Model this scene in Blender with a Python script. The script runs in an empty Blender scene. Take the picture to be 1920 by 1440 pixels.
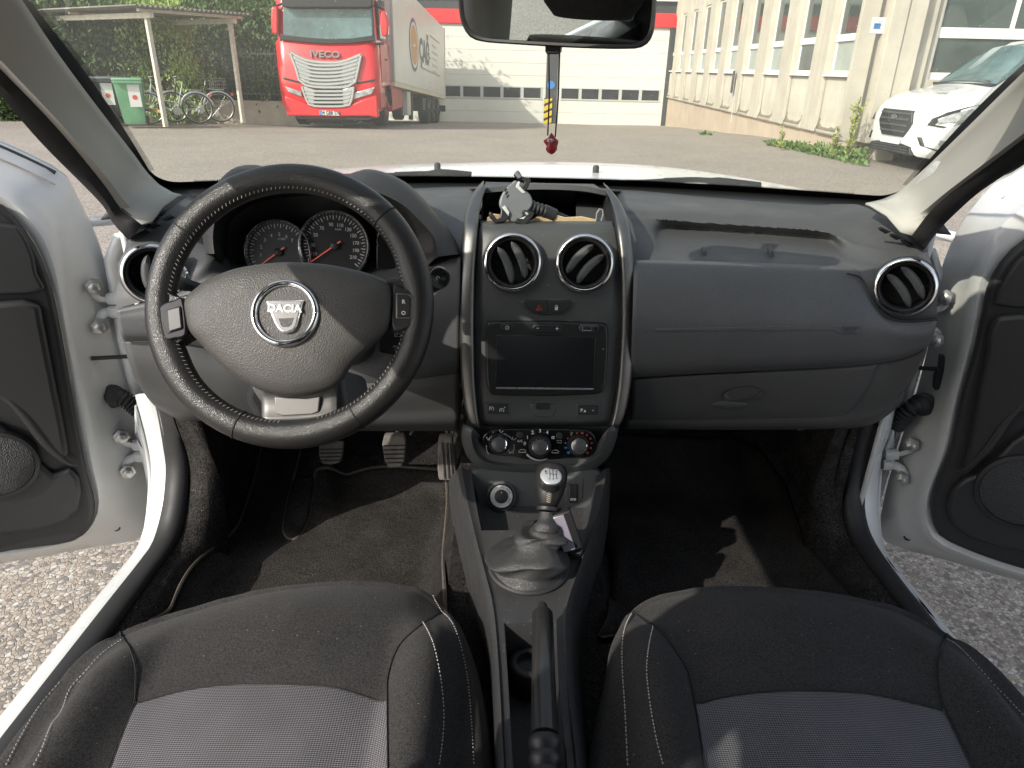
import bpy, bmesh, math, random
from mathutils import Vector, Matrix, noise
R = math.radians
random.seed(7)
scene = bpy.context.scene
# ------------------------------------------------------------------ camera
CAM = Vector((-0.05, 0.0, 1.40)); FPX = 1310.0
PITCH, ROLL, YAW = R(24.4), R(1.25), R(1.0)
_F = Vector((math.sin(YAW)*math.cos(PITCH), math.cos(YAW)*math.cos(PITCH), -math.sin(PITCH)))
_R0 = Vector((math.cos(YAW), -math.sin(YAW), 0)); _U0 = _R0.cross(_F)
_R = _R0*math.cos(ROLL) + _U0*math.sin(ROLL); _U = -_R0*math.sin(ROLL) + _U0*math.cos(ROLL)
cam_data = bpy.data.cameras.new('camera'); cam = bpy.data.objects.new('camera', cam_data)
scene.collection.objects.link(cam); scene.camera = cam
cam_data.sensor_width = 36.0; cam_data.lens = 36.0*FPX/1920.0
cam_data.clip_start = 0.02; cam_data.clip_end = 600
cam.matrix_world = Matrix(((_R.x, _U.x, -_F.x, CAM.x), (_R.y, _U.y, -_F.y, CAM.y), (_R.z, _U.z, -_F.z, CAM.z), (0, 0, 0, 1)))
# ------------------------------------------------------------------ light
SUN_EL, SUN_AZ = R(34), R(229)          # azimuth measured from +Y towards +X: the sun stands behind and to the left
TO_SUN = Vector((math.sin(SUN_AZ)*math.cos(SUN_EL), math.cos(SUN_AZ)*math.cos(SUN_EL), math.sin(SUN_EL)))
world = bpy.data.worlds.new('World'); scene.world = world; world.use_nodes = True
wn = world.node_tree.nodes; wl = world.node_tree.links; wn.clear()
wo = wn.new('ShaderNodeOutputWorld'); wb = wn.new('ShaderNodeBackground'); ws = wn.new('ShaderNodeTexSky')
ws.sky_type = 'NISHITA'; ws.sun_disc = False; ws.sun_elevation = SUN_EL; ws.sun_rotation = SUN_AZ
ws.air_density = 1.0; ws.dust_density = 2.0; ws.ozone_density = 1.0
wb.inputs['Strength'].default_value = 0.15
whs = wn.new('ShaderNodeHueSaturation'); whs.inputs['Saturation'].default_value = 0.5     # thin bright cloud veils the blue
wl.new(ws.outputs[0], whs.inputs['Color']); wl.new(whs.outputs[0], wb.inputs['Color']); wl.new(wb.outputs[0], wo.inputs['Surface'])
sd = bpy.data.lights.new('sun', 'SUN'); sd.energy = 2.7; sd.angle = R(0.5); sd.color = (1.0, 0.94, 0.84)
sun = bpy.data.objects.new('sun', sd); scene.collection.objects.link(sun)
sun.rotation_euler = TO_SUN.to_track_quat('Z', 'Y').to_euler(); sun.location = (-20, -20, 30)
scene.view_settings.view_transform = 'Standard'; scene.view_settings.look = 'None'
scene.view_settings.exposure = 0.92; scene.view_settings.gamma = 1.0
scene.view_settings.use_curve_mapping = False
scene.cycles.max_bounces = 10; scene.cycles.transparent_max_bounces = 16; scene.cycles.glossy_bounces = 4
scene.cycles.sample_clamp_indirect = 6.0
scene.cycles.use_denoising = True
# ------------------------------------------------------------------ helpers
COL = scene.collection
def ray(px, py): return _F*FPX + _R*(px-960) - _U*(py-720)
def W(px, py, Y=None, X=None, Z=None):
    """the point seen at photo pixel (px, py) that lies on the plane Y, X or Z = const"""
    v = ray(px, py)
    if Y is not None: t = (Y-CAM.y)/v.y
    elif X is not None: t = (X-CAM.x)/v.x
    else: t = (Z-CAM.z)/v.z
    return CAM + v*t
def Wpl(px, py, p0, n):
    v = ray(px, py); return CAM + v*((p0-CAM).dot(n)/v.dot(n))
def Wsurf(px, py, hf, z0):
    p = W(px, py, Z=z0)
    for _ in range(30):
        z0 = 0.5*z0 + 0.5*hf(p.x, p.y); p = W(px, py, Z=z0)
    return p
def smooth01(t): t = max(0.0, min(1.0, t)); return t*t*(3-2*t)
def cr(pts, n, closed=False):
    """Catmull-Rom through pts, resampled to n points evenly by length"""
    P = [Vector(p) for p in pts]
    if len(P) == 2 and not closed: return [P[0].lerp(P[1], i/(n-1)) for i in range(n)]
    m = len(P); dense = []; seg = m if closed else m-1
    for i in range(seg):
        if closed: a, b, c, d = P[(i-1) % m], P[i], P[(i+1) % m], P[(i+2) % m]
        else: a, b, c, d = P[max(i-1, 0)], P[i], P[i+1], P[min(i+2, m-1)]
        for k in range(10):
            t = k/10.0
            dense.append(0.5*((2*b)+(c-a)*t+(2*a-5*b+4*c-d)*t*t+(-a+3*b-3*c+d)*t*t*t))
    dense.append(P[0].copy() if closed else P[-1].copy())
    L = [0.0]
    for i in range(1, len(dense)): L.append(L[-1]+(dense[i]-dense[i-1]).length)
    out = []; tot = L[-1]; j = 0; cnt = n if closed else n-1
    for i in range(n):
        s = tot*i/max(cnt, 1)
        while j < len(L)-2 and L[j+1] < s: j += 1
        t = (s-L[j])/max(L[j+1]-L[j], 1e-9); out.append(dense[j].lerp(dense[j+1], min(max(t, 0), 1)))
    return out
class MB:
    def __init__(s): s.v = []; s.f = []
    def add(s, v, f):
        o = len(s.v); s.v += [Vector(p) for p in v]; s.f += [tuple(i+o for i in q) for q in f]; return s
    def box(s, x0, x1, y0, y1, z0, z1, M=None):
        v = [Vector(p) for p in ((x0,y0,z0),(x1,y0,z0),(x1,y1,z0),(x0,y1,z0),(x0,y0,z1),(x1,y0,z1),(x1,y1,z1),(x0,y1,z1))]
        if M: v = [M @ p for p in v]
        return s.add(v, [(0,3,2,1),(4,5,6,7),(0,1,5,4),(1,2,6,5),(2,3,7,6),(3,0,4,7)])
    def grid(s, rows, closed_u=False, closed_v=False):
        n = len(rows[0]); m = len(rows); f = []
        for i in range(m if closed_v else m-1):
            for j in range(n if closed_u else n-1):
                a, b = i, (i+1) % m; c, d = j, (j+1) % n
                f.append((a*n+c, a*n+d, b*n+d, b*n+c))
        return s.add([p for r in rows for p in r], f)
    def tube(s, pts, r, k=8, closed=False, caps=True, flat=1.0, up=None):
        P = [Vector(p) for p in pts]; n = len(P); rows = []; ref = None
        for i in range(n):
            if closed: t = (P[(i+1) % n]-P[i-1])
            else: t = P[min(i+1, n-1)]-P[max(i-1, 0)]
            t.normalize()
            if up is not None: ref = Vector(up)
            elif ref is None: ref = Vector((0,0,1)) if abs(t.z) < .9 else Vector((1,0,0))
            u = (ref - t*ref.dot(t)).normalized(); w = t.cross(u); ref = u
            rr = r[i] if isinstance(r, (list, tuple)) else r
            rows.append([P[i] + (u*math.cos(2*math.pi*q/k) + w*flat*math.sin(2*math.pi*q/k))*rr for q in range(k)])
        o = len(s.v); s.grid(rows, closed_u=True, closed_v=closed)
        if caps and not closed:
            s.f.append(tuple(o+i for i in reversed(range(k)))); s.f.append(tuple(o+(n-1)*k+i for i in range(k)))
        return s
    def lathe(s, prof, c, ax, k=24, capend=True):
        """prof: (radius, distance along ax)"""
        ax = Vector(ax).normalized(); c = Vector(c)
        u = ax.orthogonal().normalized(); w = ax.cross(u)
        rows = [[c + ax*h + (u*math.cos(2*math.pi*q/k)+w*math.sin(2*math.pi*q/k))*r for q in range(k)] for r, h in prof]
        o = len(s.v); s.grid(rows, closed_u=True)
        if capend:
            s.f.append(tuple(o+i for i in reversed(range(k)))); s.f.append(tuple(o+(len(prof)-1)*k+i for i in range(k)))
        return s
    def prism(s, front, off):
        """closed polygon 'front' (3D points) and its copy moved by off"""
        n = len(front); F = [Vector(p) for p in front]; B = [p+Vector(off) for p in F]; o = len(s.v)
        s.v += F+B; s.f.append(tuple(o+i for i in range(n))); s.f.append(tuple(o+n+i for i in reversed(range(n))))
        for i in range(n): s.f.append((o+(i+1) % n, o+i, o+n+i, o+n+(i+1) % n))
        return s
    def build(s, name, mat, parent=None, smooth=40, bevel=0, solid=0, sub=0, seg=2, kind=None, label=None, recalc=True, off=-1):
        me = bpy.data.meshes.new(name); me.from_pydata([tuple(p) for p in s.v], [], s.f)
        if recalc:
            bm = bmesh.new(); bm.from_mesh(me); bmesh.ops.recalc_face_normals(bm, faces=bm.faces); bm.to_mesh(me); bm.free()
        me.update()
        for m in (mat if isinstance(mat, (list, tuple)) else [mat]): me.materials.append(m)
        if smooth:
            me.shade_smooth(); me.set_sharp_from_angle(angle=R(smooth))
        o = bpy.data.objects.new(name, me); COL.objects.link(o)
        if parent is not None: o.parent = parent
        if solid:
            m = o.modifiers.new('solid', 'SOLIDIFY'); m.thickness = solid; m.offset = off
        if bevel:
            m = o.modifiers.new('bevel', 'BEVEL'); m.width = bevel; m.segments = seg; m.limit_method = 'ANGLE'; m.angle_limit = R(35); m.harden_normals = False
        if sub:
            m = o.modifiers.new('sub', 'SUBSURF'); m.levels = sub; m.render_levels = sub
        if kind: o['kind'] = kind
        if label: o['label'] = label
        return o
def empty(name, loc=(0,0,0), rz=0, parent=None):
    o = bpy.data.objects.new(name, None); o.location = loc; o.rotation_euler = (0,0,rz); COL.objects.link(o)
    o.empty_display_size = 0.1
    if parent is not None: o.parent = parent
    return o
def tag(o, label=None, cat=None, group=None, kind=None):
    if label: o['label'] = label
    if cat: o['category'] = cat
    if group: o['group'] = group
    if kind: o['kind'] = kind
    return o
def surf(ctrl, nu, nv):
    """rows of control points -> dense smooth grid rows (nv rows of nu)"""
    rows = [cr(r, nu) for r in ctrl]
    cols = [cr([r[j] for r in rows], nv) for j in range(nu)]
    return [[cols[j][i] for j in range(nu)] for i in range(nv)]
def loft(curves, nu, nv=None):
    rows = [cr(c, nu) for c in curves]
    if nv:
        # keep the curves' own spacing: piecewise between curves
        cols = [cr([r[j] for r in rows], nv) for j in range(nu)]
        rows = [[cols[j][i] for j in range(nu)] for i in range(nv)]
    return rows
def text_mesh(s, size, align='CENTER', extrude=0.0, bold=0.0):
    cu = bpy.data.curves.new('t', 'FONT'); cu.body = s; cu.size = size; cu.align_x = align; cu.align_y = 'CENTER'
    cu.extrude = extrude; cu.offset = bold; cu.resolution_u = 3
    ob = bpy.data.objects.new('t', cu); COL.objects.link(ob)
    dg = bpy.context.evaluated_depsgraph_get(); me = ob.evaluated_get(dg).to_mesh()
    v = [p.co.copy() for p in me.vertices]; f = [tuple(p.vertices) for p in me.polygons]
    ob.evaluated_get(dg).to_mesh_clear(); bpy.data.objects.remove(ob); bpy.data.curves.remove(cu)
    return v, f
def frame(o, right, up):
    r = Vector(right).normalized(); n = r.cross(Vector(up)).normalized(); u = n.cross(r)
    return Matrix(((r.x,u.x,n.x,o[0]),(r.y,u.y,n.y,o[1]),(r.z,u.z,n.z,o[2]),(0,0,0,1)))
def put_text(mb, s, size, M, sx=1.0, **k):
    v, f = text_mesh(s, size, **k); mb.add([M @ Vector((p.x*sx, p.y, p.z)) for p in v], f); return mb
# ------------------------------------------------------------------ materials
_mats = {}
def mat(name, col=(.5,.5,.5), rough=.5, metal=0, spec=.5, bump=None, vary=None, coat=0, alpha=1, sheen=0, emit=None):
    """bump=(scale, strength, kind, distance) ; vary=(scale, amount) random lightness of the thing's own colour"""
    if name in _mats: return _mats[name]
    m = bpy.data.materials.new(name); m.use_nodes = True; nt = m.node_tree; b = nt.nodes['Principled BSDF']
    b.inputs['Base Color'].default_value = (*col, 1); b.inputs['Roughness'].default_value = rough
    b.inputs['Metallic'].default_value = metal; b.inputs['Specular IOR Level'].default_value = spec
    b.inputs['Coat Weight'].default_value = coat; b.inputs['Coat Roughness'].default_value = .05
    if sheen: b.inputs['Sheen Weight'].default_value = sheen; b.inputs['Sheen Roughness'].default_value = .5
    if emit: b.inputs['Emission Color'].default_value = (*emit[:3], 1); b.inputs['Emission Strength'].default_value = emit[3]
    tc = None
    if bump or vary: tc = nt.nodes.new('ShaderNodeTexCoord')
    if bump:
        sc, st, kind, dist = bump
        if kind == 'noise':
            t = nt.nodes.new('ShaderNodeTexNoise'); t.inputs['Scale'].default_value = sc; t.inputs['Detail'].default_value = 3; out = t.outputs['Fac']
        elif kind == 'voronoi':
            t = nt.nodes.new('ShaderNodeTexVoronoi'); t.feature = 'DISTANCE_TO_EDGE'; t.inputs['Scale'].default_value = sc; out = t.outputs['Distance']
            mr = nt.nodes.new('ShaderNodeMapRange'); mr.inputs['From Max'].default_value = .25; nt.links.new(out, mr.inputs['Value']); out = mr.outputs[0]
        else:
            t = nt.nodes.new('ShaderNodeTexVoronoi'); t.inputs['Scale'].default_value = sc; out = t.outputs['Distance']
        nt.links.new(tc.outputs['Object'], t.inputs['Vector'])
        bp = nt.nodes.new('ShaderNodeBump'); bp.inputs['Strength'].default_value = st; bp.inputs['Distance'].default_value = dist
        nt.links.new(out, bp.inputs['Height']); nt.links.new(bp.outputs[0], b.inputs['Normal'])
    if vary:
        sc, am = vary[0], vary[1]
        t = nt.nodes.new('ShaderNodeTexNoise'); t.inputs['Scale'].default_value = sc; t.inputs['Detail'].default_value = 6; t.inputs['Roughness'].default_value = .65
        nt.links.new(tc.outputs['Object'], t.inputs['Vector'])
        mr = nt.nodes.new('ShaderNodeMapRange'); mr.inputs['From Min'].default_value = .3; mr.inputs['From Max'].default_value = .7
        mr.inputs['To Min'].default_value = 1-am; mr.inputs['To Max'].default_value = 1+am
        nt.links.new(t.outputs['Fac'], mr.inputs['Value'])
        mx = nt.nodes.new('ShaderNodeMix'); mx.data_type = 'RGBA'; mx.blend_type = 'MULTIPLY'; mx.inputs['Factor'].default_value = 1
        mx.inputs[6].default_value = (*col, 1); nt.links.new(mr.outputs[0], mx.inputs[7]); nt.links.new(mx.outputs[2], b.inputs['Base Color'])
        mr2 = nt.nodes.new('ShaderNodeMapRange'); mr2.inputs['From Min'].default_value = .3; mr2.inputs['From Max'].default_value = .7
        mr2.inputs['To Min'].default_value = min(1, rough*1.12); mr2.inputs['To Max'].default_value = rough*.88
        nt.links.new(t.outputs['Fac'], mr2.inputs['Value']); nt.links.new(mr2.outputs[0], b.inputs['Roughness'])
    _mats[name] = m; return m
def speckle(m, scale=900, thr=.80, col=(.35,.33,.3), size=.18, amount=1.0):
    """light specks of lint and dust over an existing Principled material"""
    nt = m.node_tree; b = nt.nodes['Principled BSDF']; inp = b.inputs['Base Color']
    tc = nt.nodes.new('ShaderNodeTexCoord'); v = nt.nodes.new('ShaderNodeTexVoronoi'); v.inputs['Scale'].default_value = scale
    nt.links.new(tc.outputs['Object'], v.inputs['Vector'])
    lt = nt.nodes.new('ShaderNodeMath'); lt.operation = 'LESS_THAN'; lt.inputs[1].default_value = size; nt.links.new(v.outputs['Distance'], lt.inputs[0])
    sp = nt.nodes.new('ShaderNodeSeparateColor'); nt.links.new(v.outputs['Color'], sp.inputs[0])
    gt = nt.nodes.new('ShaderNodeMath'); gt.operation = 'GREATER_THAN'; gt.inputs[1].default_value = thr; nt.links.new(sp.outputs[0], gt.inputs[0])
    ml = nt.nodes.new('ShaderNodeMath'); ml.operation = 'MULTIPLY'; nt.links.new(lt.outputs[0], ml.inputs[0]); nt.links.new(gt.outputs[0], ml.inputs[1])
    ml2 = nt.nodes.new('ShaderNodeMath'); ml2.operation = 'MULTIPLY'; ml2.inputs[1].default_value = amount; nt.links.new(ml.outputs[0], ml2.inputs[0])
    mx = nt.nodes.new('ShaderNodeMix'); mx.data_type = 'RGBA'; nt.links.new(ml2.outputs[0], mx.inputs['Factor'])
    if inp.is_linked:
        src = inp.links[0].from_socket; nt.links.new(src, mx.inputs[6])
    else: mx.inputs[6].default_value = inp.default_value
    mx.inputs[7].default_value = (*col, 1); nt.links.new(mx.outputs[2], inp)
    return m
def grain(m, scale, amt):
    """fine heathered lightness of the material's own colour"""
    nt = m.node_tree; b = nt.nodes['Principled BSDF']; inp = b.inputs['Base Color']; tc = nt.nodes.new('ShaderNodeTexCoord')
    t = nt.nodes.new('ShaderNodeTexNoise'); t.inputs['Scale'].default_value = scale; t.inputs['Detail'].default_value = 2; nt.links.new(tc.outputs['Object'], t.inputs['Vector'])
    mr = nt.nodes.new('ShaderNodeMapRange'); mr.inputs['From Min'].default_value = .3; mr.inputs['From Max'].default_value = .7; mr.inputs['To Min'].default_value = 1-amt; mr.inputs['To Max'].default_value = 1+amt
    nt.links.new(t.outputs['Fac'], mr.inputs['Value']); mx = nt.nodes.new('ShaderNodeMix'); mx.data_type = 'RGBA'; mx.blend_type = 'MULTIPLY'; mx.inputs['Factor'].default_value = 1
    if inp.is_linked: nt.links.new(inp.links[0].from_socket, mx.inputs[6])
    else: mx.inputs[6].default_value = inp.default_value
    nt.links.new(mr.outputs[0], mx.inputs[7]); nt.links.new(mx.outputs[2], inp); return m
M_DASH = mat('dash_plastic', (.064,.066,.069), .56, bump=(1600, .35, 'vor', .0004), vary=(9, .10)); grain(M_DASH, 500, .12); speckle(M_DASH, 90, .95, (.3,.29,.27), .07)
M_MID = mat('dash_textured_plastic', (.079,.081,.085), .54, bump=(900, .45, 'vor', .0005), vary=(7, .08)); grain(M_MID, 450, .12); speckle(M_MID, 80, .95, (.3,.29,.27), .06)
M_LOW = mat('dash_lower_plastic', (.055,.056,.057), .56, bump=(1500, .3, 'vor', .0004), vary=(9, .1)); speckle(M_LOW, 240, .97, (.28,.27,.25), .09)
M_BLACK = mat('black_plastic', (.0165,.0165,.0175), .48, bump=(1800, .15, 'vor', .0003), vary=(14, .12))
M_CONS = mat('console_plastic', (.057,.060,.061), .47, bump=(2200, .12, 'noise', .0003), vary=(10, .08)); speckle(M_CONS, 100, .95, (.35,.34,.32), .075)
M_TUN = mat('tunnel_plastic', (.033,.033,.034), .52, bump=(1500, .3, 'vor', .0004), vary=(25, .22)); speckle(M_TUN, 200, .90, (.24,.20,.15), .15)
M_GLOSS = mat('gloss_black', (.008,.008,.009), .16, vary=(30, .1))
M_SCREEN = mat('screen_glass', (.010,.011,.014), .22, vary=(20, .2)); speckle(M_SCREEN, 500, .97, (.25,.25,.26), .10)
M_DARK = mat('dark_cavity', (.010,.010,.011), .6)
M_CHROME = mat('chrome', (.75,.75,.76), .10, 1.0, vary=(60, .08))
M_SILVER = mat('satin_dark_chrome', (.20,.195,.19), .46, 1.0, bump=(600, .05, 'noise', .0002), vary=(18, .10))
M_SPOKE = mat('satin_silver', (.13,.127,.123), .48, .5, vary=(25, .07))
M_LEATHER = mat('black_leather', (.015,.0145,.014), .34, bump=(520, .30, 'voronoi', .0007), vary=(22, .2))
M_AIRBAG = mat('airbag_vinyl', (.055,.0525,.050), .52, bump=(330, .38, 'voronoi', .0007), vary=(12, .08))
M_BOOT = mat('gaiter_leather', (.034,.034,.035), .42, bump=(500, .5, 'voronoi', .0006), vary=(20, .15))
M_FAB = mat('black_fabric', (.034,.0325,.032), .95, spec=.12, bump=(900, .8, 'noise', .001), vary=(7, .12), sheen=.06); grain(M_FAB, 420, .45); speckle(M_FAB, 110, .90, (.22,.21,.20), .085)
M_CARPET = mat('carpet', (.030,.028,.027), .98, spec=.05, bump=(420, 1.0, 'noise', .004), vary=(26, .4)); grain(M_CARPET, 260, .6); speckle(M_CARPET, 130, .88, (.22,.18,.14), .13)
M_MAT = mat('mat_felt', (.038,.0355,.033), .98, spec=.05, bump=(500, 1.0, 'noise', .003), vary=(9, .3)); grain(M_MAT, 300, .5); speckle(M_MAT, 90, .88, (.22,.20,.17), .08)
M_BIND = mat('mat_binding', (.085,.072,.058), .9, bump=(900, .8, 'noise', .001), vary=(40, .25))
M_RUBBER = mat('rubber', (.016,.016,.017), .6, bump=(700, .2, 'noise', .0004), vary=(20, .2))
M_PILLAR = mat('pillar_trim', (.40,.39,.36), .72, bump=(1200, .25, 'noise', .0004), vary=(6, .03))
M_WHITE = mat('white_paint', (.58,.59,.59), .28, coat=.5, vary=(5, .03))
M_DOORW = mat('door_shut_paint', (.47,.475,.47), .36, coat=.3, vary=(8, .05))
M_STITCH = mat('white_thread', (.42,.40,.38), .8)
M_PRINT = mat('white_print', (.62,.62,.60), .5)
M_RED = mat('red_print', (.55,.07,.05), .45)
M_BLUE = mat('blue_print', (.04,.22,.60), .45)
M_STEEL = mat('zinc_steel', (.45,.45,.44), .38, 1.0, vary=(50, .15))
M_PEDAL = mat('worn_rubber', (.105,.097,.087), .8, bump=(300, .3, 'noise', .001), vary=(35, .3))
M_HEAD = mat('headliner', (.42,.41,.38), .95)
def fabric_mesh():
    """light grey woven seat insert: rows of bright threads over a black ground"""
    m = bpy.data.materials.new('woven_insert'); m.use_nodes = True; nt = m.node_tree; b = nt.nodes['Principled BSDF']
    tc = nt.nodes.new('ShaderNodeTexCoord'); sp = nt.nodes.new('ShaderNodeSeparateXYZ'); nt.links.new(tc.outputs['Object'], sp.inputs[0])
    def math_(op, a, bb=None, c=None):
        n = nt.nodes.new('ShaderNodeMath'); n.operation = op
        for i, x in enumerate((a, bb, c)):
            if x is None: continue
            if isinstance(x, (int, float)): n.inputs[i].default_value = x
            else: nt.links.new(x, n.inputs[i])
        return n.outputs[0]
    sx = math_('SINE', math_('MULTIPLY', sp.outputs['X'], 2*math.pi/.0031)); sy = math_('SINE', math_('MULTIPLY', sp.outputs['Y'], 2*math.pi/.0026))
    f = math_('ADD', math_('MULTIPLY', sy, .6), math_('MULTIPLY', sx, .4))
    mr = nt.nodes.new('ShaderNodeMapRange'); mr.inputs['From Min'].default_value = -.35; mr.inputs['From Max'].default_value = .45; nt.links.new(f, mr.inputs['Value'])
    nz = nt.nodes.new('ShaderNodeTexNoise'); nz.inputs['Scale'].default_value = 16; nz.inputs['Detail'].default_value = 5; nt.links.new(tc.outputs['Object'], nz.inputs['Vector'])
    mx = nt.nodes.new('ShaderNodeMix'); mx.data_type = 'RGBA'; nt.links.new(mr.outputs[0], mx.inputs['Factor'])
    mx.inputs[6].default_value = (.05,.047,.052,1); mx.inputs[7].default_value = (.235,.225,.24,1)
    m2 = nt.nodes.new('ShaderNodeMix'); m2.data_type = 'RGBA'; m2.blend_type = 'MULTIPLY'; m2.inputs['Factor'].default_value = .35
    nt.links.new(mx.outputs[2], m2.inputs[6]); nt.links.new(nz.outputs['Fac'], m2.inputs[7]); nt.links.new(m2.outputs[2], b.inputs['Base Color'])
    b.inputs['Roughness'].default_value = .85; b.inputs['Specular IOR Level'].default_value = .2
    bp = nt.nodes.new('ShaderNodeBump'); bp.inputs['Strength'].default_value = .5; bp.inputs['Distance'].default_value = .0008
    nt.links.new(f, bp.inputs['Height']); nt.links.new(bp.outputs[0], b.inputs['Normal'])
    return m
M_INSERT = fabric_mesh()
def glass_mat(name, tint, refl=.06, dust=.0, rough=0.0):
    """thin pane: tinted see-through, mirror reflection by angle, a film of dust that catches the light"""
    m = bpy.data.materials.new(name); m.use_nodes = True; nt = m.node_tree; nt.nodes.clear()
    out = nt.nodes.new('ShaderNodeOutputMaterial'); tr = nt.nodes.new('ShaderNodeBsdfTransparent'); tr.inputs[0].default_value = (*tint, 1)
    gl = nt.nodes.new('ShaderNodeBsdfGlossy'); gl.inputs['Roughness'].default_value = rough
    fr = nt.nodes.new('ShaderNodeFresnel'); fr.inputs['IOR'].default_value = 1.45
    mr = nt.nodes.new('ShaderNodeMath'); mr.operation = 'MULTIPLY'; mr.inputs[1].default_value = refl; nt.links.new(fr.outputs[0], mr.inputs[0])
    mx = nt.nodes.new('ShaderNodeMixShader'); nt.links.new(mr.outputs[0], mx.inputs[0]); nt.links.new(tr.outputs[0], mx.inputs[1]); nt.links.new(gl.outputs[0], mx.inputs[2])
    last = mx.outputs[0]
    if dust:
        tc = nt.nodes.new('ShaderNodeTexCoord')
        n1 = nt.nodes.new('ShaderNodeTexNoise'); n1.inputs['Scale'].default_value = 3; n1.inputs['Detail'].default_value = 8; nt.links.new(tc.outputs['Object'], n1.inputs['Vector'])
        r1 = nt.nodes.new('ShaderNodeMapRange'); r1.inputs['From Min'].default_value = .3; r1.inputs['From Max'].default_value = .7
        r1.inputs['To Min'].default_value = dust*.75; r1.inputs['To Max'].default_value = dust*1.25; nt.links.new(n1.outputs['Fac'], r1.inputs['Value'])
        v = nt.nodes.new('ShaderNodeTexVoronoi'); v.inputs['Scale'].default_value = 110; nt.links.new(tc.outputs['Object'], v.inputs['Vector'])
        lt = nt.nodes.new('ShaderNodeMath'); lt.operation = 'LESS_THAN'; lt.inputs[1].default_value = .13; nt.links.new(v.outputs['Distance'], lt.inputs[0])
        sp = nt.nodes.new('ShaderNodeSeparateColor'); nt.links.new(v.outputs['Color'], sp.inputs[0])
        gt = nt.nodes.new('ShaderNodeMath'); gt.operation = 'GREATER_THAN'; gt.inputs[1].default_value = .83; nt.links.new(sp.outputs[0], gt.inputs[0])
        ml = nt.nodes.new('ShaderNodeMath'); ml.operation = 'MULTIPLY'; nt.links.new(lt.outputs[0], ml.inputs[0]); nt.links.new(gt.outputs[0], ml.inputs[1])
        m3 = nt.nodes.new('ShaderNodeMath'); m3.operation = 'MULTIPLY_ADD'; m3.inputs[1].default_value = .28; nt.links.new(ml.outputs[0], m3.inputs[0]); nt.links.new(r1.outputs[0], m3.inputs[2])
        df = nt.nodes.new('ShaderNodeBsdfDiffuse'); df.inputs[0].default_value = (.85,.85,.74,1)
        tl = nt.nodes.new('ShaderNodeBsdfTranslucent'); tl.inputs[0].default_value = (.85,.85,.74,1)
        ad = nt.nodes.new('ShaderNodeMixShader'); ad.inputs[0].default_value = .6; nt.links.new(df.outputs[0], ad.inputs[1]); nt.links.new(tl.outputs[0], ad.inputs[2])
        m4 = nt.nodes.new('ShaderNodeMixShader'); nt.links.new(m3.outputs[0], m4.inputs[0]); nt.links.new(last, m4.inputs[1]); nt.links.new(ad.outputs[0], m4.inputs[2]); last = m4.outputs[0]
    nt.links.new(last, out.inputs['Surface']); return m
M_GLASS = glass_mat('windscreen_glass', (.985,1.0,.935), .10, .075)
M_SIDEGLASS = glass_mat('side_glass', (.80,.86,.82), .8, .03)
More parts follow.
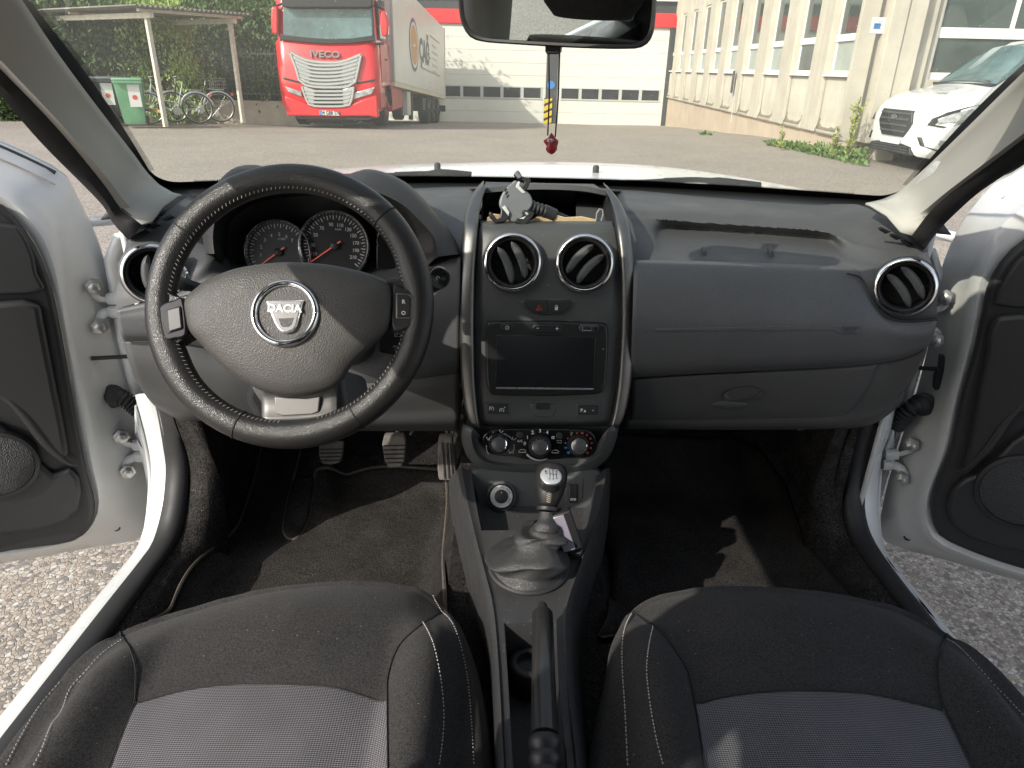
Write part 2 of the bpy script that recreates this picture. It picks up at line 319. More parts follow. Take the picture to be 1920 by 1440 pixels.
# ================================================================== the yard
def gz(x, y):
    t = y-17.0
    return -0.054*(t if t > 3 else (0 if t < -3 else (t+3)**2/12.0))
def ground_mat():
    m = bpy.data.materials.new('washed_aggregate'); m.use_nodes = True; nt = m.node_tree; b = nt.nodes['Principled BSDF']; L = nt.links
    tc = nt.nodes.new('ShaderNodeTexCoord')
    v = nt.nodes.new('ShaderNodeTexVoronoi'); v.inputs['Scale'].default_value = 82; L.new(tc.outputs['Object'], v.inputs['Vector'])
    ve = nt.nodes.new('ShaderNodeTexVoronoi'); ve.feature = 'DISTANCE_TO_EDGE'; ve.inputs['Scale'].default_value = 82; L.new(tc.outputs['Object'], ve.inputs['Vector'])
    sp = nt.nodes.new('ShaderNodeSeparateColor'); L.new(v.outputs['Color'], sp.inputs[0])
    rp = nt.nodes.new('ShaderNodeValToRGB'); cr_ = rp.color_ramp; cr_.interpolation = 'CONSTANT'
    cols = [(0, (.335,.285,.235)), (.18, (.40,.35,.295)), (.36, (.235,.205,.175)), (.5, (.46,.41,.35)), (.66, (.355,.295,.235)), (.8, (.16,.15,.145)), (.9, (.50,.475,.43))]
    cr_.elements[0].position = 0; cr_.elements[0].color = (*cols[0][1], 1); cr_.elements[1].position = cols[1][0]; cr_.elements[1].color = (*cols[1][1], 1)
    for p_, c_ in cols[2:]:
        e = cr_.elements.new(p_); e.color = (*c_, 1)
    L.new(sp.outputs[0], rp.inputs[0])
    er = nt.nodes.new('ShaderNodeMapRange'); er.inputs['From Max'].default_value = .12; L.new(ve.outputs['Distance'], er.inputs['Value'])
    mx = nt.nodes.new('ShaderNodeMix'); mx.data_type = 'RGBA'; L.new(er.outputs[0], mx.inputs['Factor']); mx.inputs[6].default_value = (.17,.15,.13,1); L.new(rp.outputs[0], mx.inputs[7])
    n = nt.nodes.new('ShaderNodeTexNoise'); n.inputs['Scale'].default_value = .5; n.inputs['Detail'].default_value = 10; n.inputs['Roughness'].default_value = .7; L.new(tc.outputs['Object'], n.inputs['Vector'])
    nr = nt.nodes.new('ShaderNodeMapRange'); nr.inputs['From Min'].default_value = .3; nr.inputs['From Max'].default_value = .7; nr.inputs['To Min'].default_value = .86; nr.inputs['To Max'].default_value = 1.12; L.new(n.outputs['Fac'], nr.inputs['Value'])
    m2 = nt.nodes.new('ShaderNodeMix'); m2.data_type = 'RGBA'; m2.blend_type = 'MULTIPLY'; m2.inputs['Factor'].default_value = 1; L.new(mx.outputs[2], m2.inputs[6]); L.new(nr.outputs[0], m2.inputs[7])
    L.new(m2.outputs[2], b.inputs['Base Color']); b.inputs['Roughness'].default_value = .8
    bp = nt.nodes.new('ShaderNodeBump'); bp.inputs['Strength'].default_value = .5; bp.inputs['Distance'].default_value = .004; L.new(er.outputs[0], bp.inputs['Height']); L.new(bp.outputs[0], b.inputs['Normal'])
    return m
mb = MB()
xs = [-140, -90, -60, -40, -30, -24]+[-20+i*1.0 for i in range(41)]+[24, 30, 40, 60, 90, 140]
ys = [-60, -30, -15, -6, 0, 5, 10]+[13+i*.75 for i in range(32)]+[42, 55, 80, 140]
mb.grid([[Vector((x, y, gz(x, min(y, 45)) + (0.02*noise.noise(Vector((x*.35, y*.35, 3))) if abs(x) > 1.6 or y > 4 else 0))) for x in xs] for y in ys])
tag(mb.build('ground', ground_mat(), smooth=60), kind='structure')
# ------------------------------------------------------------------ workshop hall with the sectional doors
M_DOORP = mat('door_panel_white', (.66,.66,.61), .55, bump=(40, .1, 'noise', .002), vary=(1.5, .03))
M_DGREY = mat('anthracite', (.055,.06,.065), .5, vary=(4, .1))
M_HRED = mat('red_fascia', (.62,.035,.04), .45, vary=(2, .04))
M_WPANE = mat('dark_pane', (.035,.04,.045), .12, vary=(3, .3))
M_FRAMEG = mat('pane_frame', (.50,.52,.51), .4)
M_YEL = mat('yellow_paint', (.62,.45,.03), .55, vary=(6, .15)); M_BLK = mat('black_paint', (.02,.02,.02), .5)
HO = W(1031, 233, Y=34.0); HE = Vector((1, -.022, 0)).normalized(); HN = Vector((-.022, -1, 0)).normalized()
HM = Matrix(((HE.x, -HN.x, 0, HO.x), (HE.y, -HN.y, 0, HO.y), (0, 0, 1, HO.z), (0, 0, 0, 1)))   # local: x along, y into the hall, z up
def Gp(px, py):
    p = Wpl(px, py, HO, HN); return HM.inverted() @ p
hall = empty('workshop_hall'); hall.matrix_world = HM
tag(hall, 'workshop hall with two white sectional doors under a red fascia band', 'building')
vr0, vr1, vd1 = Gp(1240, 52).z, Gp(1240, 25).z, Gp(1240, 3).z
MB().box(-22, 5.6, .25, .6, -.3, vr0).build('rear_wall', M_DGREY, hall)
MB().box(-22, 12, -.12, .5, vr0, vr1).build('red_band', M_HRED, hall, bevel=.01)
MB().box(-22, 12, .02, .5, vr1, vd1).build('upper_band', mat('hall_glazing', (.05,.055,.06), .25, vary=(.4, .3)), hall)
MB().box(-22, 12, -.15, .6, vd1, vd1+2.5).build('roof_fascia', mat('hall_fascia', (.66,.67,.67), .5), hall, bevel=.02)
for i in range(9): MB().box(-21+i*3.4, -20.95+i*3.4, -.0, .1, vr1, vd1).build('mullion', M_FRAMEG, hall)
pane_h0, pane_h1 = Gp(1060, 185).z, Gp(1060, 166).z
def sect_door(u0, u1):
    d = empty('sectional_door', parent=hall)
    n = 8; ph = vr0/n
    for i in range(n):
        MB().box(u0, u1, 0, .06, i*ph+.005, (i+1)*ph-.002).build('door_panel', M_DOORP, d, bevel=.003)
    w = (u1-u0-.3)/5
    for i in range(5):
        x = u0+.15+i*w
        mbf = MB().box(x+.02, x+w-.02, -.03, 0.0, pane_h0-.05, pane_h0).box(x+.02, x+w-.02, -.03, 0.0, pane_h1, pane_h1+.05)
        mbf.box(x+.02, x+.07, -.03, 0.0, pane_h0, pane_h1).box(x+w-.07, x+w-.02, -.03, 0.0, pane_h0, pane_h1).build('pane_frame', M_FRAMEG, d, smooth=0)
        MB().box(x+.07, x+w-.07, -.012, -.002, pane_h0, pane_h1).build('pane', M_WPANE, d, smooth=0)
uR = Gp(1243, 200).x
sect_door(.25, uR-.02); sect_door(-uR+.0, -.25); sect_door(-2*uR-.3, -uR-.45)
MB().box(-.25, .25, -.10, .2, 0.0, vr0).build('door_post', M_DGREY, hall, bevel=.01)
MB().box(uR, uR+.28, -.10, .2, -.1, vr0).build('door_jamb', M_DGREY, hall, bevel=.01)
MB().box(-uR-.45, -uR, -.10, .2, -.1, vr0).build('door_jamb', M_DGREY, hall, bevel=.01)
# hazard striping on the foot of the door post
zt = Gp(1029, 184).z
MB().box(-.30, .06, -.16, -.102, 0.0, zt).build('hazard_board', M_BLK, hall)
for k in range(4):
    z0 = -.06+k*zt/3.6
    pts = [Vector((-.30, -.164, max(z0, 0.0))), Vector((.06, -.164, max(z0+.16, .0))), Vector((.06, -.164, min(z0+.36, zt))), Vector((-.30, -.164, min(z0+.20, zt)))]
    if pts[2].z-pts[1].z > .02: MB().prism(pts, (0, .003, 0)).build('hazard_stripe', M_YEL, hall, smooth=0)
mb = MB().lathe([(.17, 0), (.17, .012)], (-.02, -.115, Gp(1030, 159).z), (0, -1, 0), 24); mb.build('round_sign', mat('blue_sign', (.05,.20,.55), .4), hall)

# ------------------------------------------------------------------ office building on the right
M_CONC = mat('painted_concrete', (.455,.425,.36), .85, bump=(14, .25, 'noise', .01), vary=(1.3, .13))
def streaks(m):
    nt = m.node_tree; b = nt.nodes['Principled BSDF']; tc = nt.nodes.new('ShaderNodeTexCoord'); mp = nt.nodes.new('ShaderNodeMapping'); mp.inputs['Scale'].default_value = (7, 7, .45)
    n = nt.nodes.new('ShaderNodeTexNoise'); n.inputs['Scale'].default_value = 1.0; n.inputs['Detail'].default_value = 6
    nt.links.new(tc.outputs['Object'], mp.inputs[0]); nt.links.new(mp.outputs[0], n.inputs['Vector'])
    r = nt.nodes.new('ShaderNodeMapRange'); r.inputs['From Min'].default_value = .42; r.inputs['From Max'].default_value = .72; r.inputs['To Min'].default_value = 0; r.inputs['To Max'].default_value = .42
    nt.links.new(n.outputs['Fac'], r.inputs['Value']); mx = nt.nodes.new('ShaderNodeMix'); mx.data_type = 'RGBA'
    src = b.inputs['Base Color'].links[0].from_socket; nt.links.new(r.outputs[0], mx.inputs['Factor']); nt.links.new(src, mx.inputs[6]); mx.inputs[7].default_value = (.36,.33,.27,1)
    nt.links.new(mx.outputs[2], b.inputs['Base Color'])
streaks(M_CONC)
M_PLINTH = mat('plinth_render', (.45,.37,.285), .9, bump=(20, .3, 'noise', .01), vary=(1.5, .12)); streaks(M_PLINTH)
M_WFRAME = mat('white_window_frame', (.75,.75,.73), .4); M_WGLASS = mat('office_glass', (.055,.075,.07), .06, vary=(.8, .35))
M_BLIND = mat('roller_blind', (.30,.34,.31), .35, vary=(2, .12))
M_MOSS = mat('grime', (.24,.22,.16), .95, bump=(60, .6, 'noise', .004), vary=(18, .35))
N0 = W(1605, 268, Y=13.3); F0 = W(1247, 182, Y=34.0)
E1 = Vector((F0.x-N0.x, F0.y-N0.y, 0)); SL = E1.length; E1.normalize(); OUTN = Vector((-E1.y, E1.x, 0))     # outward, towards the yard
BM = Matrix(((E1.x, -OUTN.x, 0, N0.x), (E1.y, -OUTN.y, 0, N0.y), (0, 0, 1, 0), (0, 0, 0, 1)))           # local: x along the facade away from us, y into the house
office = empty('office_building'); office.matrix_world = BM
tag(office, 'pale concrete office building with a row of tall narrow windows on a tan plinth', 'building')
def Fx(px, py=131):
    p = Wpl(px, py, N0 + OUTN*-.12, OUTN); return (BM.inverted() @ p).x
ZB, ZS = (N0.z+F0.z)/2, 1.40
ZT0 = W(1575, 74, Y=14.4).z; ZT1 = W(1575, 60, Y=14.4).z; ZTOP = 3.5
wins = [(1553,1600),(1488,1521),(1437,1462),(1396,1416),(1363,1379),(1336,1348),(1313,1322),(1294,1301),(1278,1283)]
wx = [(Fx(b), Fx(a)) for a, b in wins]
pitch = (wx[7][0]-wx[0][0])/7.0; w0 = wx[0][0]; ww = sum(b-a for a, b in wx[:4])/4
MB().box(-.25, SL+6, .30, .6, -2.0, 9).build('inner_wall', M_CONC, office)
# plinth follows the falling ground
mb = MB(); mb.box(.12, SL+6, .10, .30, -2.2, ZB); mb.build('plinth', M_PLINTH, office, bevel=.01)
NW = 10
for i in range(-1, NW):
    # rib between openings, tapered towards the yard
    x0 = w0+i*pitch+ww; x1 = w0+(i+1)*pitch
    if i == -1: x0 = -.28
    pts = [Vector((x0-.0, .30, ZB)), Vector((x0+.07 if i >= 0 else x0, .02, ZB)), Vector((x1-.07, .02, ZB)), Vector((x1, .30, ZB))]
    MB().prism(pts, (0, 0, 9-ZB)).build('rib', M_CONC, office, bevel=.02)
for i in range(NW):
    x0 = w0+i*pitch; x1 = x0+ww
    # apron panel with the dished foot under each window
    rows = []
    for k, z in enumerate((ZB, ZB+.07, ZB+.16, ZB+.26, ZS-.05)):
        d = (.025, .03, .065, .075, .075)[k]
        rows.append([Vector((x0-.01, d+.0, z)), Vector((x0+.12, d, z)), Vector((x1-.12, d, z)), Vector((x1+.01, d, z))])
    MB().grid(rows).build('apron', M_CONC, office, solid=.12, off=1)
    # moss and dirt band lying in the dished foot
    mbm = MB(); rr = []
    for k in range(13):
        t = k/12; xx = x0+.05+(ww-.1)*t; h = .05+.05*abs(noise.noise(Vector((i*3.1, t*5, 0)))) + .09*(abs(2*t-1)**6)
        rr.append([Vector((xx, .022, ZB+.075)), Vector((xx, .068-.0, ZB+.12+h*.6)), Vector((xx, .075, ZB+.15+h))])
    mbm.grid(rr).build('grime_band', M_MOSS, office, solid=.004, off=1)
    MB().box(x0-.04, x1+.04, 0.0, .20, ZS-.05, ZS-.005).build('sill', M_WFRAME, office, bevel=.008)
    wd = empty('window', parent=office)
    mf = MB().box(x0, x1, .14, .20, ZS, ZS+.06).box(x0, x1, .12, .20, ZT0, ZT1).box(x0, x0+.05, .14, .20, ZS+.06, ZT0).box(x1-.05, x1, .14, .20, ZS+.06, ZT0)
    mf.box(x0, x0+.05, .14, .20, ZT1, ZTOP).box(x1-.05, x1, .14, .20, ZT1, ZTOP).box(x0, x1, .14, .20, ZTOP-.06, ZTOP)
    mf.build('frame', M_WFRAME, wd, smooth=0)
    MB().box(x0+.05, x1-.05, .165, .175, ZS+.06, ZT0).build('pane', M_BLIND if i not in (1,) else M_WGLASS, wd, smooth=0)
    MB().box(x0+.05, x1-.05, .165, .175, ZT1, ZTOP-.06).build('pane', M_WGLASS, wd, smooth=0)
    MB().box(x0, x1, .10, .3, ZTOP, 9).build('lintel', M_CONC, office, bevel=.01)
mb = MB().tube([(.02+w0+3.55*pitch, -.09, ZB-.25), (w0+3.55*pitch, -.09, ZB+.9)], .012, 6); mb.build('conduit', M_FRAMEG, office)
MB().box(w0+3.75*pitch, w0+3.75*pitch+.16, -.09, -.06, ZB+.55, ZB+1.15).build('wall_box', M_DGREY, office, bevel=.005)
# gable end towards the camera, with pilasters, joint and wide windows
gY = 13.3
def GX(px, py=100): return W(px, py, Y=gY).x
gab = empty('gable', parent=office); gab.matrix_parent_inverse = BM.inverted()
xg0 = N0.x-.02; xw = GX(1752, 100)
MB().box(xg0+.05, 20, gY+.02, gY+.4, ZB, ZS-.05).build('wall', M_CONC, gab)
MB().box(xg0+.05, xw, gY+.021, gY+.38, ZS-.05, 9).build('wall', M_CONC, gab)
MB().box(xw, 20, gY+.02, gY+.4, ZTOP+.3, 9).build('wall', M_CONC, gab)
MB().box(xg0+.1, 20, gY+.12, gY+.38, -.5, ZB-.004).build('plinth', M_PLINTH, gab)
for a, b_ in ((1606,1640),(1722,1747)): MB().box(GX(a, 60), GX(b_, 60), gY-.08, gY+.02, ZB, 9).build('pilaster', M_CONC, gab, bevel=.015)
MB().box(GX(1692, 60), GX(1696, 60), gY-.03, gY+.02, ZB, 9).build('rust_joint', mat('rusty_joint', (.36,.22,.09), .8, vary=(5, .3)), gab)
MB().tube([(GX(1708, 60), gY-.02, ZB), (GX(1708, 60), gY-.02, 9)], .022, 8).build('downpipe', M_CONC, gab)
mf = MB().box(xw, 13, gY+.1, gY+.16, ZS-.05, ZS+.06).box(xw, 13, gY+.08, gY+.16, ZT0+.02, ZT1+.06).box(xw, xw+.06, gY+.1, gY+.16, ZS+.06, ZTOP+.3).box(GX(1908, 30), GX(1908, 30)+.07, gY+.1, gY+.16, ZT1, ZTOP+.3)
mf.build('window_frame', M_WFRAME, gab, smooth=0)
MB().box(xw+.06, 13, gY+.125, gY+.135, ZS+.06, ZT0+.02).build('pane', M_WGLASS, gab, smooth=0)
MB().box(xw+.06, 13, gY+.125, gY+.135, ZT1+.06, ZTOP+.3).build('pane', M_WGLASS, gab, smooth=0)
# paper notice on the corner pilaster
a = W(1637, 32, Y=gY-.09); b_ = W(1655, 63, Y=gY-.09)
nt_ = MB().box(a.x, b_.x, gY-.086, gY-.081, b_.z, a.z).build('notice', M_PRINT, gab, smooth=0)
MB().box(a.x+.05, a.x+.16, gY-.09, gY-.087, b_.z+.07, b_.z+.15).build('notice_logo', M_BLUE, gab, smooth=0)
tx = MB(); 
for k in range(5): tx.box(a.x+.03, b_.x-.03-.04*(k % 2), gY-.09, gY-.087, a.z-.06-.03*k, a.z-.05-.03*k)
tx.build('notice_lines', mat('grey_print', (.35,.38,.45), .6), gab, smooth=0)

# ------------------------------------------------------------------ weeds at the foot of the office wall
def leaf_mat(name, c, v=.35):
    m = mat(name, c, .6, spec=.3, vary=(6, v)); b = m.node_tree.nodes['Principled BSDF']
    b.inputs['Subsurface Weight'].default_value = 0; b.inputs['Transmission Weight'].default_value = 0
    return m
M_WEED = leaf_mat('weed_leaf', (.10,.165,.045)); M_WEED2 = leaf_mat('weed_stalk', (.26,.29,.09))
def leaf(mb, p, d, n, l, w):
    d = d.normalized(); s = d.cross(n).normalized()
    mb.add([p, p+d*l*.45+s*w*.5, p+d*l, p+d*l*.45-s*w*.5], [(0,1,2,3)])
def rv(): return Vector((random.gauss(0,1), random.gauss(0,1), random.gauss(0,1))).normalized()
mb = MB()
for k in range(1500):
    px = random.uniform(1438, 1622); t = (px-1438)/184
    base = W(px, 268+36*t + random.uniform(-4, 8)*(0.4+.8*t), Z=0)
    p = Vector((base.x, base.y, gz(base.x, base.y)+random.random()**2*(.05+.18*t)))
    leaf(mb, p, rv()+Vector((0,0,.6)), rv(), random.uniform(.05,.13), random.uniform(.03,.07))
tag(mb.build('weed_patch', M_WEED, smooth=0), 'low green weeds growing along the foot of the office wall', 'weeds', kind='stuff')
def stalk_plant(px, py, h, n, label, nl=110):
    b0 = W(px, py, Z=.0); root = empty('tall_weed', b0); tag(root, label, 'weed', 'tall weeds by the office corner')
    st = MB(); lf = MB()
    for k in range(n):
        a = random.uniform(0, 6.28); ln = h*random.uniform(.55, 1); lean = Vector((math.cos(a), math.sin(a), 0))*random.uniform(.02,.16)
        pts = [Vector((lean.x*t*t*h, lean.y*t*t*h, ln*t)) for t in [i/8 for i in range(9)]]
        st.tube(pts, [.009*(1-.7*i/8) for i in range(9)], 5)
        for q in range(nl//n):
            t = random.uniform(.08, 1); p = Vector((lean.x*t*t*h, lean.y*t*t*h, ln*t)); d = rv(); d.z = abs(d.z)+.3
            leaf(lf, p, d, rv(), random.uniform(.06,.16)*(1.1-.5*t), .035)
    st.build('stem', M_WEED2, root); lf.build('foliage', M_WEED2, root, smooth=0)
stalk_plant(1588, 303, 1.15, 5, 'tallest weed with thin yellowish stalks by the corner pilaster', 260)
stalk_plant(1462, 281, .42, 3, 'short weed standing at the left end of the green weed patch', 60)
stalk_plant(1560, 298, .6, 4, 'medium weed between the tallest stalk and the window ribs', 90)
mb = MB(); c0 = W(1322, 258, Z=-.2)
for k in range(60): leaf(mb, c0+Vector((random.gauss(0,.1), random.gauss(0,.1), random.random()*.12)), rv()+Vector((0,0,.5)), rv(), .12, .06)
tag(mb.build('weed_tuft', M_WEED, smooth=0), 'single small green tuft at the foot of the tan plinth', 'weed')

# ------------------------------------------------------------------ bicycle shelter
M_POST = mat('shelter_paint', (.55,.52,.44), .6, vary=(6, .18)); M_RUST = mat('rusty_rail', (.40,.20,.09), .8, vary=(9, .35))
M_CORR = mat('corrugated_sheet', (.20,.19,.17), .8, vary=(3, .25))
P1 = W(311, 238, Z=0); P2 = W(456, 230, Z=0)
sv = (P2-P1); sw = sv.length; sv.normalize(); lv = Vector((-sv.y, sv.x, 0)); 
if lv.x > 0: lv = -lv
shel = empty('bike_shelter', P1); SM = Matrix(((lv.x, sv.x, 0, P1.x), (lv.y, sv.y, 0, P1.y), (0, 0, 1, 0), (0, 0, 0, 1))); shel.matrix_world = SM
tag(shel, 'open shelter with four pale posts and a corrugated roof over bins and bikes', 'shelter')
LL = 5.6; ZH = 2.2
for (u, v) in ((0,0),(0,sw),(LL,0),(LL,sw)): MB().box(u-.045, u+.045, v-.045, v+.045, 0, ZH).build('post', M_POST, shel, bevel=.006)
for (u0,u1,v0,v1) in ((-.2,LL+.2,-.05,.05),(-.2,LL+.2,sw-.05,sw+.05)): MB().box(u0,u1,v0,v1,ZH,ZH+.11).build('beam', M_POST, shel, bevel=.006)
for u in (-.12, LL/2, LL+.1): MB().box(u-.04,u+.04,-.25,sw+.25,ZH+.11,ZH+.17).build('rafter', M_POST, shel, bevel=.005)
rows = []; nn = 150
for iu in range(2):
    u = (-.35, LL+.4)[iu]
    rows.append([Vector((u, -.4+(sw+.8)*q/nn, ZH+.20+.028*math.sin(q*2*math.pi/6.0) + .0*iu)) for q in range(nn+1)])
MB().grid(rows).build('roof_sheet', M_CORR, shel, solid=.012, smooth=60)
MB().box(0.05, LL, -.03, .03, .30, .36).build('rail', M_RUST, shel, bevel=.004)
# ------------------------------------------------------------------ wheelie bins
def bin_(px, pyb, label, c, lid, poster, dv):
    b0 = W(px, pyb, Z=0); r = empty('wheelie_bin', b0, R(22)+dv); tag(r, label, 'bin', 'wheelie bins under the shelter')
    mb_ = mat('bin_'+label[:9], c, .55, vary=(5, .12))
    rows = [[Vector((s*w, q*d, z)) for s, q in ((-1,-1),(1,-1),(1,1),(-1,1))] for z, w, d in ((.05,.21,.24),(.5,.25,.29),(.95,.28,.34))]
    MB().grid(rows, closed_u=True).build('body', mb_, r, solid=.01, bevel=.012)
    MB().box(-.30,.30,-.38,.36,.955,1.01).build('lid', mat('lidc_'+label[:9], lid, .5, vary=(5,.1)), r, bevel=.02)
    MB().box(-.29,.29,-.42,-.37,.90,.955).build('lid_rim', mb_, r, bevel=.01)
    for s in (-1,1): MB().lathe([(.10,0),(.10,.05)], (s*.22, .22, .10), (1,0,0), 16).build('wheel', M_RUBBER, r)
    if poster:
        MB().box(-.02,.22,-.335,-.325,.42,.88).build('poster', M_PRINT, r, smooth=0)
        MB().lathe([(.05,0),(.05,.003)], (.10,-.338,.62), (0,-1,0), 16).build('poster_mark', M_RED, r)
bin_(256, 236, 'green wheelie bin with a white poster under the shelter', (.12,.30,.16), (.18,.36,.22), True, 0)
bin_(207, 231, 'black wheelie bin with a large white poster beside the green bin', (.03,.035,.04), (.14,.16,.17), True, 0)
bin_(232, 226, 'dark wheelie bin standing between the postered bin and the green bin', (.04,.045,.05), (.05,.055,.06), True, 0)
# ------------------------------------------------------------------ bicycles
def bike(px, py, dirv, label, fr, basket):
    b0 = W(px, py, Z=0); r = empty('bicycle', b0, math.atan2(dirv.y, dirv.x)); tag(r, label, 'bicycle', 'bicycles parked under the shelter')
    fm = mat('bikeframe_'+label[:6], fr, .35, .3, vary=(9,.1)); Rw = .335
    for x in (0, -1.06):
        w = empty('wheel', (x, 0, Rw), parent=r)
        MB().tube([(math.cos(a)*Rw, 0, math.sin(a)*Rw) for a in [i*2*math.pi/40 for i in range(40)]], .017, 6, closed=True, up=(0,1,0)).build('tyre', M_RUBBER, w)
        MB().tube([(math.cos(a)*(Rw-.025), 0, math.sin(a)*(Rw-.025)) for a in [i*2*math.pi/40 for i in range(40)]], .009, 6, closed=True, up=(0,1,0)).build('rim', M_STEEL, w)
        sp = MB()
        for i in range(24):
            a = i*2*math.pi/24; sp.tube([(0, .015*(-1)**i, 0), (math.cos(a)*(Rw-.03), 0, math.sin(a)*(Rw-.03))], .0016, 3)
        sp.build('spokes', M_STEEL, w); MB().tube([(0,-.04,0),(0,.04,0)], .022, 8).build('hub', M_STEEL, w)
        a0, a1 = (.2, 2.9) if x == 0 else (.5, 2.7)
        MB().tube([(x+math.cos(a)*(Rw+.03), 0, Rw+math.sin(a)*(Rw+.03)) for a in [a0+(a1-a0)*i/16 for i in range(17)]], .022, 6, flat=.35).build('mudguard', M_STEEL, r)
    def T(n, pts, rr=.015, m=fm): MB().tube(pts, rr, 7).build(n, m, r)
    bb = (-.46, 0, .28); st = (-.30-.02, 0, .80); hd = (-.93, 0, .86); hb = (-.97, 0, .70)
    T('seat_tube', [bb, (-.27, 0, .84)]); T('down_tube', [bb, (-.72,0,.36), hb]); T('top_tube', [(-.40,0,.46), (-.74,0,.52), hd]); T('chain_stay', [bb, (0,.05,Rw)], .009); T('seat_stay', [(-.30,0,.74), (0,.05,Rw)], .008)
    T('fork', [hb, (-1.03,0,.5), (-1.06,.05,Rw)], .012); T('head_tube', [hb, hd], .02); T('seat_post', [(-.27,0,.84), (-.24,0,.98)], .012, M_STEEL)
    rows = [[Vector((-.24+sx, q*wd, .99+dz)) for q in (-1,-.5,0,.5,1)] for sx, wd, dz in ((-.16,.02,0),(-.05,.035,.01),(.05,.08,.005),(.12,.09,.01))]
    MB().grid(rows).build('saddle', M_RUBBER, r, solid=.04, bevel=.01)
    T('handlebar', [(-.86,-.28,1.04),(-.94,-.2,1.02),(-.92,0,1.0),(-.94,.2,1.02),(-.86,.28,1.04)], .012, M_STEEL); T('stem', [hd, (-.92,0,1.0)], .014, M_STEEL)
    MB().lathe([(.09,0),(.09,.006)], (-.46,-.05,.28), (0,-1,0), 20).build('chainring', M_STEEL, r); T('crank', [(-.46,-.06,.28),(-.55,-.07,.14)], .009, M_STEEL); T('pedal', [(-.55,-.07,.14),(-.55,-.15,.14)], .018, M_RUBBER)
    T('carrier', [(-.22,0,.76),(.02,0,.74),(.16,0,.74)], .012, M_STEEL)
    if basket:
        bk = MB()
        for i in range(9):
            x = -.16+i*.045
            for s in (-.14,.14): bk.tube([(x,s,.77),(x,s*1.1,1.0)], .003, 4)
        for z, k in ((.78,1),(.86,1.03),(.94,1.07),(1.0,1.1)): bk.tube([(-.18,-.14*k,z),(.22,-.14*k,z),(.22,.14*k,z),(-.18,.14*k,z)], .004, 4, closed=True)
        bk.build('basket', M_STEEL, r)
    MB().box(.30,.36,-.03,.03,.60,.68).build('rear_light', M_RED, r, bevel=.01)
bd = Vector((.94, .34, 0)).normalized()
bike(375, 231, bd, 'silver bicycle with curved frame leaning by the front shelter post', (.42,.45,.48), False)
bike(416, 228, bd, 'dark bicycle with a wire basket behind the silver bicycle', (.05,.05,.06), True)

# ------------------------------------------------------------------ greenery behind
M_LEAF = [leaf_mat('leaf_dark', (.075,.125,.040)), leaf_mat('leaf_mid', (.15,.25,.06)), leaf_mat('leaf_light', (.30,.43,.11))]
M_BARK = mat('bark', (.09,.07,.05), .9, bump=(30, .8, 'noise', .02), vary=(5,.3))
_crowns = {}
def crown_mesh(seed, n, kind):
    key = (seed, kind)
    if key in _crowns: return _crowns[key]
    rnd = random.Random(seed); v = []; f = []
    cl = []
    for k in range(60):
        d = Vector((rnd.gauss(0,1), rnd.gauss(0,1), rnd.gauss(0,1))).normalized(); rr = .45+.55*rnd.random()**.5
        cl.append((Vector((d.x*rr, d.y*rr, d.z*rr)), .12+.16*rnd.random()))
    for k in range(n):
        c, s = cl[k % 60]; p = c+Vector((rnd.gauss(0,s), rnd.gauss(0,s), rnd.gauss(0,s)*.8))
        d = Vector((rnd.gauss(0,1), rnd.gauss(0,1), rnd.gauss(0,1)-.3)).normalized(); nn_ = Vector((rnd.gauss(0,1), rnd.gauss(0,1), rnd.gauss(0,1))).normalized(); sd_ = d.cross(nn_).normalized()
        l = .075*(.6+.8*rnd.random()); o = len(v); v += [p, p+d*l*.5+sd_*l*.3, p+d*l, p+d*l*.5-sd_*l*.3]; f.append((o,o+1,o+2,o+3))
    me = bpy.data.meshes.new('crown'); me.from_pydata([tuple(p) for p in v], [], f); me.materials.append(M_LEAF[kind]); _crowns[key] = me; return me
def tree(x, y, rx, rz, zc, kind, label, seed, name='yard_tree', n=7000):
    r = empty(name, (x, y, gz(x, y)), seed*1.3); tag(r, label, 'tree' if 'tree' in name else 'shrub', 'greenery behind the yard')
    tr = MB(); tr.tube([(0,0,-.2),(.05,.02,zc*.5),(0,.1,zc)], [.13,.10,.05], 8)
    for k in range(5):
        a = k*1.26+seed; tr.tube([(0,.05,zc*(.35+.1*k)), (math.cos(a)*rx*.4, math.sin(a)*rx*.4, zc*(.5+.12*k)), (math.cos(a)*rx*.75, math.sin(a)*rx*.75, zc*(.62+.13*k))], [.06,.04,.015], 6)
    tr.build('trunk', M_BARK, r)
    o = bpy.data.objects.new('crown', crown_mesh(seed % 4, n, kind)); COL.objects.link(o); o.parent = r; o.location = (0,0,zc); o.scale = (rx, rx, rz); o.rotation_euler = (0,0,seed)
T_ = [(-15.5,20.0,2.0,1.9,1.8,0,'dark bush left of the shelter behind the black bins'),(-13.0,20.4,1.9,2.2,2.0,0,'dark green bush behind the bins at the left'),
 (-11.2,20.3,1.6,1.9,2.0,0,'deep green bush right behind the green bin'),(-9.0,20.3,1.0,1.6,1.5,2,'bright light green bush between the two shelter posts'),
 (-8.2,21.9,1.3,1.9,1.7,0,'dark bush seen through the shelter by the far post'),(-6.6,21.9,1.2,1.6,1.9,0,'dark bush between the shelter and the red truck'),
 (-6.2,24.0,1.0,1.9,1.9,0,'dark bush hidden partly behind the red truck cab'),
 (-12.0,26.0,2.6,2.3,4.2,1,'mid green tree crown above the shelter roof at the left'),(-9.0,25.2,2.1,1.5,4.1,2,'light green tree crown over the shelter roof'),
 (-8.0,25.5,1.5,1.5,4.0,1,'mid green tree crown over the far shelter corner'),(-16.5,27,3.0,3.0,3.4,1,'broad tree crown at the far left edge'),(-7.4,28.0,2.0,2.4,4.6,0,'dark tree crown above the truck mirror')]
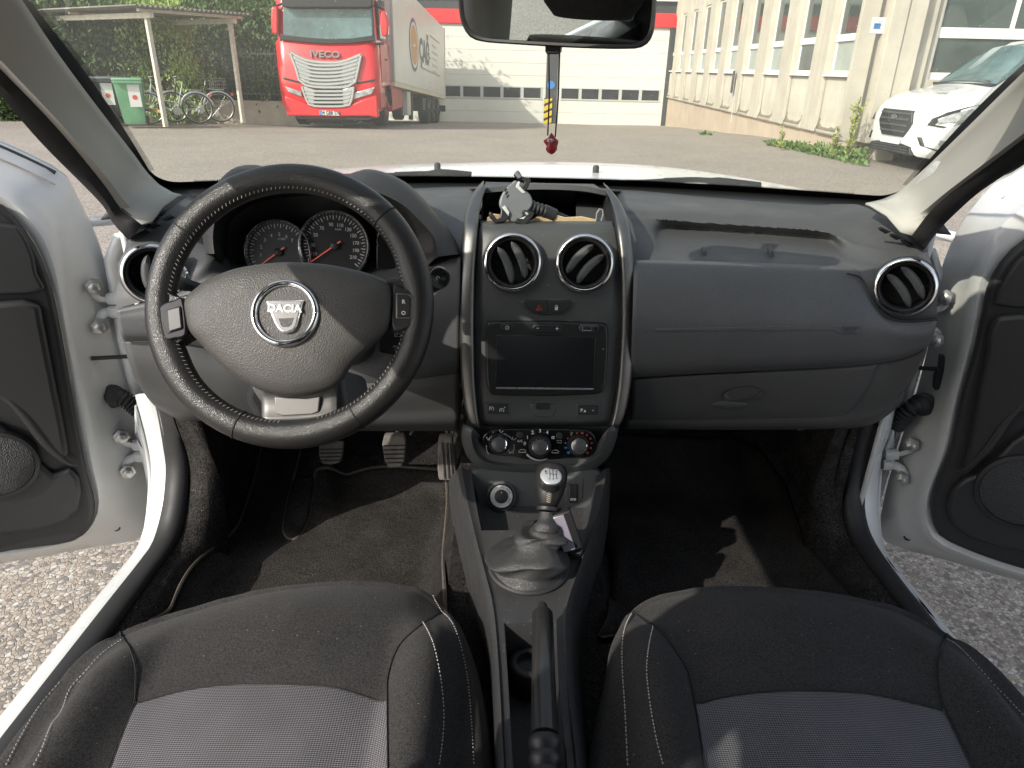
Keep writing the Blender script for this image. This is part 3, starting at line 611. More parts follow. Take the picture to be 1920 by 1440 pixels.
for i, (x,y,rx,rz,zc,k,lb) in enumerate(T_): tree(x, y, rx, rz, zc, k, lb, i+1, 'yard_tree' if zc > 3 else 'yard_shrub', 8000)
mb = MB()
for k in range(40): leaf(mb, W(80+random.gauss(0,8), 15+random.gauss(0,5), Y=21), rv(), rv(), .18, .14)
tag(mb.build('flower_cluster', mat('red_flower', (.55,.08,.05), .6), smooth=0), 'red flowers at the upper left above the shelter', 'flowers', kind='stuff')
M_KERB = mat('retaining_wall', (.40,.36,.29), .9, bump=(12,.4,'noise',.02), vary=(2,.15))
tag(MB().box(-30, -4.6, 20.6, 20.95, -1.0, .42).build('retaining_wall', M_KERB, bevel=.02), 'low beige wall below the bushes left of the truck', 'wall')
# iron fence standing on that wall
fn = empty('iron_fence', (-16, 20.8, .42)); tag(fn, 'dark iron bar fence on the low wall behind the bikes', 'fence')
for z in (.15, 1.15): MB().box(-9, 11, -.02, .02, z, z+.04).build('fence_rail', M_DGREY, fn)
bar = MB().box(-.009, .009, -.009, .009, .0, 1.3).build('bar', M_DGREY, fn, smooth=0); bar.location.x = -9
for k in range(1, 160):
    o = bar.copy(); COL.objects.link(o); o.location.x = -9+k*.125
# ================================================================== red truck
M_TRED = mat('truck_red', (.60,.022,.028), .25, coat=.6, vary=(2,.04))
M_TRED_HAZE = mat('truck_red_hazed', (.50,.05,.045), .35, vary=(2,.08))  # same red for the cab's sides, haze and weaker light put into the colour
M_TBLK = mat('truck_black', (.018,.018,.02), .45, vary=(6,.15))
M_TGLASS = mat('truck_glass', (.10,.16,.17), .05, vary=(1.2,.5))
M_TCHR = mat('grille_silver', (.46,.47,.47), .30, .5); M_LAMP = mat('lamp_glass', (.45,.47,.48), .12, .5, vary=(12,.5))
M_RIM = mat('truck_rim', (.30,.05,.05), .5, .3, vary=(9,.2)); M_TYRE = mat('tyre', (.022,.022,.023), .85, bump=(60,.5,'noise',.01), vary=(8,.25))
TY = 18.6; tx0 = (W(530, 232, Y=TY).x + W(712, 232, Y=TY).x)/2
trk = empty('truck', (tx0, TY, gz(tx0, TY)-.02)); tag(trk, 'red tractor unit with chrome grille facing the yard in front of the hall', 'truck')
TO = Vector(trk.location)
def Tl(px, py, d=0.0): return W(px, py, Y=TY-d) - TO
def tpanel(name, pts, d, th, m, bevel=.01, dome=0):
    F = [Tl(a, b, d) for a, b in pts]; return MB().prism(F, (0, th, 0)).build(name, m, trk, bevel=bevel)
HWd = 1.25
# cab shell: rounded box from stacked outlines
def cab_out(z, w, y0, y1, r):
    pts = []
    for cx, cy, a0 in ((w-r, y0+r, -90), (w-r*.4, y1-r*.4, 0), (-w+r*.4, y1-r*.4, 90), (-w+r, y0+r, 180)):
        rr = r if cy < (y0+y1)/2 else r*.4
        for k in range(5):
            a = R(a0+k*22.5); pts.append(Vector((cx+rr*math.cos(a), cy+rr*math.sin(a), z)))
    return pts
rows = [cab_out(z, w, y0, y1, r) for z, w, y0, y1, r in ((.42,1.16,.10,1.0,.2),(.55,1.22,.02,1.0,.22),(1.0,1.25,0,1.0,.24),(1.02,1.25,0,2.15,.24),(1.95,1.24,0.01,2.15,.26),(2.0,1.20,.06,2.15,.26),(2.9,1.17,.16,2.15,.28),(3.3,1.14,.35,2.15,.30),(3.75,1.02,.8,2.1,.3))]
MB().grid(rows, closed_u=True).build('cab', M_TRED, trk, smooth=50)
tpanel('windscreen', [(530,10),(697,10),(700,71),(660,75),(611,76),(570,74),(530,69)], .02, .2, M_TGLASS, .03)
tpanel('sun_visor', [(527,-14),(699,-14),(698,12),(690,15),(540,15),(528,12)], .22, .25, M_TBLK, .03)
tpanel('windscreen_gasket', [(525,64),(570,70),(611,73),(660,72),(702,66),(703,76),(660,81),(611,82),(570,79),(525,74)], .05, .1, M_TBLK, .01)
# grille: silver frame and slats
tpanel('grille_backing', [(543,96),(576,112),(611,116),(644,114),(677,101),(666,155),(646,163),(590,163),(563,155),(556,131)], .03, .08, mat('grille_mesh', (.20,.21,.21), .4, .4))
def slat(pts_u, w, d=.06, m=M_TCHR, nm='grille_slat'):
    F = [Tl(a, b, d) for a, b in pts_u]; mbs = MB(); mbs.tube(cr(F, 14), w, 6, flat=.8); mbs.build(nm, m, trk)
for k, (y, xl, xr, s) in enumerate(((122,552,671,10),(129,557,669,9),(136,559,667,8),(143,561,666,7),(150,563,664,6),(157,570,660,5))):
    slat([(xl, y-s*1.2), (583, y-1), (611, y+1), (640, y-1), (xr, y-s)], .032)
tpanel('grille_wing', [(543,96),(576,112),(582,140),(578,158),(563,153),(556,131)], .055, .04, M_TCHR, .012)
tpanel('grille_wing', [(677,101),(644,114),(640,140),(646,160),(664,153),(670,131)], .055, .04, M_TCHR, .012)
slat([(543,97),(576,113),(611,117),(644,115),(677,102)], .034)
slat([(543,97),(556,131),(564,155),(590,163),(611,164),(646,163),(665,155),(671,131),(677,102)], .034)
slat([(566,162),(577,192),(590,199),(645,199),(658,192),(663,163)], .03, .08)
tpanel('lower_grille_backing', [(566,161),(590,168),(642,168),(663,162),(659,192),(645,199),(590,199),(576,192)], .05, .08, M_TBLK)
for k, y in enumerate((171,178,185,192)): slat([(570+k*2, y-3), (590, y), (642, y), (661-k*2, y-3)], .030, .07)
tpanel('lower_grille_wing', [(566,161),(590,168),(588,199),(576,192)], .07, .03, M_TCHR, .01); tpanel('lower_grille_wing', [(663,162),(642,168),(644,199),(659,192)], .07, .03, M_TCHR, .01)
tpanel('headlight', [(533,161),(564,172),(567,182),(540,172)], .05, .1, M_LAMP); tpanel('headlight', [(703,163),(664,174),(663,186),(697,176)], .05, .1, M_LAMP)
tpanel('headlight_slot', [(531,145),(562,153),(562,156),(532,149)], .02, .05, M_TBLK, .004); tpanel('headlight_slot', [(703,148),(668,155),(668,158),(704,151)], .02, .05, M_TBLK, .004)
tpanel('bumper', [(532,178),(560,188),(576,196),(590,201),(645,201),(660,194),(680,186),(706,178),(710,222),(690,218),(611,219),(560,218),(537,217)], .06, .18, M_TRED, .04)
tpanel('bumper_lip', [(553,218),(611,219),(706,221),(690,225),(560,223)], .0, .3, M_TBLK, .01)
pl = tpanel('number_plate', [(598.5,207),(636,209),(636,217),(598.5,215)], .085, .012, M_PRINT, .003)
tpanel('plate_flag', [(598.5,207),(602,207.2),(602,215.2),(598.5,215)], .088, .003, M_BLUE, 0)
pc = Tl(619.5, 212, .092); put_text(MB(), '34 GBB 570', .118, frame(pc, (1,0,-.015), (0,0,1)), sx=.82, bold=.002).build('plate_number', M_TBLK, trk, smooth=0)
pc = Tl(609, 102, .035); put_text(MB(), 'IVECO', .20, frame(pc, (1,0,-.012), (0,0,1)), sx=1.25, extrude=.015, bold=.006).build('lettering', mat('badge_steel', (.30,.30,.31), .3, .8), trk, smooth=0)
for (pts, px) in (([(508,12),(520,12),(521,38),(521,64),(510,64),(507,40)], -1), ([(712,20),(722,20),(728,44),(727,68),(716,68),(712,44)], 1)):
    F = [Tl(a, b, .05) for a, b in pts]; MB().prism(F, (0, .22, 0)).build('door_mirror', M_TRED, trk, bevel=.04, seg=3)
    c = sum((f for f in F), Vector())/len(F); MB().tube([c+Vector((-px*.05,.12,-.42)), c+Vector((-px*.38,.2,-.45))], .03, 6).build('mirror_arm', M_TBLK, trk)
    MB().tube([c+Vector((0,.12,.3)), c+Vector((-px*.35,.2,.42))], .025, 6).build('mirror_arm', M_TBLK, trk)
MB().box(1.236, 1.256, .45, 1.35, 2.08, 2.95).build('side_window', M_TGLASS, trk, bevel=.03)
MB().box(1.236, 1.262, .38, 1.42, 1.1, 2.0).build('cab_door', M_TRED_HAZE, trk, bevel=.02)
MB().tube([(1.285,1.05,1.62),(1.285,1.25,1.62)], .018, 6).build('door_handle', M_TBLK, trk)
def wheel(parent, x, y, z, r=.5, w=.3, rim=M_RIM, side=1):
    e = empty('wheel', (x, y, z), parent=parent)
    MB().lathe([(r*.6,0),(r*.93,0),(r,.04),(r,w-.04),(r*.93,w),(r*.6,w)], (-side*w/2*1.0 if side > 0 else w/2, 0, 0), (side,0,0), 32).build('tyre', M_TYRE, e)
    MB().lathe([(r*.58,0),(r*.5,.03),(r*.2,.05),(r*.18,.10),(.02,.10)], (side*w*.42,0,0), (side,0,0), 24).build('rim', rim, e)
for s in (-1, 1):
    wheel(trk, s*1.02, 1.4, .5, side=s); wheel(trk, s*.98, 5.0, .42, side=s)
    arch = MB(); rr = []
    for k in range(13):
        a = math.pi*k/12; rr.append([Vector((s*1.24, 1.4+.66*math.cos(a), .5+.62*math.sin(a))), Vector((s*.9, 1.4+.66*math.cos(a), .5+.62*math.sin(a)))])
    arch.grid(rr).build('wheel_arch', M_TBLK, trk, solid=.03)
MB().box(1.0, 1.22, 2.15, 4.35, .32, 1.12).build('side_skirt', M_TRED_HAZE, trk, bevel=.05); MB().box(-1.22, -1.0, 2.15, 4.35, .32, 1.12).build('side_skirt', M_TRED_HAZE, trk, bevel=.05)
MB().box(-.45, .45, .6, 6.0, .55, .98).build('chassis', M_TBLK, trk); MB().box(1.0,1.2,5.65,5.95,.45,1.05).build('rear_mudguard', M_TRED, trk, bevel=.04)
MB().box(1.10, 1.24, .15, .92, .5, 1.04).build('step_panel', M_TRED_HAZE, trk, bevel=.03)
MB().box(-.75,.55,.5,1.2,.12,.5).build('front_axle', M_TBLK, trk, bevel=.03)
# ------------------------------------------------------------------ semi-trailer
M_TRL = mat('trailer_white', (.72,.74,.71), .4, vary=(.8,.03)); M_TRLY = mat('trailer_edge', (.66,.64,.50), .6)
FRb = W(740, 162, Y=20.9); RRb = W(835, 186, Y=32.4); RRt = W(834, 52, Y=32.4)
td = RRb-FRb; TLn = td.length; td.normalize(); side = Vector((-1, 0, 0)); side = (side - td*side.dot(td)).normalized(); upv = side.cross(td).normalized()
if upv.z < 0: upv = -upv
TM = Matrix(((side.x, td.x, upv.x, FRb.x), (side.y, td.y, upv.y, FRb.y), (side.z, td.z, upv.z, FRb.z), (0,0,0,1)))
trl = empty('semi_trailer'); trl.matrix_world = TM; tag(trl, 'white box semi-trailer with a round emblem hitched behind the red truck', 'trailer')
TH = (TM.inverted() @ RRt).z
MB().box(0, 2.5, 0, TLn, .12, TH).build('box_body', M_TRL, trl, bevel=.03)
MB().box(-.012, 2.51, .0, TLn, .0, .12).build('lower_rail', M_TRLY, trl, bevel=.01)
MB().box(-.02, .05, TLn-.08, TLn+.02, .12, TH+.01).build('corner_post', M_FRAMEG, trl, bevel=.01); MB().box(-.02, .05, -.02, .06, .12, TH+.01).build('corner_post', M_FRAMEG, trl, bevel=.01)
MB().box(.6, 1.9, 3.5, TLn-.3, -.38, -.0).build('chassis', M_TBLK, trl)
for k in range(3):
    for s, x in ((-1, .17), (1, 2.33)): wheel(trl, x, TLn-5.0+k*1.3, -.52, .46, .34, M_TBLK, side=s)
MB().box(.1,.5,2.6,3.2,-.72,-.02).build('tool_box', M_PRINT, trl, bevel=.02); MB().box(.2,.32,4.0,4.2,-.85,-.02).build('landing_leg', M_TBLK, trl); MB().box(2.2,2.32,4.0,4.2,-.85,-.02).build('landing_leg', M_TBLK, trl)
MB().box(.05,.4,5.4,8.6,-.55,-.12).build('side_guard', M_TBLK, trl, bevel=.02); MB().box(0,2.5,TLn-.15,TLn,-.5,-.25).build('rear_bumper', M_TBLK, trl)
def onside(px, py):
    p = Wpl(px, py, FRb, side); return TM.inverted() @ p
# emblem and lettering on the trailer side
c = onside(776, 85); t0 = onside(776, 35); b0 = onside(776, 134); rz_ = (t0.z-b0.z)/2; ry_ = (onside(785, 85).y-onside(768, 85).y)/2
cz = (t0.z+b0.z)/2
def ell(k, dx, m, n=32, kz=None):
    MB().prism([Vector((-dx, c.y+ry_*k*math.cos(2*math.pi*i/n), cz+rz_*(kz or k)*math.sin(2*math.pi*i/n))) for i in range(n)], (.002,0,0)).build('emblem', m, trl, smooth=0)
ell(1.0, .006, mat('emblem_navy', (.10,.12,.20), .5)); ell(.86, .010, M_TRL); ell(.74, .014, mat('emblem_orange', (.62,.33,.14), .5))
ell(.16, .018, M_TRL, kz=.06)
l0 = onside(786, 95); l1 = onside(808, 100)
lt = MB(); put_text(lt, 'ÇAĞ', 1.0, Matrix.Identity(4), bold=.05)
ys_ = [p.x for p in lt.v]; zs_ = [p.y for p in lt.v]
za, zb_ = onside(797, 130).z, onside(797, 62).z
for p in lt.v:
    p.xyz = (-.008, l0.y+(p.x-min(ys_))/(max(ys_)-min(ys_))*(l1.y-l0.y), za+(p.y-min(zs_))/(max(zs_)-min(zs_))*(zb_-za))
lt.build('lettering', mat('grey_lettering', (.12,.14,.16), .5), trl, smooth=0)
sm = MB()
for k in range(5): sm.box(-.010, -.006, l1.y+.35, l1.y+1.5+.3*(k % 2), cz+.35-.22*k, cz+.43-.22*k)
sm.build('small_print', mat('pale_print', (.55,.57,.57), .5), trl, smooth=0)
MB().box(-.010,-.006,l1.y-.2,l1.y+2.4,zb_+.02,zb_+.07).build('underline', mat('grey_lettering2', (.35,.38,.40), .5), trl, smooth=0)
MB().box(-.010,-.006,l0.y+.2,l1.y+2.4,za-.02,za+.03).build('underline', mat('grey_lettering2', (.35,.38,.40), .5), trl, smooth=0)

# ================================================================== white van
VO = Vector((W(1640, 225, Y=12.1).x+.36, 12.1, 0))
van = empty('van', VO); van.rotation_euler = (0, 0, R(4)); tag(van, 'white delivery van parked by the gable at the right edge', 'van')
M_VW = mat('van_white', (.62,.635,.63), .22, coat=.7, vary=(2,.02))
#  local: +x = towards the van's tail, y<0 = the side facing us
ST = [ # s, hw, zbot, zsill, zbelt, hw_belt, ztop, hw_top
 (0.00,.60,.30,.42,.70,.60,.86,.50),(0.06,.78,.24,.40,.78,.76,.98,.62),(.25,.93,.22,.40,.90,.90,1.10,.72),(.55,.98,.22,.42,1.02,.96,1.19,.76),(1.0,.99,.24,.42,1.12,.965,1.30,.74),
 (1.35,.99,.25,.42,1.16,.965,1.56,.74),(1.75,.99,.25,.42,1.18,.965,1.82,.75),(2.1,.99,.25,.42,1.20,.965,1.93,.78),(2.6,.99,.25,.42,1.22,.965,1.98,.80),(3.6,.99,.25,.42,1.22,.965,1.99,.80),(4.9,.98,.28,.42,1.22,.95,1.97,.78),(4.97,.9,.35,.5,1.2,.88,1.9,.72)]
def vsec(s):
    for a, b in zip(ST[:-1], ST[1:]):
        if a[0] <= s <= b[0]: t = (s-a[0])/(b[0]-a[0]); return [a[i]+(b[i]-a[i])*t for i in range(8)]
    return list(ST[-1])
def vhalf(s, sg=-1):
    _, hw, zb, zs, zl, hb, zt, ht = vsec(s)
    return cr([(s, sg*hw*.86, zb), (s, sg*hw*.98, zs-.05), (s, sg*hw*1.005, (zs+zl)/2), (s, sg*hb, zl), (s, sg*(ht+(hb-ht)*.25), zl+(zt-zl)*.72), (s, sg*ht*.85, zt-.015), (s, sg*ht*.45, zt+.01), (s, 0, zt+.02)], 22)
ss = [0,.03,.06,.12,.25,.4,.55,.75,1.0,1.15,1.35,1.55,1.75,1.95,2.1,2.6,3.6,4.9,4.97]
rows = [vhalf(s)+list(reversed(vhalf(s, 1)))[1:] for s in ss]
mb = MB().grid(rows); n_ = len(rows[0]); mb.f.append(tuple(range(n_))); mb.f.append(tuple((len(rows)-1)*n_+i for i in range(n_)))
mb.build('body', M_VW, van, smooth=45)
def vside(s, z, off=.012, sg=-1):
    h = vhalf(s, sg); best = min(range(len(h)-1), key=lambda i: 0 if (h[i].z-z)*(h[i+1].z-z) <= 0 else min(abs(h[i].z-z), abs(h[i+1].z-z))+.001)
    a, b = h[best], h[best+1]; t = 0 if abs(b.z-a.z) < 1e-6 else max(0, min(1, (z-a.z)/(b.z-a.z))); p = a.lerp(b, t); return p+Vector((-off*1.6, sg*off*1.4, off*.8))
def vpatch(name, pts, m, off=.012, th=.06, sg=-1, bevel=.004): MB().prism([vside(s, z, off, sg) for s, z in pts], (0, -sg*th, 0)).build(name, m, van, bevel=bevel)
for sg in (-1, 1):
    vpatch('headlight', [(.10,.80),(.06,.70),(.22,.68),(.60,.78),(.74,.90),(.86,1.06),(.50,.98),(.25,.90)], M_TBLK, .012, .05, sg)
    vpatch('headlight_lens', [(.15,.79),(.16,.73),(.40,.76),(.58,.82),(.70,.93),(.55,.945),(.3,.87)], M_LAMP, .022, .02, sg)
    vpatch('fog_light', [(.02,.52),(.05,.40),(.22,.34),(.38,.36),(.42,.45),(.36,.54)], M_TBLK, .012, .05, sg); vpatch('fog_lamp', [(.22,.50),(.22,.42),(.36,.42),(.38,.47)], M_LAMP, .02, .02, sg)
    vpatch('side_window', [(1.50,1.22),(2.75,1.26),(2.70,1.80),(2.30,1.80),(1.95,1.62)], M_TGLASS, .01, .02, sg); vpatch('quarter_window', [(1.05,1.15),(1.46,1.22),(1.48,1.33)], M_TBLK, .012, .02, sg)
    wheel(van, .98, sg*.87, .33, .34, .22, M_STEEL, side=1)
    e = van.children[-1]; e.rotation_euler = (0, 0, R(90*sg)); wheel(van, 3.9, sg*.87, .33, .34, .22, M_STEEL, side=1); van.children[-1].rotation_euler = (0, 0, R(90*sg))
    ar = MB(); rr = []
    for k in range(15):
        a = math.pi*(k/14)*1.1-.15; rr.append([Vector((.98+.44*math.cos(a), sg*1.003, .33+.43*math.sin(a))), Vector((.98+.36*math.cos(a), sg*1.004, .33+.36*math.sin(a))), Vector((.98+.36*math.cos(a), sg*.75, .33+.36*math.sin(a)))])
    ar.grid(rr).build('wheel_arch', M_TBLK, van, solid=.012)
    mm = MB(); mm.lathe([(.05,0),(.11,.03),(.13,.10),(.10,.16),(.03,.18)], (1.66, sg*1.06, 1.28), (-.3,sg*.2,.15), 16); 
    for p in mm.v: p.z = 1.28+(p.z-1.30)*1.35
    mm.build('door_mirror', M_VW, van); MB().tube([(1.62, sg*.95, 1.22), (1.62, sg*1.06, 1.24)], .04, 8).build('mirror_arm', M_TBLK, van)
# windscreen follows the raked front
def vtop(s, y): _, hw, zb, zs, zl, hb, zt, ht = vsec(s); return zt+.03-.05*(abs(y)/.8)**2
rows = [[Vector((s+.02*(abs(q))**2, q*w, vtop(s, q*w)+.012)) for q in [i/6-1 for i in range(13)]] for s, w in ((1.0,.72),(1.35,.71),(1.75,.71),(2.02,.72))]
MB().grid(rows).build('windscreen', M_TGLASS, van, solid=.012, off=1)
MB().box(.92,1.06,-.7,.7,1.27,1.315).build('cowl', M_TBLK, van, bevel=.01); MB().tube([(1.02,-.55,1.345),(1.06,-.1,1.36)], .012, 5).build('wiper', M_TBLK, van); MB().tube([(1.02,.0,1.345),(1.08,.5,1.36)], .012, 5).build('wiper', M_TBLK, van)
# grille
g = [Vector((-.035, y, z)) for y, z in ((-.46,.72),(-.40,.62),(-.30,.50),(.30,.50),(.40,.62),(.46,.72),(.40,.90),(-.40,.90))]
MB().prism(g, (.12,0,0)).build('grille', M_TBLK, van, bevel=.015)
for k in range(4): MB().box(-.055,-.03,-.40+.02*k,.40-.02*k,.835-.09*k,.865-.09*k).build('grille_bar', M_DGREY, van, bevel=.006)
mb = MB().lathe([(.075,0),(.07,.02)], (-.05,0,.79), (-1,0,0), 24)
for p in mb.v: p.z = .79+(p.z-.79)*.55
mb.build('badge', M_STEEL, van)
MB().box(-.05,-.02,-.26,.26,.385,.465).build('number_plate', M_PRINT, van, bevel=.003)
lg = [Vector((-.03, y, z)) for y, z in ((-.62,.25),(-.55,.37),(-.3,.40),(.3,.40),(.55,.37),(.62,.25))]
MB().prism(lg, (.12,0,0)).build('lower_grille', M_TBLK, van, bevel=.01)
for k in range(3): MB().box(-.045,-.028,-.5,.5,.27+.04*k,.285+.04*k).build('grille_bar', M_DGREY, van)
hd = MB(); put_text(hd, 'BUT-BA', .15, frame((.42,-.22,1.165), (0,-1,0), (.95,0,.22)), bold=.004)
hd.build('lettering', mat('grey_print2', (.30,.32,.34), .5), van, smooth=0)
MB().tube([(.60+.10*math.cos(a), -.22+.16*math.sin(a), 1.225+.02*math.cos(a)) for a in [i*math.pi/12 for i in range(24)]], .004, 4, closed=True).build('lettering_ring', mat('grey_print2'), van)
# ================================================================== the car we sit in: shell
car = empty('car', (0, 1.0, 0)); tag(car, 'white car with both front doors open, seen from inside with its grey cabin', 'car')
CI = Matrix.Translation((0, -1.0, 0))
def part(name, label=None, parent=None):
    o = empty(name, (0, -1.0, 0) if parent is None else (0,0,0), parent=parent or car)
    if label: o['label'] = label
    return o
class CB(MB):
    """mesh builder whose points are world coordinates; the part hangs under the car or one of its parts"""
    def build(s, name, mat_, parent=None, **k):
        if parent is None:
            s.v = [p+Vector((0,-1.0,0)) for p in s.v]; return MB.build(s, name, mat_, car, **k)
        return MB.build(s, name, mat_, parent, **k)
def PW(l, **k): return [W(*p[:2], Y=p[2]) for p in l]
# ---- windscreen surface S(u,v): u -1..1 across, v 0 base .. 1 top
base_c = cr([(-.785,1.455,1.163),(-.70,1.56,1.153),(-.5,1.68,1.146),(-.25,1.765,1.142),(0,1.79,1.140),(.25,1.765,1.142),(.5,1.68,1.146),(.70,1.56,1.153),(.785,1.455,1.163)], 61)
top_c = cr([(-.56,.80,1.475),(-.45,.755,1.505),(-.25,.72,1.535),(0,.70,1.545),(.25,.72,1.535),(.45,.755,1.505),(.56,.80,1.475)], 61)
def S(u, v):
    t = (u+1)*30; i = max(0, min(59, int(t))); f = t-i
    a = base_c[i].lerp(base_c[i+1], f); b = top_c[i].lerp(top_c[i+1], f)
    p = a.lerp(b, v); p.z += .035*math.sin(math.pi*max(0, min(1, v)))*(1-.3*u*u); return p
us = [i/20-1 for i in range(41)]
CB().grid([[S(u, v/12) for u in us] for v in range(13)]).build('windscreen', M_GLASS, label='dusty curved windscreen with black printed border')
# black ceramic border with its comb edge, printed on the inner face
M_FRIT = mat('ceramic_border', (.006,.006,.007), .35)
dn = Vector((0, -.3, -.95))*.002
fb = CB()
def vside_u(v, sg=-1): return (.952 if sg < 0 else .963)+.012*v
for sg in (-1, 1):
    fb.grid([[S(sg*(vside_u(v/40, sg)+(1-vside_u(v/40, sg))*q/4), v/40)+dn for q in range(5)] for v in range(41)])
fb.grid([[S(u*.96, q*.012)+dn for u in us] for q in range(4)])
for sg in (-1, 1):   # rounded lower corners
    for k in range(7):
        a0 = math.pi/2*k/7; a1 = math.pi/2*(k+1)/7; uc, vc, ru, rv_ = vside_u(0, sg)-.055, .036+.085, .055, .085
        p = [S(sg*(uc+ru*math.cos(a)), vc-rv_*math.sin(a))+dn for a in (a0, a1)]; q = [S(sg*(vside_u(0, sg)+.008), vc-rv_*math.sin(a) if a < .8 else .03)+dn for a in (a0, a1)]
        c = S(sg*(vside_u(0, sg)+.008), .03)+dn; fb.add([p[0], p[1], c], [(0,1,2)])
for sg in (-1, 1):
    for k in range(170):
        v = .115+.80*k/170; u0 = vside_u(v, sg); fb.add([S(sg*(u0+.003), v)+dn, S(sg*(u0+.003), v+.0026)+dn, S(sg*(u0-.013), v+.0022)+dn, S(sg*(u0-.013), v+.0004)+dn], [(0,1,2,3)])
for k in range(300):
    u = -.86+1.72*k/300; fb.add([S(u, .034)+dn, S(u+.0032, .034)+dn, S(u+.0026, .0435)+dn, S(u+.0006, .0435)+dn], [(0,1,2,3)])
fb.build('windscreen_border', M_FRIT, smooth=0, recalc=False)
# ---- bonnet, wings, cowl, wipers
hood_crest = [(330,372,1.95),(420,346,2.05),(540,325,2.2),(700,312,2.35),(860,306,2.42),(1000,304,2.45),(1160,307,2.42),(1300,317,2.35),(1440,339,2.2),(1560,363,2.05),(1640,384,1.95)]
crest = cr([W(a, b, Y=y) for a, b, y in hood_crest], 41)
rows = []
for dy, dz, sx in ((-1, 0, 0),):
    pass
hb = [Vector((p.x*.98, 1.55+.30*(1-(p.x/.85)**2), 1.10)) for p in crest]
def hrow(t):
    return [Vector((b.x+(c.x-b.x)*t, b.y+(c.y-b.y)*t, b.z+(c.z-b.z)*(t**.6 if t < 1 else 1)-.004)) for b, c in zip(hb, crest)]
rows = [hrow(t) for t in (0,.2,.45,.7,.9,1.0)]
for k, (ey, ez) in enumerate(((.25,-.028),(.5,-.075),(.72,-.16),(.80,-.30),(.82,-.55))): rows.append([Vector((c.x*(1-.02*k), c.y+ey, c.z+ez)) for c in crest])
CB().grid(rows).build('bonnet', M_WHITE, solid=.02, smooth=60)
for sg in (-1, 1):
    wrow = []
    for y, zt, xo in ((1.36,1.09,.835),(1.6,1.07,.85),(1.95,1.045,.87),(2.4,1.00,.88),(2.9,.93,.87),(3.2,.82,.80)):
        wrow.append([Vector((sg*(xo-.10), y, zt+.012)), Vector((sg*(xo-.03), y, zt)), Vector((sg*xo, y, zt-.05)), Vector((sg*(xo+.01), y, zt-.22)), Vector((sg*xo, y, .42))])
    CB().grid(wrow).build('front_wing', M_WHITE, solid=.012, smooth=60)
CB().grid([[Vector((x, 1.62+.26*(1-(x/.8)**2), 1.118)) for x in [i/10*.8-.8 for i in range(21)]], [Vector((x, 1.40+.30*(1-(x/.8)**2), 1.105)) for x in [i/10*.8-.8 for i in range(21)]]]).build('cowl', M_BLACK, solid=.03)
for a in ((820,304),(1118,309)):
    c = W(*a, Y=2.25); CB().lathe([(.010,-.025),(.010,-.008),(.008,-.003),(.003,-.001)], c, (0,0,1), 14).build('washer_nozzle', M_RUBBER)
def wiper(pts, arm):
    w = part('wiper')
    CB().tube(cr(PW(pts), 16), .007, 6).build('blade', M_RUBBER, w); CB().tube(cr(PW(arm), 8), [.006]*4+[.012]*4, 6).build('arm', M_BLACK, w)
wiper([(640,331,1.83),(740,329,1.86),(830,326,1.88),(880,330,1.88)], [(740,327,1.86),(800,325,1.86),(845,327,1.85),(884,331,1.85)])
a = W(866, 331, Y=1.84); CB().box(a.x-.028, a.x+.022, 1.83, 1.88, a.z-.010, a.z+.004).build('wiper_base', M_BLACK, bevel=.005)
wiper([(1090,343,1.84),(1200,342,1.86),(1300,337,1.86),(1390,344,1.80)], [(1245,338,1.85),(1300,337,1.84),(1360,343,1.79),(1425,351,1.74)])
a = W(1402, 350, Y=1.75); CB().box(a.x-.022, a.x+.030, 1.73, 1.78, a.z-.012, a.z+.006).build('wiper_base', M_BLACK, bevel=.005)
CB().grid([base_c, [p+Vector((0,-.10,-.006)) for p in base_c], [p+Vector((0,-.16,-.03)) for p in base_c]]).build('scuttle_shelf', M_BLACK, solid=.004)
# ---- A-pillar trims and door seals
def pillar(A, B, C, sg):
    a = cr([W(x_, y_, Y=d_*.94) for x_, y_, d_ in A], 26); b = cr(PW(B), 26); c = cr(PW(C), 26)
    m1 = [p.lerp(q, .33)+Vector((-sg*.010, -.030, .004)) for p, q in zip(a, b)]; m2 = [p.lerp(q, .72)+Vector((-sg*.012, -.030, -.004)) for p, q in zip(a, b)]
    CB().grid([[p+Vector((0,.02,0)) for p in a], a, m1, m2, b, [p+Vector((sg*.03,.03,-.01)) for p in b]]).build('pillar_trim', M_PILLAR, smooth=60, solid=.004, off=0, label='grey-beige windscreen pillar trim')
    mid = [p.lerp(q, .5)+Vector((-sg*.004, -.012, 0)) for p, q in zip(b, c)]
    CB().grid([[p+Vector((sg*.02,.03,0)) for p in b], b, mid, c, [p+Vector((sg*.015,.04,0)) for p in c]]).build('door_seal', M_RUBBER, smooth=60, solid=.004, off=0)
    d = [p+Vector((sg*.016, .05, .0)) for p in c]
    CB().grid([[p+Vector((sg*.01,.035,0)) for p in c], d, [p+Vector((0,.10,.02)) for p in d]]).build('pillar_frame', M_WHITE, smooth=60, solid=.01)
pillar([(332,370,1.41),(305,362,1.44),(280,343,1.43),(258,318,1.39),(244,298,1.35),(190,230,1.21),(95,108,.99),(19,0,.85),(-60,-110,.74)],
       [(266,421,1.205),(243,402,1.21),(222,386,1.205),(190,339,1.15),(108,238,1.03),(0,125,.91),(-60,65,.85),(-120,0,.80)],
       [(242,448,1.23),(227,433,1.23),(212,415,1.22),(190,379,1.18),(81,268,1.04),(0,173,.94),(-60,110,.87),(-120,45,.82)], -1)
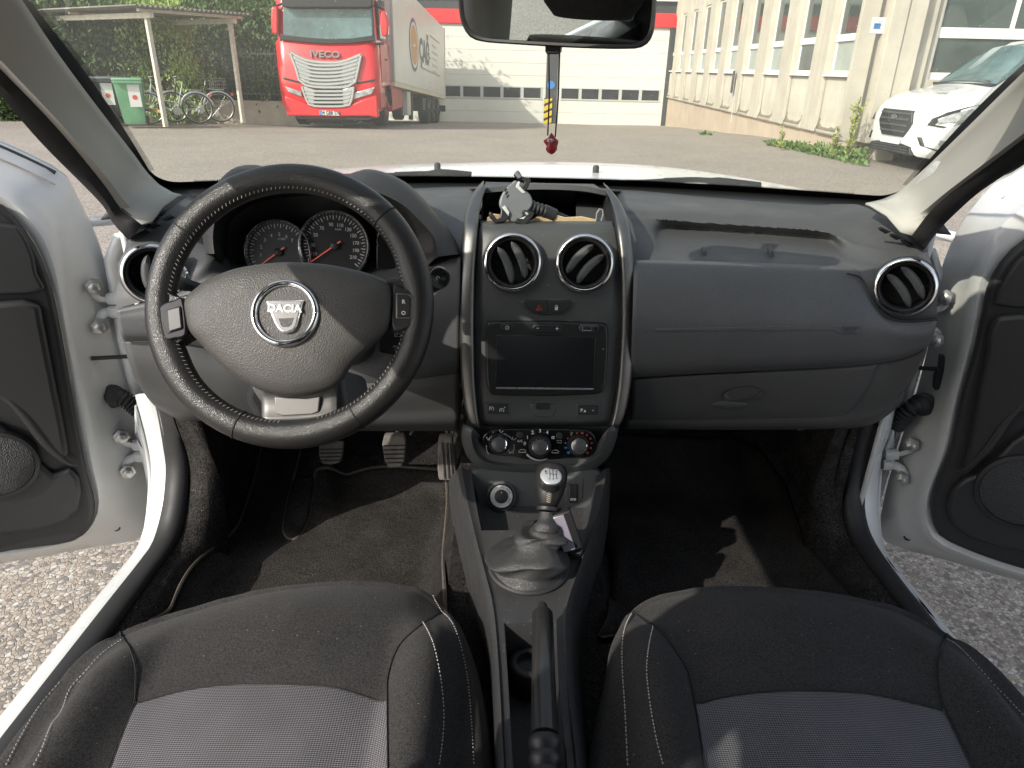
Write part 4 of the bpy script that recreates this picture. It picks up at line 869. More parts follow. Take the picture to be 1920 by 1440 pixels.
pillar([(1632,386,1.41),(1655,381,1.44),(1680,373,1.43),(1706,356,1.39),(1723,340,1.35),(1760,307,1.27),(1850,222,1.09),(1920,155,.98),(2010,70,.85)],
       [(1708,441,1.205),(1724,420,1.20),(1741,398,1.19),(1780,363,1.12),(1817,335,1.06),(1920,258,.94),(1975,215,.88),(2040,160,.83)],
       [(1732,466,1.23),(1750,441,1.21),(1769,419,1.19),(1823,368,1.08),(1870,334,1.02),(1920,300,.96),(1975,258,.90),(2040,205,.85)], 1)
# ---- roof, header, pillars behind us, rear body (closes the cabin for light and for the mirror)
rf = []
for y, z, w, ze in ((.66,1.585,.54,1.50),(.3,1.615,.56,1.52),(-.3,1.625,.565,1.53),(-1.0,1.60,.56,1.51),(-1.6,1.55,.54,1.47)):
    rf.append([Vector((-w-.06, y, ze-.03)), Vector((-w, y, ze)), Vector((-w*.6, y, z-.015)), Vector((0, y, z)), Vector((w*.6, y, z-.015)), Vector((w, y, ze)), Vector((w+.06, y, ze-.03))])
CB().grid(surf(rf, 25, 20)).build('roof', M_WHITE, solid=.05, smooth=60)
CB().grid([[p+Vector((0,0,-.06)) for p in r] for r in surf(rf, 25, 20)]).build('headliner', M_HEAD, solid=.006, smooth=60)
CB().grid([[S(u, .96)+Vector((0,-.0,.02)) for u in us], [S(u, 1.0)+Vector((0,-.03,.04)) for u in us], [S(u, 1.0)+Vector((0,-.10,.035)) for u in us]]).build('header', M_HEAD, solid=.03)
for sg in (-1, 1):
    CB().tube([(sg*.60,.80,1.475),(sg*.635,.4,1.50),(sg*.64,-.2,1.51),(sg*.62,-1.0,1.49)], .035, 8).build('roof_rail', M_PILLAR)
    CB().grid([[Vector((sg*.62,.10-.02*k,1.50)), Vector((sg*.70,.06,1.1)), Vector((sg*.745,.03,.6)), Vector((sg*.745,.03,.45))] if k == 0 else [Vector((sg*.62,-.10,1.50)), Vector((sg*.70,-.14,1.1)), Vector((sg*.745,-.19,.6)), Vector((sg*.745,-.19,.45))] for k in range(2)]).build('centre_pillar', M_PILLAR, solid=.06)
    CB().grid([[Vector((sg*.72,-.19,.45)), Vector((sg*.74,-.17,.75)), Vector((sg*.70,-.15,1.04))], [Vector((sg*.72,-1.15,.55)), Vector((sg*.74,-1.15,.75)), Vector((sg*.70,-1.15,1.06))]]).build('rear_door', M_BLACK, solid=.09)
    CB().grid([[Vector((sg*.71,-.16,1.05)), Vector((sg*.63,-.14,1.49))], [Vector((sg*.71,-1.12,1.07)), Vector((sg*.63,-1.05,1.48))]]).build('rear_side_glass', M_SIDEGLASS)
    CB().grid([[Vector((sg*.72,-1.13,.6)), Vector((sg*.71,-1.12,1.07)), Vector((sg*.62,-1.05,1.50))], [Vector((sg*.70,-1.85,.6)), Vector((sg*.68,-1.8,1.07)), Vector((sg*.58,-1.6,1.48))]]).build('quarter_panel', M_PILLAR, solid=.06)
for sg in (-1, 1):
    CB().grid([[Vector((sg*.79,-.17,.40)), Vector((sg*.835,-.16,.72)), Vector((sg*.80,-.15,1.05))], [Vector((sg*.79,-1.75,.45)), Vector((sg*.825,-1.7,.75)), Vector((sg*.77,-1.7,1.06))]]).build('rear_side_skin', M_WHITE, solid=.03)
    for y_ in (2.15, -.62):
        wheel(car, sg*.74, y_-1.0, .33, .33, .21, M_STEEL, side=sg)
CB().box(-.72,.72,-1.95,-1.88,.5,1.03).build('tailgate', M_WHITE, bevel=.03); CB().grid([[Vector((x,-1.9,1.03)) for x in (-.66,0,.66)], [Vector((x*.85,-1.62,1.50)) for x in (-.66,0,.66)]]).build('rear_window', M_SIDEGLASS)
CB().box(-.70,.70,-1.05,-.55,.40,.66).build('rear_bench', M_FAB, bevel=.05, seg=4); 
CB().add([(-.68,-1.0,.62),(.68,-1.0,.62),(.68,-1.18,1.12),(-.68,-1.18,1.12),(-.68,-1.14,.60),(.68,-1.14,.60),(.68,-1.30,1.10),(-.68,-1.30,1.10)], [(0,1,2,3),(4,7,6,5),(0,4,5,1),(1,5,6,2),(2,6,7,3),(3,7,4,0)]).build('rear_backrest', M_FAB, bevel=.05, seg=4)
# ---- floor tub, firewall and sills
def hfloor(x, y):
    z = .385
    z += .46*max(0, y-1.50)*smooth01((y-1.44)/.16)
    ax = abs(x); z += .10*smooth01((ax-.60)/.09) + .16*smooth01((.19-ax)/.05)
    if x < 0: z += .055*smooth01((y-1.36)/.25)*smooth01((-x-.44)/.06)
    return z
xs = [-.76+.02*i for i in range(77)]; ys = [-.9+.1*i for i in range(13)]+[.33+.025*i for i in range(57)]
CB().grid([[Vector((x, y, hfloor(x, y)+.004*noise.noise(Vector((x*14, y*14, 0))))) for x in xs] for y in ys]).build('floor_carpet', M_CARPET, smooth=60, label='black floor carpet')
CB().grid([[Vector((x, 1.735, .43)) for x in (-.76,0,.76)], [Vector((x, 1.74, .7)) for x in (-.76,0,.76)], [Vector((x, 1.62, 1.08)) for x in (-.76,0,.76)]]).build('firewall', M_CARPET, solid=.02)
CB().grid([[Vector((x, -.92, z)) for x in (-.76,.76)] for z in (.3,.45)]).build('floor_step', M_CARPET)
def ribbon(name, Acur, Bcur, m, bulge, n=48, extra=None, **k):
    a = cr(Acur, n); b = cr(Bcur, n); rows = [a]
    for t in (.2,.5,.8): rows.append([p.lerp(q, t)+Vector(bulge)*math.sin(math.pi*t) for p, q in zip(a, b)])
    rows.append(b)
    if extra: rows = [[p+Vector(extra[0]) for p in a]]+rows+[[p+Vector(extra[1]) for p in b]]
    return CB().grid(rows).build(name, m, smooth=60, **k)
for sg in (-1, 1):
    CB().grid([[Vector((sg*.695, y, z)) for y in (1.275,1.4,1.55,1.75)] for z in (.38,.6,.85,1.02)]).build('kick_panel', M_CARPET, solid=.02)
# painted aperture flange (white), rubber seal, carpeted sill; curves read at X = const on each side
Lw_out = [(255,740),(266,780),(276,821),(285,883),(278,972),(261,1021),(235,1058),(150,1160),(0,1347),(-150,1540)]
Lw_in = [(287,740),(297,780),(306,832),(312,883),(305,952),(290,1010),(268,1046),(190,1145),(0,1388),(-150,1585)]
Ls_in = [(312,740),(326,790),(347,849),(352,900),(342,980),(322,1026),(290,1070),(190,1210),(40,1420),(-80,1585)]
Lc_in = [(345,740),(362,800),(385,860),(392,930),(385,1000),(372,1040),(340,1090),(250,1240),(110,1430),(0,1585)]
Rw_out = [(1690,735),(1680,757),(1670,803),(1652,853),(1645,943),(1651,1005),(1668,1046),(1743,1140),(1850,1265),(2000,1440),(2120,1590)]
Rw_in = [(1668,735),(1655,783),(1635,847),(1621,927),(1624,977),(1642,1022),(1690,1090),(1732,1142),(1820,1255),(1960,1440),(2070,1590)]
Rs_in = [(1640,735),(1612,795),(1592,870),(1584,940),(1590,990),(1612,1032),(1660,1096),(1705,1152),(1790,1270),(1910,1440),(2010,1590)]
Rc_in = [(1610,735),(1585,800),(1556,880),(1548,950),(1556,1000),(1578,1050),(1620,1110),(1660,1165),(1740,1290),(1850,1440),(1940,1590)]
for nm, o, i, s_, c_, sg in (('L', Lw_out, Lw_in, Ls_in, Lc_in, -1), ('R', Rw_out, Rw_in, Rs_in, Rc_in, 1)):
    O = [W(*p, X=sg*.790) for p in o]; I = [W(*p, X=sg*.752) for p in i]; Sx = [W(*p, X=sg*.708) for p in s_]; Cx = [W(*p, X=sg*.655) for p in c_]
    ribbon('aperture_flange', O, I, M_WHITE, (0, -.004, .004), extra=((sg*.012,.02,-.03),(0,.01,-.01)), solid=.004, off=0)
    ribbon('aperture_seal', I, Sx, M_RUBBER, (-sg*.006, -.008, .010), extra=((0,.01,-.02),(0,.012,-.012)), solid=.004, off=0)
    ribbon('sill_carpet', [p+Vector((0,.006,-.006)) for p in Sx], [Vector((q.x, q.y, max(.42, q.z-.10*smooth01((.62-q.z)/.12)))) for q in Cx], M_CARPET, (-sg*.012, -.01, .012), extra=((0,.01,-.01),(-sg*.02,.01,-.06)), solid=.004, off=0)
    # outer sill below the flange
    n_ = cr(O, 30); CB().grid([[p+Vector((sg*.012,.02,-.03)) for p in n_], [p+Vector((sg*.03,.03,-.10)) for p in n_], [Vector((p.x+sg*.01, p.y+.04, max(.22, p.z-.26))) for p in n_]]).build('outer_sill', M_WHITE, smooth=60, solid=.01)
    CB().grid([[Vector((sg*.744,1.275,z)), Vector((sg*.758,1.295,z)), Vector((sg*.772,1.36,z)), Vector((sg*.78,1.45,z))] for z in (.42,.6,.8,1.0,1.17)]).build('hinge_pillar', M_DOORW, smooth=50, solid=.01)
# ------------------------------------------------------------------ front doors, both standing open
def make_door(sg, theta, H, trim, ridge, outer, label):
    d = part('front_door', label)
    dv = Vector((sg*math.sin(theta), -math.cos(theta), 0)); n_in = Vector((sg*-math.cos(theta)*1.0, -math.sin(theta), 0))   # n_in looks into the cabin
    if n_in.dot(CAM-H) < 0: n_in = -n_in
    P = lambda p, k=0.0: Wpl(p[0], p[1], H + n_in*k, n_in)
    T = cr([P(p, .0) for p in trim], 60); Rg = cr([P(p, .0) for p in ridge], 60); O = cr([P(p, -.085) for p in outer], 60)
    mid = [a.lerp(b, .5)+n_in*.008 for a, b in zip(T, Rg)]
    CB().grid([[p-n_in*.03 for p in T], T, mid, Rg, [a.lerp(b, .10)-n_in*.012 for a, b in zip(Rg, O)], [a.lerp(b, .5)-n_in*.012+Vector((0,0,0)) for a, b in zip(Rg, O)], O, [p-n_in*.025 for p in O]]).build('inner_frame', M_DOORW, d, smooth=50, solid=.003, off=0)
    sk = [p-n_in*.03 for p in O]; CB().prism(sk, -n_in*.012).build('outer_skin', M_WHITE, d, smooth=30)
    CB().prism(T, n_in*.022).build('trim_panel', M_BLACK, d, bevel=.014, seg=4, label='black door trim panel')
    return d, P, n_in, dv
trimL = [(-460,300),(-200,318),(0,380),(36,413),(66,455),(90,509),(107,574),(125,670),(143,777),(161,867),(179,940),(167,984),(137,1008),(60,1020),(0,1029),(-200,1070),(-460,1120)]
ridgeL = [(-460,270),(-200,292),(0,353),(40,372),(78,407),(110,467),(132,598),(152,700),(170,777),(184,860),(194,925),(186,965),(155,1003),(119,1018),(60,1035),(-200,1090),(-460,1145)]
outerL = [(-460,120),(-200,190),(0,270),(60,297),(106,320),(118,328),(128,345),(150,388),(180,450),(205,530),(222,600),(245,690),(265,780),(280,880),(280,960),(268,1006),(165,1027),(0,1056),(-200,1096),(-460,1150)]
trimR = [(2400,330),(2150,345),(2000,390),(1920,446),(1882,479),(1852,527),(1840,580),(1823,658),(1799,747),(1781,837),(1757,897),(1745,944),(1751,980),(1781,1010),(1920,1060),(2150,1110),(2400,1160)]
ridgeR = [(2400,300),(2150,310),(1980,355),(1900,405),(1860,445),(1828,510),(1815,580),(1797,680),(1774,777),(1755,857),(1735,910),(1725,950),(1732,995),(1765,1030),(1920,1085),(2150,1135),(2400,1185)]
outerR = [(2400,150),(2150,215),(1980,275),(1920,318),(1872,342),(1858,352),(1846,366),(1815,404),(1780,470),(1758,540),(1748,620),(1725,720),(1700,800),(1668,900),(1652,975),(1655,1010),(1700,1030),(1757,1044),(1830,1066),(1960,1100),(2150,1145),(2400,1192)]
HL = Vector((-.815, 1.31, 0)); HR = Vector((.80, 1.29, 0)); thL, thR = R(64), R(60)
dL, PL, nL, dvL = make_door(-1, thL, HL, trimL, ridgeL, outerL, 'open driver door with white shut face and black trim')
dR, PR, nR, dvR = make_door(1, thR, HR, trimR, ridgeR, outerR, 'open passenger door with white shut face and black trim')
def dpan(P, n_in, pts, k, th, m, nm, d, bevel=.006, seg=3): CB().prism(cr([P(p, k) for p in pts], max(len(pts)*3, 24), closed=True), n_in*th).build(nm, m, d, bevel=bevel, seg=seg)
M_SPK = mat('speaker_mesh', (.03,.03,.031), .6, bump=(420, 1.0, 'vor', .0025))
def door_bits(P, n_in, d, up, pocket, lower, sp, sr, swoosh):
    dpan(P, n_in, up, .0221, .012, M_BLACK, 'upper_panel', d, .008)
    dpan(P, n_in, pocket, .0222, .020, M_BLACK, 'armrest_panel', d, .012)
    dpan(P, n_in, lower, .0223, .016, M_BLACK, 'pocket_panel', d, .010)
    c = P(sp, .035); u = (P((sp[0]+1, sp[1]), .035)-c).length
    CB().lathe([(sr*u*1.12, -.004), (sr*u*1.10, .010), (sr*u*1.0, .012), (sr*u*.99, .006)], c, n_in, 48).build('speaker_ring', M_BLACK, d)
    CB().lathe([(sr*u, .004), (sr*u*.98, .009), (sr*u*.6, .016), (.004, .018)], c, n_in, 48).build('speaker_grille', M_SPK, d)
    CB().tube(cr([P(p, .040) for p in swoosh], 20), [.010*math.sin(math.pi*(.1+.8*i/19)) for i in range(20)], 8, flat=.5).build('trim_crease', M_BLACK, d)
door_bits(PL, nL, dL, [(-300,400),(-60,412),(20,418),(40,428),(62,470),(72,520),(78,546),(-60,552),(-300,560)], [(-300,575),(0,562),(70,560),(84,610),(102,700),(122,800),(128,858),(95,838),(40,780),(0,742),(-100,700),(-300,690)],
  [(-300,760),(-100,770),(0,790),(60,845),(100,885),(140,872),(152,910),(150,945),(120,975),(60,988),(0,995),(-300,1050)], (-8, 870), 78, [(0,735),(45,778),(90,835),(128,868),(146,872)])
door_bits(PR, nR, dR, [(2300,440),(2100,450),(1990,455),(1925,470),(1895,500),(1872,540),(1862,570),(2000,580),(2300,590)], [(2300,600),(2000,592),(1868,588),(1850,650),(1832,740),(1812,850),(1800,890),(1840,860),(1890,790),(1930,760),(2050,730),(2300,730)],
  [(2300,800),(2050,790),(1930,800),(1870,850),(1830,890),(1795,895),(1775,940),(1780,970),(1810,1000),(1920,1030),(2300,1090)], (1918, 920), 86, [(1925,755),(1890,790),(1850,845),(1810,880),(1790,882)])
c = PR((1918,640), .036); CB().tube([c+ (dvR*math.cos(a)+Vector((0,0,math.sin(a))))*.036 for a in [i*math.pi/16 for i in range(32)]], .0022, 6, closed=True).build('round_cap', M_BLACK, dR)
for P, n_in, d, ln in ((PL, nL, dL, [(-460,124),(-200,195),(0,276),(60,303),(104,325)]), (PR, nR, dR, [(2400,156),(2150,221),(1980,282),(1924,325),(1878,350)])):
    CB().tube(cr([P(p, -.082) for p in ln], 30), .0045, 6).build('belt_seal', M_RUBBER, d)
    CB().tube(cr([P((x, y+22), -.055) for x, y in ln], 30), .0016, 5).build('belt_crease', mat('sealant_dirt', (.30,.26,.21), .8, vary=(30,.4)), d)
def hinge(P, n_in, d, bolts, arms, sg):
    h = part('door_hinge', parent=d)
    h.name = 'door_hinge'
    for b in bolts:
        c = P(b, -.036); CB().lathe([(.0165,-.004),(.0165,.002),(.0105,.003),(.0105,.014),(.006,.016),(.001,.016)], c, n_in, 6).build('hinge', M_STEEL, d)
    for a, b in arms:
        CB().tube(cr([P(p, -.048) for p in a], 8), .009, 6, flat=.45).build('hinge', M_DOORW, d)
        c0 = P(a[-1], -.048); CB().tube([c0, W(b[0], b[1], Y=1.335)], .013, 8, flat=.7).build('hinge', M_DOORW, d)
    bpy.data.objects.remove(h)
hinge(PL, nL, dL, [(177,537),(187,612)], [([(172,528),(175,552),(190,562),(205,561)], (226,560)), ([(190,622),(186,598),(196,586),(208,585)], (228,586))], -1)
hinge(PL, nL, dL, [(228,818),(240,884)], [([(222,810),(226,826),(242,834),(252,835)], (278,838)), ([(236,890),(234,870),(246,860),(256,857)], (280,858))], -1)
hinge(PR, nR, dR, [(1774,558),(1754,637)], [([(1780,548),(1774,570),(1762,580),(1750,582)], (1735,585)), ([(1756,650),(1758,628),(1748,618),(1740,618)], (1730,620))], 1)
hinge(PR, nR, dR, [(1708,834),(1690,897)], [([(1714,826),(1708,844),(1694,850),(1684,852)], (1660,853)), ([(1698,905),(1694,884),(1682,874),(1672,872)], (1655,872))], 1)
def strap(P, n_in, d, plate, rod, boot):
    cs = [P(p, -.048) for p in plate]; CB().prism(cs, n_in*.010).build('check_strap_seal', M_RUBBER, d, bevel=.005)
    c = P(rod[0], -.03); CB().tube([c, W(rod[1][0], rod[1][1], Y=1.34)], .0045, 6).build('check_strap', M_BLACK, d)
    pts = cr([P(boot[0], -.045), P(boot[1], -.02), W(boot[2][0], boot[2][1], Y=1.33)], 60)
    CB().tube(pts, [.016+.0035*math.sin(i*2*math.pi/5) for i in range(60)], 12).build('wiring_boot', M_RUBBER, d)
    CB().lathe([(.026,0),(.026,.006),(.018,.010)], P(boot[0], -.05), n_in, 18).build('boot_flange', M_RUBBER, d)
strap(PL, nL, dL, [(162,640),(172,634),(176,660),(184,672),(186,695),(182,706),(170,708),(162,670)], [(172,672),(246,668)], [(210,742),(232,748),(266,772)])
strap(PR, nR, dR, [(1772,664),(1760,660),(1758,685),(1750,700),(1748,722),(1754,732),(1766,725),(1772,695)], [(1760,692),(1722,690)], [(1730,757),(1708,766),(1678,800)])
for P, n_in, d, p in ((PL, nL, dL, (218,990)), (PR, nR, dR, (1702,1008))):
    CB().lathe([(.009,0),(.007,.003),(.004,.001)], P(p, -.055), n_in, 12).build('drain_plug', M_RUBBER, d)
# ------------------------------------------------------------------ dashboard
def PS(rows, nu, nv): return surf([PW(r) for r in rows], nu, nv)
VENTS = [(961,492,1.182,.048,(-.05,-.96,.25)),(1096,494,1.182,.048,(-.10,-.96,.25)),(1697,538,1.152,.0475,(-.45,-.86,.14)),(287,513,1.152,.0475,(.40,-.88,.14))]
def cut(mb, k=1.0):
    """open the round vent holes in a dense grid"""
    for px, py, Y, r, n in VENTS:
        c = W(px, py, Y=Y); n = Vector(n).normalized(); keep = []
        for f in mb.f:
            q = sum((mb.v[i] for i in f), Vector())/len(f)-c; h = q.dot(n)
            if abs(h) < .06 and (q-n*h).length < r*k: continue
            keep.append(f)
        mb.f = keep
    return mb
dash = part('dashboard', 'dark grey moulded dashboard')
up_R = [[(1080,352,1.72),(1190,357,1.70),(1215,358,1.70),(1245,360,1.69),(1330,366,1.66),(1450,374,1.60),(1560,382,1.52),(1620,387,1.44),(1690,432,1.28),(1738,463,1.24)],
 [(1080,375,1.46),(1190,384,1.45),(1215,387,1.445),(1245,389,1.44),(1330,394,1.43),(1450,402,1.42),(1543,410,1.40),(1610,423,1.355),(1690,452,1.26),(1744,487,1.205)],
 [(1080,400,1.38),(1190,405,1.385),(1220,408,1.385),(1245,410,1.38),(1330,416,1.38),(1450,424,1.37),(1540,432,1.352),(1600,450,1.315),(1680,470,1.235),(1750,506,1.18)],
 [(1080,408,1.36),(1190,418,1.36),(1222,416,1.375),(1247,415,1.383),(1330,421,1.383),(1450,429,1.373),(1544,437,1.355),(1597,458,1.30),(1676,477,1.225),(1752,520,1.17)],
 [(1080,430,1.315),(1190,438,1.315),(1222,438,1.34),(1249,429,1.398),(1330,434,1.398),(1450,442,1.388),(1552,452,1.366),(1592,480,1.275),(1670,492,1.205),(1754,536,1.16)],
 [(1080,460,1.27),(1190,462,1.27),(1224,463,1.285),(1250,461,1.312),(1330,464,1.312),(1450,470,1.308),(1552,478,1.290),(1588,495,1.235),(1662,508,1.185),(1756,556,1.15)],
 [(1080,490,1.235),(1190,492,1.233),(1224,493,1.232),(1250,494,1.232),(1330,496,1.232),(1450,500,1.232),(1556,506,1.225),(1592,515,1.20),(1655,530,1.17),(1757,575,1.143)],
 [(1080,540,1.20),(1190,540,1.20),(1220,540,1.20),(1250,540,1.20),(1330,540,1.20),(1450,545,1.20),(1560,550,1.195),(1610,556,1.18),(1660,572,1.16),(1757,592,1.14)],
 [(1080,640,1.19),(1190,640,1.19),(1220,640,1.19),(1250,640,1.19),(1330,640,1.19),(1450,640,1.19),(1560,640,1.185),(1610,640,1.18),(1660,636,1.165),(1756,606,1.145)]]
g_ = PS(up_R, 120, 110)
g_ = [r+[r[-1]+Vector((.012,.06,0)), r[-1]+Vector((.014,.25,0))] for r in g_]
cut(CB().grid(g_)).build('upper_shell', M_DASH, dash, smooth=60)
up_L = [[(918,350,1.70),(880,350,1.71),(700,352,1.70),(560,356,1.66),(450,362,1.58),(370,368,1.50),(345,373,1.43),(278,425,1.27),(238,452,1.235)],
 [(912,366,1.47),(880,370,1.49),(700,372,1.5),(560,374,1.48),(450,380,1.45),(385,395,1.38),(335,408,1.345),(268,445,1.245),(230,482,1.2)],
 [(900,396,1.37),(878,399,1.375),(700,400,1.40),(560,400,1.42),(450,405,1.40),(400,420,1.33),(350,435,1.28),(268,468,1.205),(223,508,1.17)],
 [(890,440,1.275),(868,440,1.28),(700,440,1.36),(560,440,1.38),(450,445,1.36),(400,460,1.26),(350,475,1.22),(275,500,1.18),(219,538,1.155)],
 [(885,478,1.215),(866,478,1.216),(700,490,1.32),(560,490,1.34),(450,490,1.29),(400,490,1.20),(350,505,1.18),(285,530,1.16),(217,562,1.145)],
 [(884,520,1.19),(866,520,1.19),(700,540,1.21),(560,540,1.21),(450,530,1.19),(400,525,1.175),(350,540,1.165),(290,558,1.15),(219,578,1.14)]]
g_ = PS(up_L, 120, 90); g_ = [r+[r[-1]+Vector((-.012,.06,0)), r[-1]+Vector((-.014,.25,0))] for r in g_]
cut(CB().grid(g_)).build('upper_shell', M_DASH, dash, smooth=60)
mid_L = [[(862,484,1.25),(700,540,1.24),(560,540,1.24),(450,530,1.22),(400,528,1.20),(350,542,1.19),(290,562,1.17),(219,579,1.16)],
 [(862,484,1.188),(700,545,1.195),(560,545,1.195),(450,530,1.178),(400,528,1.165),(350,544,1.155),(290,564,1.14),(219,581,1.13)],
 [(862,540,1.170),(700,580,1.185),(560,580,1.185),(450,565,1.165),(400,560,1.15),(350,568,1.143),(290,580,1.133),(220,592,1.126)],
 [(860,620,1.165),(700,630,1.18),(560,630,1.18),(450,605,1.16),(400,600,1.145),(350,600,1.138),(290,600,1.13),(222,604,1.126)],
 [(860,680,1.170),(700,690,1.185),(560,690,1.185),(450,650,1.155),(400,640,1.148),(350,632,1.14),(290,628,1.135),(227,628,1.13)],
 [(858,700,1.20),(700,720,1.20),(560,720,1.20),(450,668,1.175),(400,655,1.165),(350,645,1.158),(290,640,1.152),(232,641,1.148)]]
cut(CB().grid(PS(mid_L, 110, 70))).build('knee_panel', M_MID, dash, smooth=60, solid=.004)
low_L = [[(862,690,1.21),(700,700,1.21),(560,700,1.21),(450,660,1.19),(400,650,1.18),(350,640,1.17),(290,636,1.165),(230,636,1.16)],
 [(862,715,1.20),(700,735,1.20),(560,745,1.20),(450,710,1.172),(400,700,1.165),(350,694,1.16),(295,685,1.158),(244,678,1.155)],
 [(862,760,1.22),(700,770,1.22),(560,772,1.21),(450,755,1.185),(400,752,1.18),(350,747,1.176),(305,733,1.172),(260,716,1.17)],
 [(862,795,1.25),(700,797,1.25),(560,793,1.24),(450,784,1.22),(400,783,1.21),(350,780,1.205),(318,768,1.2),(283,748,1.2)],
 [(862,805,1.40),(700,805,1.40),(560,805,1.40),(450,800,1.38),(400,800,1.38),(350,795,1.36),(330,785,1.34),(300,765,1.32)]]
CB().grid(PS(low_L, 50, 40)).build('lower_shell', M_LOW, dash, smooth=60, solid=.004)
# passenger airbag panel
mid_R = [[(1188,487,1.245),(1330,490,1.245),(1480,495,1.245),(1593,501,1.245),(1622,515,1.23),(1641,560,1.20),(1666,591,1.18),(1700,600,1.17),(1757,597,1.16)],
 [(1188,488,1.215),(1330,491,1.215),(1480,496,1.215),(1593,502,1.212),(1621,516,1.20),(1640,560,1.175),(1664,592,1.155),(1700,601,1.145),(1757,598,1.135)],
 [(1188,498,1.188),(1330,502,1.188),(1480,507,1.188),(1588,514,1.186),(1616,524,1.182),(1637,566,1.162),(1662,596,1.147),(1700,605,1.137),(1757,601,1.129)],
 [(1188,535,1.162),(1330,538,1.162),(1480,542,1.162),(1586,548,1.160),(1620,562,1.157),(1645,588,1.147),(1675,608,1.138),(1712,615,1.131),(1756,608,1.126)],
 [(1186,600,1.138),(1330,603,1.138),(1480,605,1.138),(1590,608,1.137),(1645,616,1.136),(1685,626,1.132),(1713,630,1.129),(1735,629,1.127),(1753,620,1.126)],
 [(1184,660,1.140),(1330,659,1.140),(1480,655,1.140),(1590,650,1.140),(1648,648,1.139),(1688,647,1.137),(1713,645,1.135),(1733,641,1.133),(1748,632,1.132)],
 [(1182,695,1.152),(1330,689,1.152),(1480,682,1.152),(1590,676,1.152),(1650,672,1.150),(1690,665,1.147),(1714,657,1.144),(1732,650,1.142),(1745,641,1.140)],
 [(1180,708,1.18),(1330,700,1.18),(1480,693,1.18),(1590,687,1.18),(1650,681,1.178),(1690,673,1.172),(1714,664,1.166),(1731,655,1.162),(1743,646,1.158)]]
gR = PS(mid_R, 70, 60); CB().grid(gR).build('airbag_panel', M_MID, dash, smooth=60, solid=.004)
CB().tube(cr([W(a, b-1, Y=y-.006) for a, b, y in mid_R[2][3:]], 40), .0016, 5).build('panel_gap', M_DARK, dash)
low_R = [[(1178,706,1.20),(1330,699,1.20),(1480,692,1.20),(1590,686,1.20),(1650,680,1.20),(1690,672,1.19),(1716,660,1.18),(1742,644,1.17)],
 [(1178,740,1.205),(1330,735,1.205),(1480,730,1.205),(1590,724,1.205),(1640,722,1.20),(1675,716,1.19),(1702,704,1.18),(1726,680,1.17)],
 [(1176,775,1.222),(1330,774,1.222),(1480,770,1.222),(1575,766,1.222),(1615,764,1.218),(1650,758,1.21),(1678,744,1.20),(1702,716,1.19)],
 [(1172,799,1.250),(1330,801,1.250),(1480,800,1.250),(1560,799,1.250),(1600,797,1.25),(1635,789,1.24),(1662,772,1.23),(1690,742,1.21)],
 [(1172,800,1.42),(1330,800,1.42),(1480,800,1.42),(1560,800,1.42),(1600,798,1.42),(1635,792,1.40),(1662,778,1.38),(1692,750,1.34)]]
CB().grid(PS(low_R, 60, 40)).build('lower_shell', M_LOW, dash, smooth=60, solid=.004)
gb = part('glovebox', 'dark glovebox lid with an oval pull')
gl = [[(1186,712,1.20),(1330,703,1.20),(1480,696,1.20),(1590,690,1.20),(1645,685,1.20)],[(1186,712,1.188),(1330,703,1.188),(1480,696,1.188),(1590,690,1.188),(1645,685,1.188)],[(1185,742,1.194),(1330,737,1.194),(1480,732,1.194),(1580,727,1.194),(1630,723,1.194)],
 [(1183,776,1.211),(1330,775,1.211),(1480,771,1.211),(1560,768,1.211),(1603,763,1.211)],[(1181,797,1.236),(1330,798,1.236),(1480,797,1.236),(1540,796,1.236),(1568,795,1.236)],[(1181,799,1.26),(1330,800,1.26),(1480,799,1.26),(1540,798,1.26),(1568,797,1.26)]]
CB().grid(PS(gl, 50, 36)).build('lid', M_LOW, gb, smooth=60, solid=.003)
# pull: dished oval with a lip
mbp = CB(); cpx = (1394, 740)
rows = []
for k, (s, dy) in enumerate(((1.0,-.004),(.96,-.007),(.85,-.002),(.55,.006),(.1,.008))):
    rows.append([W(1394+38*s*math.cos(a)*(1.0), 739+14.5*s*math.sin(a)-3*math.cos(a), Y=1.196+dy) for a in [i*2*math.pi/32 for i in range(32)]])
mbp.grid(rows, closed_u=True).build('pull', M_DASH, gb, smooth=60)
mbp = CB(); rows = []
for s, dy in ((1.0,.002),(.8,-.004),(.4,-.006),(.05,-.0065)):
    rows.append([W(1368+37*s*math.cos(a), 758+9*s*math.sin(a), Y=1.203+dy) for a in [i*2*math.pi/28 for i in range(28)]])
mbp.grid(rows, closed_u=True).build('pull_scoop', M_LOW, gb, smooth=60)
# groove plate and lettering on the airbag panel
pts = [(1227,617),(1400,613),(1560,610.5),(1612,609.5),(1617,613),(1616,625),(1611,627.5),(1578,628),(1570,625),(1562,620),(1400,620.5),(1228,622.5)]
CB().prism([W(a, b, Y=1.1345) for a, b in pts], (0,.006,0)).build('airbag_seam_plate', M_MID, dash, bevel=.0012)
put_text(CB(), 'SRP', .0115, frame(W(1594, 616, Y=1.1335), (1,0,-.02), (0,.3,1)), sx=1.6, bold=.0003).build('lettering', M_BLACK, dash, smooth=0)
put_text(CB(), 'AIRBAG', .0052, frame(W(1594, 624, Y=1.1335), (1,0,-.02), (0,.3,1)), sx=1.3).build('lettering', M_BLACK, dash, smooth=0)
# two dividers in the passenger shelf
for x0 in (1316, 1442):
    pts = [(x0,493),(x0,474),(x0+3,467),(x0+8,471),(x0+14,493)]
    CB().prism([W(a, b, Y=1.27) for a, b in pts], (.006,.03,0)).build('shelf_divider', M_DASH, dash, bevel=.003)
